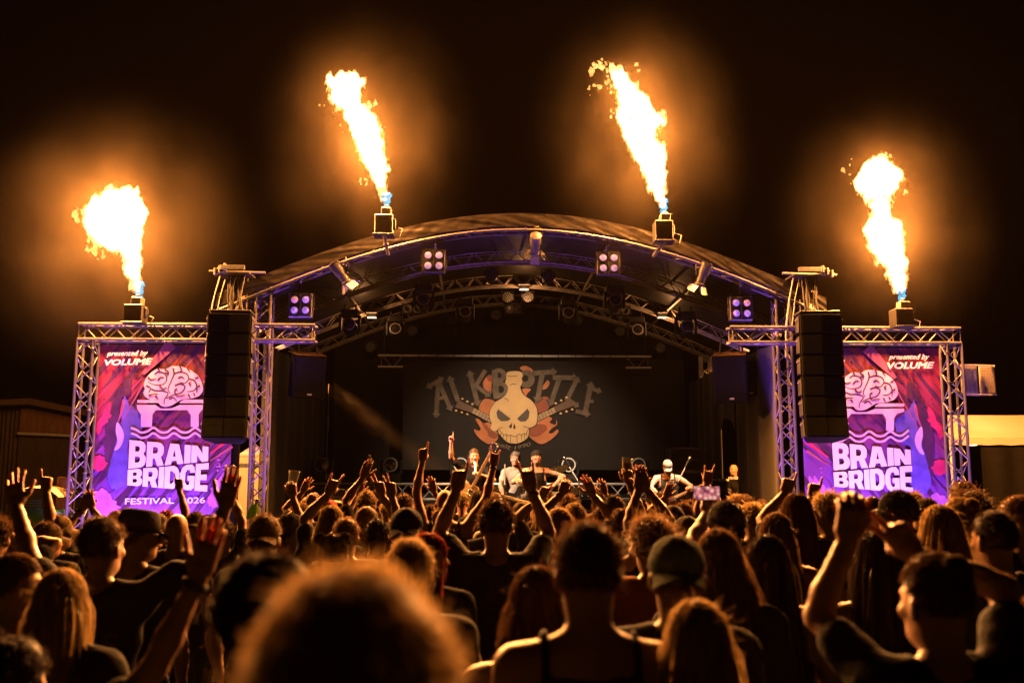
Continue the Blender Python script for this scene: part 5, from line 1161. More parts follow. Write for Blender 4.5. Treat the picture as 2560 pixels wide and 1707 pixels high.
def hair_mesh(style, s, near, L=.3, vol=1.0):
    """style: short, crop, curly, long, wavy, curlylong, bun, buns, tail, mess; head centre at the origin, scale s"""
    rad = nv((.080, .099, .101)) * s * (1 + .02 * vol); cen = nv((0, -.012, .022)) * s
    V, Q = [], []; off = 0
    def put(v, q):
        nonlocal off
        V.append(v); Q.append(q + off); off += len(v)
    nb, mb = 28, 18; v, q = sphere(rad * 1.005, nb, mb); lim = -.62 + (.28 + .62) * np.clip((v[:, 1] / rad[1] + .35), 0, 1)
    keep = (v[:, 2] / rad[2] > lim); q = q[keep[q].all(1)]; put(v + cen, q)
    K = {3: 1.0, 2: .42, 1: .16}[near]; wid = {3: .0022, 2: .0042, 1: .0085}[near] * s
    if style in ('short', 'crop', 'mess', 'curly'):
        ln = dict(short=.019, crop=.008, mess=.036, curly=.045)[style] * s * vol; n = int(dict(short=5200, crop=5200, mess=5200, curly=4200)[style] * K)
        u = scalp_dirs(n); r0 = u * rad * .985 + cen; k = 4 if style != 'curly' else 7; t = np.linspace(0, 1, k)[None, :, None]
        flow = nv((0, -.5, -.25)) + .5 * RNG.normal(size=(len(u), 3)) * (1.1 if style in ('mess', 'curly') else .55); clump = np.stack([vnoise(u * 4 + i * 7.3) for i in range(3)], 1)
        ll = ln * RNG.uniform(.5, 1.25, (len(u), 1, 1)) * (1 - .45 * np.clip(-u[:, 2] * 1.6, 0, 1))[:, None, None]
        P = r0[:, None] + (u[:, None] * t * .6 + (flow + clump * .9)[:, None] * t ** 2 * .7) * ll
        if style == 'curly':
            ph = RNG.uniform(0, 6.28, (len(u), 1)); a = ph + np.linspace(0, 9, k)[None]; e1 = np.cross(u, nv((.3, .2, 1))); e1 /= np.linalg.norm(e1, axis=1, keepdims=True); e2 = np.cross(u, e1)
            P = P + (np.cos(a)[..., None] * e1[:, None] + np.sin(a)[..., None] * e2[:, None]) * .012 * s * t
        put(*ribbons(P, wid))
    else:
        # long hair drapes over the skull, then falls behind the ears
        tied = style in ('bun', 'buns', 'tail'); n = int((4200 if not tied else 2600) * K); u = scalp_dirs(n, -.55, .30); r0 = u * rad * .99 + cen
        if tied:
            ends = dict(bun=[(0, -.085, .085)], tail=[(0, -.115, .03)], buns=[(-.075, -.045, .10), (.075, -.045, .10)])[style]; E = nv(ends) * s
            pick = (np.argmin(np.linalg.norm(r0[:, None] - E[None], axis=2), axis=1)); e = E[pick]; k = 6; t = np.linspace(0, 1, k)[None, :, None]
            P = r0[:, None] * (1 - t) + e[:, None] * t; dn = (P - cen) / rad; nn = np.linalg.norm(dn, axis=2, keepdims=True); P = np.where(nn < 1.03, cen + dn / nn * rad * (1.02 + .09 * RNG.random((len(u), 1, 1)) ** 3), P); put(*ribbons(P, wid * 1.2, .8))
            for c in E:
                if style == 'tail':
                    m_ = int(1400 * K); t = np.linspace(0, 1, 8)[None, :, None]; o = RNG.normal(size=(m_, 1, 3)) * .018 * s; P = c + o * (1 + t * 1.2) + nv((0, -.03, 0)) * t ** .5 * s + nv((0, .02, -1)) * t * L * s * RNG.uniform(.7, 1.05, (m_, 1, 1)) + .006 * np.sin(t * 9 + o[:, :, :1] * 300); put(*ribbons(P, wid))
                else:
                    m_ = int(1500 * K); rb = (.042 if style == 'bun' else .034) * s; a = RNG.uniform(0, 6.28, (m_, 1)); tt = np.linspace(0, 3.2, 8)[None]; ph = RNG.normal(size=(m_, 1)) * .6; lat = ph + .25 * np.sin(tt * 2 + a)
                    P = c + rb * RNG.uniform(.75, 1.1, (m_, 1, 1)) * np.stack([np.cos(a + tt) * np.cos(lat), np.sin(lat), np.sin(a + tt) * np.cos(lat)], -1); put(*ribbons(P, wid * 1.2, .8)); v, q = sphere(nv((rb, rb, rb)) * .95, 12, 8); put(v + c, q)
        else:
            az = np.arctan2(u[:, 0], u[:, 1]); lim = R(62); az = np.where(np.abs(az) < lim, np.sign(az + 1e-6) * (lim + RNG.uniform(0, .25, len(az))), az); k = 10; t = np.linspace(0, 1, k)[None]; Ln = (L * s * RNG.uniform(.78, 1.06, len(az)))[:, None]
            # ring at ear height and ring at the shoulders
            lay = (RNG.uniform(.88, 1.1, (len(az), 1)) + .25 * (RNG.random((len(az), 1)) > .96) * RNG.random((len(az), 1))) * vol; hv_seed = RNG.uniform(0, 20); Ln = Ln * (1 + .12 * vnoise(np.stack([az * 3.1, az * 0 + hv_seed, az * 0], 1))[:, None]); sx, cxx = np.sin(az)[:, None], np.cos(az)[:, None]
            ear = np.stack([sx * .093 * s * lay, cxx * .108 * s * lay - .014 * s, np.full_like(lay, -.035 * s)], -1)
            end = np.stack([sx * (.112 + .03 * vnoise(np.stack([az * 5, az * 0 + hv_seed, az * 0], 1))[:, None]) * s * lay + .012 * RNG.normal(size=lay.shape) * s, np.minimum(cxx, .15) * .105 * s * lay - .045 * s, -Ln], -1)
            t1 = np.clip(t / .38, 0, 1)[..., None]; t2 = np.clip((t - .38) / .62, 0, 1)[..., None]
            P = r0[:, None] * (1 - t1) ** 1 + ear * t1; dn = (P - cen) / rad; nn = np.linalg.norm(dn, axis=2, keepdims=True); over = 1.03 + .12 * (lay[..., None] - .9) + .05 * (vnoise(np.stack([az * 3, u[:, 2] * 2, az * 0 + hv_seed], 1)) * .5)[:, None, None]; P = np.where((nn < over) & (t1 < 1.01), cen + dn / np.maximum(nn, 1e-6) * rad * over, P)
            P = np.where(t2 > 0, P[:, :1] * 0 + ear * (1 - t2) + end * t2, P)
            if style in ('wavy', 'curlylong'):
                amp, fr = (.011, 9) if style == 'wavy' else (.022, 22); ph = vnoise(np.stack([az * 4, az * 0, az * 0], 1))[:, None] * 8 + RNG.uniform(0, 1.0, (len(az), 1)); a = ph + t * fr; g = np.clip((t - .2) * 2, 0, 1)
                P[..., 0] += np.cos(a) * amp * s * g; P[..., 1] += np.sin(a) * amp * s * g; P[..., 2] += np.sin(a * .7) * amp * .4 * s * g
            put(*ribbons(P, wid * 1.15, .5))
            # inner curtain that closes the fall of hair
            na, nzv = 26, 10; A_ = np.linspace(R(75), R(285), na); vs = []
            for j in range(nzv + 1):
                q_ = j / nzv; z = (.03 - q_ * (L * .9 + .03)) * s; ex = (.080 + .018 * min(1, q_ * 1.4)) * vol; ey = (.090 + .004 * q_) * vol
                for a in A_: vs.append((math.sin(a) * ex * s, (math.cos(a) * ey - .012 - .025 * q_) * s, z - .05 * s * math.sin(a * 5) * (q_ > .95)))
            f_ = [[j * na + i, j * na + i + 1, (j + 1) * na + i + 1, (j + 1) * na + i] for j in range(nzv) for i in range(na - 1)]; put(nv(vs), np.array(f_))
    nf = int(150 * K); u = scalp_dirs(nf, -.4, .3); t = np.linspace(0, 1, 5)[None, :, None]; dr = u + RNG.normal(size=u.shape) * .9     # stray hairs
    P = (u * rad * 1.0 + cen)[:, None] + (u[:, None] * t * .6 + dr[:, None] * t ** 2 * .5 + nv((0, -.3, -.5)) * t ** 2) * RNG.uniform(.012, .034, (len(u), 1, 1)) * s; put(*ribbons(P, wid * .5))
    return np.concatenate(V), np.concatenate(Q)

def cap_mesh(s, back=False, kind='cap'):
    """dome, panel seams, brim; brim forward (+y) or backward"""
    b = MB(); rx, ry, rz = .088 * s, .107 * s, .098 * s; c = Vector((0, -.012, .028)) * s; n, m = 26, 9; vs = []
    for j in range(m + 1):
        e = R(90) * j / m * 1.06
        for i in range(n):
            a = 2 * math.pi * i / n; g = 1 + .008 * math.cos(6 * a); vs.append(c + Vector((rx * math.cos(a) * math.sin(e) * g, ry * math.sin(a) * math.sin(e) * g, rz * max(math.cos(e), -.12) + .004 * s * math.cos(6 * a) * math.sin(e))))
    b.add(vs, [[j * n + i, (j + 1) * n + i, (j + 1) * n + (i + 1) % n, j * n + (i + 1) % n] for j in range(m) for i in range(n)])
    dome = b; br = MB()
    if kind == 'cap':
        sg = -1 if back else 1; w = []
        for j in range(5):
            q = j / 4
            for i in range(13):
                a = R(-62 + 124 * i / 12); x = math.sin(a) * rx * (1 + .02 * q); yy = math.cos(a) * ry + q * .068 * s * math.cos(a * .9); w.append(c + Vector((x, sg * yy, -.008 * s - .02 * s * q - .022 * s * (math.sin(a) ** 2) * (1 + q) + .006 * s)))
        f = [[j * 13 + i, j * 13 + i + 1, (j + 1) * 13 + i + 1, (j + 1) * 13 + i] for j in range(4) for i in range(12)]
        k = len(w); br.add(w + [p + Vector((0, 0, -.004 * s)) for p in w], f + [[i + k for i in q[::-1]] for q in f])
    elif kind == 'hat':
        w = []; N_ = 30
        for j in range(6):
            for i in range(N_): a = 2 * math.pi * i / N_; q = j / 5; w.append(c + Vector((math.cos(a) * (rx + .062 * s * q), math.sin(a) * (ry + .062 * s * q), -.004 * s + .016 * s * q * math.cos(2 * a) - .01 * s * q)))
        f = [[j * N_ + i, j * N_ + (i + 1) % N_, (j + 1) * N_ + (i + 1) % N_, (j + 1) * N_ + i] for j in range(5) for i in range(N_)]; k = len(w); br.add(w + [p - Vector((0, 0, .004 * s)) for p in w], f + [[i + k for i in q[::-1]] for q in f])
        dome = MB().lathe([(.098 * s, 0), (.094 * s, .045 * s), (.085 * s, .085 * s), (.062 * s, .098 * s), (.03 * s, .088 * s), (0, .08 * s)], 26, Matrix.Diagonal((.93, 1.12, 1.05)), c)
    return dome, br

PANTS = {}
def legs_sdf(S, s, g=0.0):
    for q in (-1, 1):
        S.cone((q * .085 * s, -.005 * s, .92 * s), (q * .105 * s, .012 * s, .5 * s), .085 * s + g, .058 * s + g, .03); S.cone((q * .105 * s, .012 * s, .5 * s), (q * .108 * s, -.012 * s, .30 * s), .056 * s + g, .055 * s + g, .02); S.cone((q * .108 * s, -.012 * s, .30 * s), (q * .112 * s, -.02 * s, .09 * s), .054 * s + g, .038 * s + g, .02)
def torso_sdf(S, s, g=0.0, b=1.0):
    S.ell((0, -.005 * s, .95 * s), nv((.165 * b, .115 * b, .12)) * s + g, .04); S.ell((0, .0, 1.08 * s), nv((.145 * b, .105 * b, .13)) * s + g, .04); S.ell((0, -.008 * s, 1.26 * s), nv((.168 * b, .112 * b, .17)) * s + g, .05)
    for q in (-1, 1): S.cone((q * .06 * s, -.02 * s, 1.43 * s), (q * .175 * s * b, -.015 * s, 1.395 * s), .055 * s + g, .058 * s + g, .05)
def get_pants(kind, col):
    if kind not in PANTS:
        S = SDF(); legs_sdf(S, 1.0, .014); S.ell((0, -.005, .93), (.178, .128, .11), .04)
        cut = (lambda X, Y, Z: np.maximum(Z - 1.0, (.06 if kind == 'long' else .46) - Z)); v, q = S.mesh(.026, cut, disp=lambda P: vnoise(P * 14) * .006)
        PANTS[kind] = (v, q)
    k = (kind, col)
    if k not in PANTS: PANTS[k] = mesh_np('trousers', *PANTS[kind], [CLOTH[col]])
    return PANTS[k]
SHOE = []
def get_shoe():
    if not SHOE:
        S = SDF(); S.cone((0, -.05, .045), (0, .12, .035), .042, .036, .02); S.cone((0, -.045, .06), (0, -.03, .1), .042, .042, .03); v, q = S.mesh(.018, lambda X, Y, Z: -Z + .004 + 0 * X + 0 * Y); SHOE.append(mesh_np('shoe', v, q, [M_SHOE]))
    return SHOE[0]
PEOPLE = []
def person(px, pyt, Y, label, hair='short', hc='brown', hl=.3, hv=1.0, shirt='tee', sc='black', pants='long', pc='charcoal', yaw=0, hyaw=0, hpitch=0, cap=None, cc='black', arms=(), skin=0, build=1.0, floor=0.0, near=None, group='people in the concert crowd', lean=0.0, face=False, glasses=False, h=None, hold=None, printed=None, beard=None):
    """px, pyt: where the top of the head is seen; Y: how far from the lens the person stands
    arms: (side, (px, py) of the wrist, forward reach, hand pose[, elbow hint])"""
    P0 = at(px, pyt, Y); top = P0.z - floor - (.012 if hair not in (None, 'bald') else 0) - (.012 if cap else 0); s = top / 1.755; base = Vector((P0.x, Y, floor))
    if near is None: near = 3 if Y < 3.9 else (2 if Y < 7.2 else 1)
    vb, vh, vn = {3: (.016, .008, .006), 2: (.022, .011, .007), 1: (.028, .014, .0085)}[near]
    t = thing('person', base, label, 'person', group); Ry = Matrix.Rotation(R(yaw), 3, 'Z'); Rn = np.array(Ry)
    sh = nv((0, lean * s, 0)); S = SDF(); torso_sdf(S, s, 0, build); legs_sdf(S, s)
    for q in (-1, 1): S.cone((q * .112 * s, -.04 * s, .05 * s), (q * .118 * s, .10 * s, .035 * s), .04 * s, .032 * s, .03)
    S.cone((0, -.03 * s, 1.40 * s), (0, -.022 * s, 1.53 * s), .062 * s, .054 * s, .04)
    sl = SDF(); torso_sdf(sl, s, .016, build)
    sides = {a[0]: a for a in arms}; joints = {}
    for q in (-1, 1):
        sp = nv((q * .182 * s * build, -.012 * s, 1.395 * s))
        if q in sides:
            a = sides[q]; wv = at(a[1][0], a[1][1], Y + a[2]) - base; W_ = nv(Rn.T @ nv(wv)); hint = nv(a[4]) if len(a) > 4 and a[4] is not None else nv((q * .9, -.25, -.5)); pose = a[3]
        else:
            W_ = sp + nv((q * .05, .10, -.50)) * s; hint = nv((q * .5, -1, 0)); pose = 'relax'
        raised = W_[2] > sp[2]
        if raised: sp = sp + nv((-q * .012, 0, .025)) * s
        E, W2 = ik(sp, W_, .285 * s, .255 * s, hint); joints[q] = (sp, E, W2, pose, raised)
        S.cone(sp, sp + (E - sp) * .45, .052 * s * build, .047 * s * build, .035); S.cone(sp + (E - sp) * .45, E, .046 * s, .037 * s, .02); m_ = E + (W2 - E) * .3; S.cone(E, m_, .038 * s, .042 * s, .02); S.cone(m_, W2, .041 * s, .0265 * s, .02)
        if shirt in ('tee', 'vest'): e = sp + (E - sp) * (.62 if shirt == 'tee' else .95); sl.cone(sp, e, .068 * s * build, .066 * s, .04)
        elif shirt == 'long': sl.cone(sp, E, .066 * s, .052 * s, .04); sl.cone(E, W2 - (W2 - E) * .06, .052 * s, .04 * s, .02)
    VV, QQ, MI = [], [], []; o_ = 0
    def put(v, q, mi=0):
        nonlocal o_
        VV.append(v); QQ.append(q + o_); MI.append(np.full(len(q), mi)); o_ += len(v)
    put(*S.mesh(vb))
    for q, (sp, E, W2, pose, raised) in joints.items():
        v, f = hand(pose, vn); z = (W2 - E) / np.linalg.norm(W2 - E); 
        if raised: z = z * .75 + nv(Rn.T @ nv((0, 0, .6))); z /= np.linalg.norm(z)
        pn = nv((0, 1, 0)) if raised else nv((-q, .1, 0)); x = np.cross(pn, z); x /= (np.linalg.norm(x) + 1e-9); y = np.cross(z, x); v = v * nv((q, 1, 1)) * s * 1.02; f = f if q > 0 else f[:, ::-1]
        put(v @ np.stack([x, y, z]) + W2 - z * .0, f)
    hcn = nv((0, .0, 1.632 * s)); Rh = np.array(Matrix.Rotation(R(hyaw), 3, 'Z') @ Matrix.Rotation(R(hpitch), 3, 'X')); piv = nv((0, -.02 * s, 1.55 * s))
    tohead = lambda v: (v * s + hcn - piv) @ Rh.T + piv
    put(tohead(head_mesh(vh)[0]), head_mesh(vh)[1])
    if face:
        for q in (-1, 1):
            v, f = sphere((.0135, .008, .0085)); put(tohead(v + nv((q * .031, .0825, .0))), f, 2); v, f = sphere((.006, .005, .006)); put(tohead(v + nv((q * .031, .0895, .0))), f, 1); v, f = sphere((.02, .007, .0045)); put(tohead(v + nv((q * .033, .089, .021))), f, 5)
        v, f = sphere((.021, .010, .012 if face == 'open' else .005)); put(tohead(v + nv((0, .0915, -.066))), f, 4 if face == 'open' else 3)
    me = mesh_np('body', np.concatenate(VV) @ Rn.T, np.concatenate(QQ), [SKINS[skin], M_EYE, M_EYEW, M_LIP, M_MOUTH, HAIR[hc]], np.concatenate(MI)); link_mesh('body', me, t)
    # clothes
    ztop = 1.475 * s
    if shirt == 'tank':
        cut = lambda X, Y_, Z: np.maximum(np.maximum(.84 * s - Z, np.minimum(np.abs(X) - .125 * s * build, Z - 1.25 * s + 0 * X)), np.minimum(Z - 1.385 * s, .085 * s - np.abs(np.abs(X) - .02 * s)) - .0 + 0 * Y_)
    else: cut = lambda X, Y_, Z: np.maximum(.82 * s - Z, .070 * s - np.sqrt(X ** 2 + (Y_ + .022 * s) ** 2) - np.clip(1.445 * s - Z, 0, 1) * 3)
    if shirt == 'tee' or shirt == 'long' or shirt == 'vest':
        ends = [(sp, E) for sp, E, *_ in joints.values()]
    v, q = sl.mesh(vb, cut, disp=lambda P: vnoise(P * 11 + px) * .009 + vnoise(P * 25) * .004); sm = mesh_np('shirt', v @ Rn.T, q, [CLOTH[sc]]); so = link_mesh('shirt', sm, t)
    if printed:
        vw = v @ Rn.T; txt, wd, hg, zc, mat = printed; g = []
        for ln in txt.split('\n'):
            g.append(text2d(ln, 0, .02))
        for i, (tv, tf) in enumerate(g):
            pts = []; hh = hg / len(g)
            for a, b_ in tv:
                x = (a - .5) * wd; z = zc * s + hg / 2 - hh * (i + .92) + b_ * hh * .8; m_ = (np.abs(vw[:, 0] - x) < .035) & (np.abs(vw[:, 2] - z) < .035); pts.append(Vector((x, (vw[m_, 1].min() if m_.any() else -.13) - .006, z)) + base)
            MB().add(pts, tf).build('back_print', mat, t)
    po = link_mesh('trousers', get_pants(pants, pc), t, Ry.to_4x4() @ Matrix.Diagonal((s, s, s, 1)))
    for q in (-1, 1): link_mesh('shoe', get_shoe(), t, Ry.to_4x4() @ Matrix.Translation((q * .114 * s, .0, 0)) @ Matrix.Diagonal((s, s, s, 1)))
    H4 = Ry.to_4x4() @ Matrix.Translation(Vector(piv)) @ Matrix(Rh).to_4x4() @ Matrix.Translation(Vector(hcn - piv))
    if hair not in (None, 'bald'):
        k = ('hair', hair, hc, near, hl, hv) if near == 1 else None
        if k and k in HANDS: hm = HANDS[k]
        else:
            v, q = hair_mesh(hair, 1.0, near, hl, hv); hm = mesh_np('hair', v, q, [HAIR[hc]])
            if k: HANDS[k] = hm
        ho = link_mesh('hair', hm, t, H4 @ Matrix.Diagonal((s, s, s, 1)))
    if cap:
        kd = 'hat' if cap == 'hat' else ('beanie' if cap == 'beanie' else 'cap'); d, b = cap_mesh(s, cap == 'back', kd); dm = d.mesh('cap', CLOTH[cc], smooth=True); do = link_mesh('cap', dm, t, H4 @ (Matrix.Identity(4) if kd != 'hat' else Matrix.Rotation(R(-8), 4, 'X')))
        if kd != 'beanie': bo = link_mesh('brim', b.mesh('brim', CLOTH[cc], smooth=True), do)
        if cap == 'back': MB  # the strap opening faces the stage side
    if glasses:
        gm = MB()
        for q in (-1, 1): gm.tube([Vector((q * .033 + .022 * math.cos(a), .098, .0 + .018 * math.sin(a))) * s for a in [k * .7 for k in range(10)]], .0022 * s, 5); gm.tube([Vector((q * .055, .096, .004)) * s, Vector((q * .08, .0, .006)) * s], .002 * s, 5)
        gm.tube([Vector((-.011, .1, .004)) * s, Vector((.011, .1, .004)) * s], .002 * s, 5); link_mesh('glasses', gm.mesh('glasses', M_CHROME, smooth=True), t, H4)
    for q, (sp, E, W2, pose, raised) in joints.items():   # where the hands ended up, for the things they hold
        z = (W2 - E) / np.linalg.norm(W2 - E)
        if raised: z = z * .75 + nv((0, 0, .6)); z /= np.linalg.norm(z)
        joints[q] = dict(wrist=Vector(Rn @ W2) + base, elbow=Vector(Rn @ E) + base, palm=Vector(Rn @ (W2 + z * .085 * s + nv((0, .035, 0)) * s)) + base, up=Vector(Rn @ z))
    PEOPLE.append((t, px, Y)); t_ = dict(obj=t, s=s, base=base, j=joints); return t_
def wristband(P, q, mat=None):
    j = P['j'][q]; d = (j['elbow'] - j['wrist']).normalized(); c = j['wrist'] + d * .03; Rm = frame(d, (0, 1, 0)); b = MB()
    b.lathe([(.031, -.012), (.034, -.008), (.034, .008), (.031, .012)], 14, Rm, c, False).build('wristband', mat or M_BAND, P['obj'], smooth=True)
# ================================================================== the band
def electric_guitar(P, c, ang, lab, body, m, length=.62, kind='single', y_tilt=0):
    """flat guitar body in front of a player; c: body centre, ang: neck angle in the picture plane, degrees from +x"""
    t = thing('electric_guitar', c, lab, 'guitar', 'guitars of the band'); a = R(ang); d = Vector((math.cos(a), -.12, math.sin(a))).normalized(); n = Vector((0, -1, 0)); n = (n - d * (n @ d)).normalized(); u = n.cross(d); fn = lambda x, y, w: c + d * x + u * y + n * (w - .02)
    MB().prism([closed(body, 4)], fn, .045).build('body', m, t)
    MB().box(c + d * (.12 + length / 2) + n * .02, (length, .05, .022), Matrix((d, u, n)).transposed(), .003).build('neck', M_NECKW, t)
    hs = MB().box(c + d * (.12 + length + .07) + n * .015, (.15, .085, .016), Matrix((d, u, n)).transposed(), .004).build('headstock', M_BLACK, t)
    for k in range(6): s_ = -1 if k % 2 else 1; MB().tube([c + d * (.12 + length + .03 + .04 * (k // 2)) + u * s_ * .04 + n * .02, c + d * (.12 + length + .03 + .04 * (k // 2)) + u * s_ * .06 + n * .02], .008, 6).build('tuning_peg', M_CHROME, hs)
    for x in (-.02, .06): MB().box(c + d * x + n * .03, (.025, .075, .008), Matrix((d, u, n)).transposed(), .002).build('pickup', M_CHROME, t)
    MB().box(c + d * -.1 + n * .03, (.03, .09, .012), Matrix((d, u, n)).transposed(), .003).build('bridge', M_CHROME, t)
    for k in range(4): MB().tube([c + d * -.1 + u * (k - 1.5) * .012 + n * .037, c + d * (.12 + length) + u * (k - 1.5) * .01 + n * .035], .0016, 4).build('string', M_CHROME, t)
    return t, d, u, n
M_NECKW = pm('maple_neck', (.45, .27, .13), .4, 0, .15, 20, coat=.3)
LP = [(-.2, 0), (-.17, .13), (-.06, .16), (.03, .10), (.1, .13), (.16, .10), (.13, .04), (.15, -.02), (.15, -.10), (.08, -.12), (.02, -.09), (-.06, -.16), (-.17, -.13)]
SG = [(-.2, 0), (-.17, .13), (-.06, .14), (.03, .10), (.12, .17), (.17, .15), (.11, .05), (.11, -.05), (.17, -.15), (.12, -.17), (.03, -.10), (-.06, -.14), (-.17, -.13)]
BG = 'musicians on the stage'
s1 = person(1185, 1120, 15.8, 'singer in open black shirt pointing up with one raised arm', 'tail', 'lightbrown', .12, shirt='tee', sc='black', yaw=180, hyaw=8, hpitch=2, floor=FLOOR, near=2, face='open', group=BG, skin=2,
    arms=[(1, (1128, 1105), -.1, 'point', (1, 0, -.3)), (-1, (1200, 1186), -.26, 'grip', (-1, .2, -.6))])
c = at(1188, 1160, 15.8 - .17); d = (c - s1['j'][-1]['palm']).normalized()
t = thing('handheld_microphone', c, 'handheld microphone at the mouth of the singer', 'microphone'); Rm = frame(d, (0, 1, 0))
MB().lathe([(.012, -.2), (.018, -.02), (.02, 0)], 12, Rm, c).build('handle', M_WHITE, t, smooth=True); MB().lathe([(.018, 0), (.027, .02), (.028, .04), (.018, .06), (0, .064)], 12, Rm, c).build('grille', M_CHROME, t, smooth=True)
electric_guitar(s1, at(1172, 1234, 15.55), 62, 'cream single-cut electric guitar hanging on the singer', LP, pm('cream_guitar_paint', (.72, .48, .2), .25, 0, .06, 6, coat=.6))
s2 = person(1289, 1127, 16.5, 'smiling bass player with short fair hair in grey T-shirt', 'short', 'grey', shirt='tee', sc='grey', yaw=180, hyaw=-4, floor=FLOOR, near=2, face='smile', group=BG, skin=2,
    arms=[(1, (1262, 1246), -.24, 'grip', (1, .5, -.3)), (-1, (1352, 1226), -.36, 'grip', (-1, .3, -.6))])
electric_guitar(s2, at(1288, 1248, 16.2), 22, 'black and white bass guitar held by the player in grey', SG, pm('black_guitar_paint', (.02, .018, .018), .2, 0, .1, 6, coat=.7), .74)
s3 = person(1341, 1121, 16.0, 'man in black tank top and backwards cap pulling a face on stage', 'crop', 'dark', shirt='tank', sc='black', yaw=180, hyaw=12, hpitch=10, cap='back', cc='charcoal', floor=FLOOR, near=2, face='smile', group=BG, skin=0,
    arms=[(1, (1292, 1203), -.3, 'hold', (1, .3, -.8)), (-1, (1383, 1215), -.12, 'open', (-1, .1, -.1))])
electric_guitar(s3, at(1340, 1262, 15.78), 165, 'dark electric guitar slung low on the man in the tank top', LP, pm('dark_guitar_paint', (.05, .01, .01), .2, 0, .1, 6, coat=.7), .6)
s4 = person(1668, 1142, 16.0, 'guitarist in grey cap and dark tank top looking down at his guitar', 'crop', 'dark', shirt='tank', sc='charcoal', yaw=180, hyaw=-6, hpitch=-34, cap='fwd', cc='grey', floor=FLOOR, near=2, face='smile', group=BG, skin=2, build=1.12,
    arms=[(1, (1650, 1240), -.28, 'grip', (1, .3, -.1)), (-1, (1724, 1222), -.34, 'grip', (-1, .3, -.5))])
electric_guitar(s4, at(1668, 1252, 15.7), 24, 'dark double-horned guitar held by the capped guitarist', SG, pm('wine_guitar_paint', (.12, .02, .015), .2, 0, .1, 6, coat=.7), .5)
s5 = person(1833, 1160, ypx(1816, XRW) + .02, 'bald stagehand in printed black T-shirt watching from the drape doorway', 'bald', 'dark', shirt='tee', sc='black', yaw=130, floor=FLOOR, near=2, face='smile', group=BG, build=1.05)
c = s5['base'] + Vector((-.02, -.155, 1.22)); cbm = MB()
v, f = text2d('MOTOR', .1, .02); cbm.add([c + Vector((-.12 + a * .2, -.01, b * .05)) for a, b in v], f); cbm.build('chest_print', M_TEXTW, s5['obj'])
for P, q in ((s3, 1), (s4, 1)): wristband(P, q)
# ================================================================== the crowd
ZA_ = lambda x, y: (x / 2.583, 1100 + y / 2.583)
ZB_ = lambda x, y: (540 + x / 2.816, 1150 + y / 2.816)
ZC_ = lambda x, y: (1140 + x / 2.816, 1150 + y / 2.816)
ZD_ = lambda x, y: (1760 + x / 2.584, 1100 + y / 2.584)
Z5_ = lambda x, y: (760 + x / 3.267, 880 + y / 3.267)
p = person
# ---- nearest to the lens
p(892, 1384, .86, 'big blurred fair head right in front of the lens', 'short', 'blond', hv=.8, sc='charcoal', near=3)
p(672, 1352, 1.9, 'man in black cap beside the big blurred head', 'short', 'dark', cap='fwd', cc='black', sc='black', hyaw=-24, near=3, skin=1)
p(1468, 1294, 2.6, 'man with short hair in dark tank top in the centre foreground', 'short', 'brown', shirt='tank', sc='black', near=3, skin=0, build=1.02)
p(1342, 1407, 3.0, 'person with long crimped hair beside the centre man in tank top', 'curlylong', 'brown', .36, shirt='tank', sc='black', near=3, hyaw=12)
p(1687, 1319, 3.05, 'man in dark green backwards cap and black T-shirt', 'crop', 'dark', cap='back', cc='green', sc='black', near=3, hyaw=-8)
p(1740, 1489, 2.5, 'fair woman with long smooth hair at the bottom right of centre', 'long', 'blond', .40, sc='black', near=3, hyaw=10)
p(1792, 1316, 3.7, 'woman with wavy shoulder-length hair right of the green cap', 'wavy', 'lightbrown', .34, 1.08, sc='black', near=3, hyaw=-12)
r = p(2333, 1376, 2.6, 'woman with brown bun and both bent arms raised at lower right', 'bun', 'brown', hv=1.05, shirt='tee', sc='black', near=3, hyaw=18,
      arms=[(-1, (2118, 1345), .12, 'hold', (-.45, .9, -.45)), (1, (2288, 1385), .18, 'victory', (1, -.4, -.6))])
r = p(48, 1580, 2.6, 'person at bottom left with one arm stretched up to the right', 'short', 'dark', sc='black', near=3, arms=[(1, (552, 1362), .06, 'flat', (.5, .2, -1))])
wristband(r, 1)
p(158, 1414, 3.4, 'fair woman with long straight hair at lower left', 'long', 'blond', .40, sc='black', near=3, hyaw=-10)
p(40, 1380, 3.8, 'person with glasses and short bun at the left edge looking right', 'bun', 'brown', sc='black', near=3, hyaw=-58, glasses=True)
r = p(2600, 1470, 2.8, 'person cut off by the right edge with bare arm hanging', 'long', 'brown', .3, shirt='tee', sc='sand', near=3)
p(1026, 1340, 3.6, 'man with short fair hair just above the blurred head', 'short', 'blond', sc='black', near=3)
# ---- second line
r = p(259, 1286, 4.3, 'man in black T-shirt with both arms spread wide at the left', 'short', 'brown', hv=1.2, sc='black', near=3, hyaw=-16, arms=[(-1, (40, 1262), .28, 'open', (-.4, .2, -1)), (1, (562, 1266), .06, 'flat', (.5, .2, -1))], printed=('AXS\nOY', .26, .2, 1.2, CLOTH['charcoal']))
p(345, 1264, 5.0, 'man in dark trilby hat turned to the right', 'short', 'brown', cap='hat', cc='charcoal', sc='black', hyaw=-48, near=2, glasses=True)
p(2480, 1270, 4.3, 'man with faded haircut in black T-shirt at the right', 'short', 'dark', hv=.7, sc='black', near=3, build=1.1, hyaw=14)
p(2347, 1258, 4.6, 'woman with long straight fair hair at the right', 'long', 'blond', .38, sc='black', near=2, hyaw=8)
p(1812, 1240, 4.7, 'tall man in dark beanie holding up a phone', 'short', 'dark', cap='beanie', cc='charcoal', sc='black', near=2, arms=[(-1, (1768, 1282), .42, 'grip', (-1, 0, -.8))])
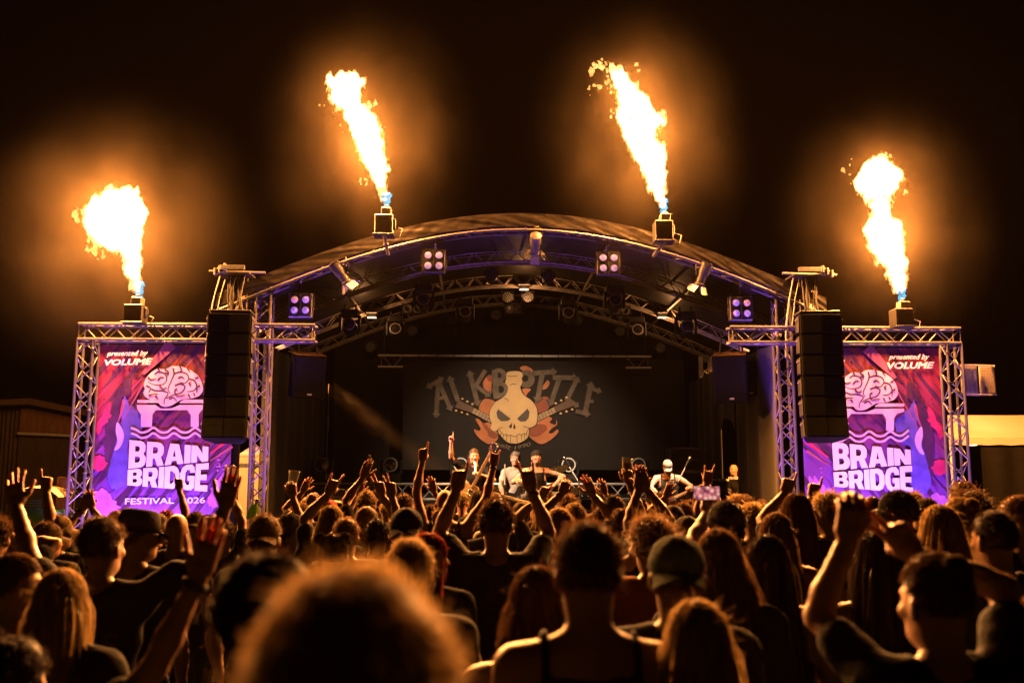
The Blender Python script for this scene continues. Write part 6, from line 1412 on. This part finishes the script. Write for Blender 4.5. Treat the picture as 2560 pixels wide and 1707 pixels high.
p(2190, 1318, 4.0, 'person with long dark hair behind the raised bent arm', 'long', 'dark', .36, 1.1, shirt='tank', sc='black', near=2)
p(1914, 1330, 4.0, 'woman with very long dark hair right of centre', 'long', 'dark', .52, shirt='tank', sc='black', near=2, hyaw=6, pants='short')
p(1066, 1326, 4.8, 'woman with bright red wavy hair in profile', 'wavy', 'red', .34, sc='black', hyaw=-60, near=2)
r = p(1241, 1245, 5.3, 'broad man in black T-shirt raising two rock hands in the middle', 'short', 'brown', hv=1.4, sc='black', near=2, build=1.05, arms=[(-1, (1141, 1222), .22, 'point', (-.3, -.2, -1)), (1, (1328, 1222), .22, 'horns', (.3, -.2, -1))])
wristband(r, 1)
p(1017, 1258, 5.3, 'man in black backwards cap left of the tall bald man', 'crop', 'dark', cap='back', cc='black', sc='black', near=2)
p(664, 1276, 5.3, 'man in khaki backwards cap at left of centre', 'short', 'brown', cap='back', cc='khaki', sc='charcoal', near=2)
p(836, 1330, 5.5, 'woman with two small dark hair buns', 'buns', 'dark', sc='black', near=2)
p(2243, 1216, 5.7, 'tall man in black cap and glasses facing left', 'short', 'dark', cap='fwd', cc='black', sc='black', near=2, hyaw=52, glasses=True)
p(2398, 1242, 5.4, 'woman with pinned-up fair hair at the right', 'bun', 'blond', sc='black', near=2, hyaw=20)
p(2548, 1234, 5.0, 'man with glasses in profile at the right edge', 'short', 'lightbrown', sc='black', near=2, hyaw=62, glasses=True, skin=2)
p(1628, 1292, 4.6, 'curly-haired person in rust-orange top right of centre', 'curly', 'lightbrown', hv=1.2, sc='orange', near=2, hyaw=14, arms=[(-1, (1585, 1392), .2, 'hold', (-1, .2, -.8))])
p(1398, 1266, 6.0, 'woman with curly fair ponytail behind the centre man', 'curlylong', 'blond', .34, sc='black', near=2, hyaw=20)
p(1938, 1277, 5.5, 'woman with long brown hair and bare shoulder', 'long', 'lightbrown', .4, shirt='tank', sc='black', near=2, hyaw=10)
p(1990, 1229, 6.3, 'man with very long brown hair pointing at the stage', 'long', 'brown', .44, sc='black', near=2, hyaw=16, arms=[(-1, (1962, 1232), .3, 'point', (-1, -.2, -.8))])
r = p(2069, 1230, 6.4, 'man with shaggy fair hair in dark vest over pale sleeves', 'mess', 'blond', shirt='tee', sc='navy', near=2, hyaw=38, arms=[(-1, (2030, 1243), .35, 'point', (-1, -.3, -.8))], printed=('PATCH', .22, .12, 1.22, CLOTH['plum']))
p(2424, 1229, 6.0, 'man with curly dark hair near the right truss leg', 'curly', 'brown', sc='black', near=2, hyaw=24)
p(867, 1290, 6.4, 'man with short light hair behind the two hair buns', 'short', 'lightbrown', sc='black', near=2)
p(1716, 1280, 6.0, 'man in dark cap below the glowing phone', 'crop', 'dark', cap='back', cc='olive', sc='black', near=2)
r = p(1640, 1278, 6.5, 'person clapping with both arms straight up', 'short', 'brown', sc='black', near=2, arms=[(-1, (1596, 1222), .2, 'flat', (-1, -.1, -.4)), (1, (1616, 1219), .2, 'flat', (1, -.1, -.4))])
# ---- further in
p(445, 1282, 7.0, 'bald man at the left in front of the purple banner', 'bald', 'dark', sc='charcoal', near=2, skin=1)
p(145, 1278, 7.0, 'man in khaki cap turned right at the left', 'short', 'brown', cap='fwd', cc='khaki', sc='charcoal', hyaw=-54, near=2)
p(118, 1296, 6.6, 'man in brown cap partly behind the khaki cap', 'short', 'brown', cap='fwd', cc='brown', sc='black', hyaw=-40, near=2)
p(52, 1282, 6.8, 'dark-haired person at far left pointing one finger up', 'short', 'dark', sc='black', near=2, arms=[(1, (116, 1226), .2, 'point', (.6, -.1, -1))])
p(-6, 1290, 6.0, 'person cut by the left edge with bent bare arm', 'mess', 'brown', sc='charcoal', near=2, arms=[(1, (30, 1350), .1, 'relax', (1, -.1, -.6))])
r = p(236, 1292, 8.0, 'person behind the left man lifting two open hands', 'short', 'brown', sc='black', arms=[(-1, (206, 1270), .15, 'open', (-1, 0, -.8)), (1, (230, 1268), .15, 'open', (1, 0, -.8))]); wristband(r, -1)
p(294, 1273, 9.0, 'short-haired head left of the trilby hat', 'short', 'lightbrown', sc='black')
p(392, 1279, 8.0, 'man with glasses in profile right of the trilby hat', 'short', 'brown', sc='black', hyaw=-66, glasses=True)
p(418, 1272, 9.0, 'reddish-haired person pointing up in front of the banner', 'short', 'red', sc='black', arms=[(1, (449, 1222), .15, 'point', (.6, 0, -1))])
p(492, 1272, 9.0, 'man in camouflage cap right of the bald man', 'short', 'brown', cap='back', cc='olive', sc='black')
p(520, 1284, 8.8, 'dark head below the left speaker mast', 'short', 'dark', sc='black')
cupl = p(560, 1292, 7.6, 'person at left holding a clear cup above the crowd', 'short', 'brown', sc='black', near=2, arms=[(1, (572, 1222), .15, 'hold', (.8, 0, -.8))])
cup2 = p(700, 1292, 7.4, 'person raising a clear plastic cup near the left tower', 'short', 'lightbrown', sc='charcoal', near=2, arms=[(1, (732, 1240), .15, 'hold', (.8, 0, -.8))])
p(735, 1276, 7.4, 'man in black cap with brim turned up right', 'short', 'dark', cap='fwd', cc='black', sc='black', hyaw=-52, hpitch=14, near=2)
p(829, 1259, 7.0, 'woman with long smooth fair hair raising a rock hand', 'long', 'blond', .32, sc='black', near=2, arms=[(-1, (822, 1232), .2, 'horns', (-1, -.1, -.7))])
p(822, 1243, 10.0, 'person in pink cap forming a heart with both hands', 'short', 'brown', cap='fwd', cc='pink', sc='black', hyaw=-70, arms=[(-1, (772, 1258), .0, 'hold', (-1, 0, -.6)), (1, (792, 1258), .0, 'hold', (1, 0, -.6))])
p(916, 1262, 7.4, 'man with thin hair raising a two-finger sign left of centre', 'crop', 'lightbrown', sc='charcoal', near=2, hyaw=-40, arms=[(1, (955, 1236), .2, 'victory', (.8, 0, -.9))])
p(944, 1292, 7.0, 'person in dark T-shirt lifting a two-finger sign', 'short', 'dark', sc='black', near=2, arms=[(1, (980, 1238), .2, 'victory', (.6, 0, -1))])
p(1010, 1231, 10.0, 'man with short brown hair next to the tall bald man', 'short', 'brown', sc='black')
r = p(1113, 1222, 9.0, 'tall bald man in printed black shirt raising both bare arms', 'bald', 'dark', shirt='tank', sc='black', near=2, build=1.12, skin=2, arms=[(-1, (1056, 1150), .1, 'point', (-1, 0, -.3)), (1, (1234, 1162), .12, 'horns', (1, 0, -.6))], printed=("SORRY\nI'M TALL", .25, .125, 1.365, pm('shirt_print_tan', (.3, .2, .12), .8))); wristband(r, 1)
p(1076, 1258, 10.2, 'person near the stage raising one open palm left of the bald man', 'short', 'brown', sc='black', arms=[(1, (1086, 1228), .1, 'open', (.6, 0, -1))])
p(1303, 1249, 8.8, 'short-haired man right of the broad man in the middle', 'crop', 'brown', sc='black')
p(1368, 1262, 8.2, 'person pointing one finger up right of the middle', 'short', 'brown', sc='black', arms=[(-1, (1352, 1244), .1, 'point', (-1, 0, -.8))])
r = p(1437, 1254, 7.8, 'person raising two curved arms with black wristband', 'short', 'blond', sc='black', near=2, arms=[(-1, (1404, 1232), .15, 'hold', (-1, 0, -.4)), (1, (1482, 1236), .15, 'flat', (1, 0, -.5))]); wristband(r, -1)
p(1420, 1235, 9.6, 'short-haired man in the row below the drum kit', 'mess', 'lightbrown', sc='black')
p(1531, 1234, 8.0, 'man with short dark hair and red print on black T-shirt', 'short', 'dark', sc='black', near=2, printed=('NINNIN', .2, .1, 1.25, CLOTH['orange']))
p(1500, 1262, 10.4, 'person near the stage raising one open hand right of the middle', 'short', 'brown', sc='black', arms=[(1, (1513, 1232), .1, 'open', (.7, 0, -1))])
cup3 = p(1552, 1268, 7.6, 'person holding a cup of beer up high right of the middle', 'short', 'brown', sc='black', near=2, arms=[(1, (1574, 1207), .1, 'hold', (.8, 0, -.8))])
p(1668, 1262, 9.4, 'person below the capped guitarist raising an open hand', 'short', 'brown', sc='black', arms=[(-1, (1664, 1240), .1, 'open', (-1, 0, -.8))])
p(1681, 1255, 7.2, 'man in black cap right of the clapping arms', 'crop', 'dark', cap='back', cc='black', sc='black')
p(1708, 1250, 8.4, 'man in brown cap directly left of the glowing phone', 'short', 'brown', cap='back', cc='brown', sc='black')
p(1788, 1256, 8.2, 'person behind the beanie raising a rock hand', 'short', 'brown', sc='black', arms=[(-1, (1767, 1206), .1, 'horns', (-.6, 0, -1))])
p(1853, 1242, 10.2, 'short-haired head in front of the right drape', 'curly', 'brown', sc='black')
p(1879, 1256, 7.4, 'fair-haired person right of the man in beanie', 'mess', 'blond', sc='black')
p(1902, 1254, 8.4, 'brown-haired person left of the long-haired pointing man', 'short', 'lightbrown', sc='black')
p(2118, 1228, 7.8, 'balding man with headband left of the right banner lettering', 'crop', 'brown', sc='black', hyaw=14)
p(2178, 1237, 7.2, 'man with cropped hair and beard facing left', 'crop', 'brown', sc='black', hyaw=48, hv=1.0)
p(2313, 1238, 7.8, 'man in dark cap with brim to the left near the banner', 'short', 'brown', cap='fwd', cc='olive', sc='black', hyaw=60)
p(2406, 1201, 7.4, 'tall man whose head rises beside the right truss leg', 'short', 'lightbrown', sc='black', hyaw=26)
p(2520, 1260, 6.6, 'bearded man in sunglasses near the right edge', 'short', 'brown', sc='black', hyaw=58, glasses=True)
# ---- packed rows close to the stage that nothing tells apart
rr = random.Random(21); k = 0
ROWN = ('fourth stage row', 'third stage row', 'second stage row', 'front row'); CNT = {}
ORD = ['first', 'second', 'third', 'fourth', 'fifth', 'sixth', 'seventh', 'eighth', 'ninth', 'tenth', 'eleventh', 'twelfth', 'thirteenth', 'fourteenth', 'fifteenth', 'sixteenth', 'seventeenth', 'eighteenth']
def fill_label(st, hcx, cp, arms, row, px):
    CNT[row] = CNT.get(row, -1) + 1; look = dict(blond='fair', dark='dark-haired', brown='brown-haired', lightbrown='hazel-haired')[hcx]
    return '%s concertgoer%s%s, %s from left in the %s' % (look, ' in cap' if cp else (' with long hair' if st in ('long', 'wavy') else ''), ' with hand up' if arms else '', ORD[CNT[row]], ROWN[row])
for row, (Y, n) in enumerate(((9.2, 13), (10.6, 15), (12.0, 17), (13.1, 17))):
    for i in range(n):
        px = 150 + (2330 - 150) * (i + .5) / n + rr.uniform(-45, 45); hgt = rr.uniform(1.60, 1.80); pyt = 1207 + (EYE - hgt) * F / Y * 1.0
        arms = ()
        if 560 < px < 1800 and rr.random() < .14:
            q = rr.choice((-1, 1)); arms = [(q, (px + q * rr.uniform(8, 26), pyt - rr.uniform(6, 34)), .15, rr.choice(('open', 'horns', 'point', 'flat', 'fist')), (q * .8, 0, -.8))]
        st = rr.choice(('short', 'short', 'crop', 'mess', 'curly', 'long', 'wavy')); hcx = rr.choice(('brown', 'brown', 'dark', 'lightbrown', 'blond')); cp = rr.choice((None, None, None, 'back', 'fwd'))
        if 640 < px < 700 or 1930 < px < 1990 or (px < 640 and Y > 8): continue
        p(px, pyt, Y + rr.uniform(-.3, .3), fill_label(st, hcx, cp, arms, row, px), st, hcx, .3, cap=cp, cc=rr.choice(('black', 'brown', 'olive', 'charcoal')), sc=rr.choice(('black', 'black', 'charcoal', 'navy', 'brown', 'grey', 'plum')), arms=arms, group='packed rows close to the stage', near=1, hyaw=rr.uniform(-25, 25), skin=rr.randrange(3)); k += 1
# ---- things in their hands
M_CUP = nodes('clear_cup_plastic')[0]; b = M_CUP.node_tree.nodes['Principled BSDF']; b.inputs['Base Color'].default_value = (.9, .85, .8, 1); b.inputs['Roughness'].default_value = .15; b.inputs['Alpha'].default_value = .25
M_BEER = pm('beer', (.55, .3, .06), .2, 0, .1)
def cup(P, q, lab, beer=True):
    j = P['j'][q]; c = j['palm'] + Vector((0, .02, .035)); t = thing('plastic_cup', c, lab, 'cup', 'plastic cups held up'); Rm = Matrix.Rotation(R(8 * q), 3, 'Y')
    MB().lathe([(.028, -.05), (.0285, -.05), (.043, .075), (.046, .078), (.043, .08), (.041, .075), (.027, -.047), (0, -.047)], 18, Rm, c, False).build('shell', M_CUP, t, smooth=True)
    if beer: MB().lathe([(.026, -.045), (.037, .045), (0, .046)], 16, Rm, c).build('drink', M_BEER, t, smooth=True)
cup(cupl, 1, 'clear empty plastic cup held up beside the left speaker mast', False); cup(cup2, 1, 'clear plastic cup held up in front of the left black drape', False); cup(cup3, 1, 'half-full beer cup held up right of the middle')
P_ = [x for x in PEOPLE if x[0].get('label', '').startswith('tall man in dark beanie')][0]
c = at(1766, 1232, 4.7 + .42); w, hh = .132, .066; t = thing('mobile_phone', c, 'mobile phone held sideways with a glowing picture of the stage', 'phone')
MB().box(c, (w * 1.06, .009, hh * 1.1), None, .004).build('case', M_BLACK, t)
m, nt, b = nodes('phone_screen'); tc = N(nt, 'TexCoord'); mp = N(nt, 'Mapping'); nt.links.new(tc.outputs['Object'], mp.inputs[0]); vo = N(nt, 'TexVoronoi', i_Scale=38.0); nt.links.new(mp.outputs[0], vo.inputs['Vector']); rp = N(nt, 'ValToRGB'); e = rp.color_ramp.elements
e[0].color = (1, .75, .5, 1); e[0].position = .12; e[1].color = (.10, .02, .05, 1); e[1].position = .75; x = e.new(.38); x.color = (.8, .22, .25, 1); nt.links.new(vo.outputs['Distance'], rp.inputs[0]); nt.links.new(rp.outputs[0], b.inputs['Emission Color']); b.inputs['Emission Strength'].default_value = .9; b.inputs['Base Color'].default_value = (.02, .02, .02, 1)
MB().box(c - Vector((0, .0055, 0)), (w, .002, hh)).build('screen', m, t)
bl = at(632, 1278, 7.9); t = thing('green_bottle', bl - Vector((0, 0, .1)), 'green glass bottle glinting above the crowd at left', 'bottle')
MB().lathe([(.02, -.06), (.034, -.05), (.036, .0), (.03, .03), (.012, .06), (.011, .09)], 16, Matrix.Rotation(R(20), 3, 'Y'), bl).build('glass', pm('green_glass', (.25, .5, .06), .1, 0, .2, 20, trans=.5, coat=.8), t, smooth=True); MB().lathe([(.013, .08), (.013, .1)], 10, Matrix.Rotation(R(20), 3, 'Y'), bl).build('cap', M_CHROME, t)
# ================================================================== hazy night air
HAZE = .00006
def haze_box():
    o = MB().box((0, 17, 5.5), (79, 49, 14)).build('haze', bpy.data.materials.new('night_haze')); m = o.data.materials[0]; m.use_nodes = True; nt = m.node_tree
    nt.nodes.remove(nt.nodes['Principled BSDF']); v = N(nt, 'VolumePrincipled'); v.inputs['Density'].default_value = HAZE; v.inputs['Color'].default_value = (.9, .72, .55, 1); v.inputs['Anisotropy'].default_value = .0
    nt.links.new(v.outputs[0], nt.nodes['Material Output'].inputs['Volume']); m.cycles.homogeneous_volume = True
    tag(o, 'thin warm haze filling the night air', 'haze', kind='stuff')
haze_box()

# smoke round each fire: soft-edged clouds added for its glow, lens bloom included
def smoke(name, c, r, dens, lab, nscale=2.1, rough=.5, seed=0.0):
    v, q = sphere((1, 1, 1), 16, 12); o = link_top(name, mesh_np(name, v, q, []), c, r)
    m = bpy.data.materials.new('smoke_' + name); m.use_nodes = True; nt = m.node_tree; nt.nodes.remove(nt.nodes['Principled BSDF']); L = nt.links.new
    pv = N(nt, 'VolumePrincipled'); pv.inputs['Color'].default_value = (.9, .72, .5, 1); tc = N(nt, 'TexCoord')
    ln = N(nt, 'VectorMath', operation='LENGTH'); L(tc.outputs['Object'], ln.inputs[0])
    mr = N(nt, 'MapRange'); mr.inputs[1].default_value = 1.0; mr.inputs[2].default_value = 0.0; L(ln.outputs['Value'], mr.inputs[0]); pw = N(nt, 'Math', operation='POWER'); pw.inputs[1].default_value = 2.2; L(mr.outputs[0], pw.inputs[0])
    nz = N(nt, 'TexNoise', i_Scale=nscale, i_Detail=2.0); mp = N(nt, 'Mapping'); mp.inputs['Location'].default_value = (seed, seed * 2, seed * .7); L(tc.outputs['Object'], mp.inputs[0]); L(mp.outputs[0], nz.inputs['Vector'])
    m2 = N(nt, 'MapRange'); m2.inputs[1].default_value = .36; m2.inputs[2].default_value = .68; m2.inputs[3].default_value = 0.0 if rough > .8 else .16; L(nz.outputs[0], m2.inputs[0])
    mu = N(nt, 'Math', operation='MULTIPLY'); L(pw.outputs[0], mu.inputs[0]); L(m2.outputs[0], mu.inputs[1]); mk = N(nt, 'Math', operation='MULTIPLY'); mk.inputs[1].default_value = dens; L(mu.outputs[0], mk.inputs[0]); L(mk.outputs[0], pv.inputs['Density'])
    L(pv.outputs[0], nt.nodes['Material Output'].inputs['Volume']); o.data.materials.append(m); tag(o, lab, 'smoke', 'smoke drifting round the flames', 'stuff')
def link_top(name, me, c, r):
    o = bpy.data.objects.new(name, me); COL.objects.link(o); o.location = c; o.scale = r; OFF[o] = Vector(c); return o
smoke('smoke', at(285, 590, YF), (2.5, 1.4, 2.5), .042, 'orange-lit smoke and glow round the left flame', seed=1)
smoke('smoke', at(920, 370, YF), (1.9, 1.3, 2.5), .031, 'orange-lit smoke and glow round the flame on the roof left', seed=2)
smoke('smoke', at(1600, 360, YF), (1.9, 1.3, 2.5), .031, 'orange-lit smoke and glow round the flame on the roof right', seed=3)
smoke('smoke', at(2215, 570, YF), (1.9, 1.3, 2.4), .032, 'orange-lit smoke and glow round the right flame', seed=4)
smoke('smoke', at(895, 1050, 17.5), (1.0, .7, 1.1), .2, 'brown puff of smoke drifting on the left of the stage', 1.8, .9, 5)
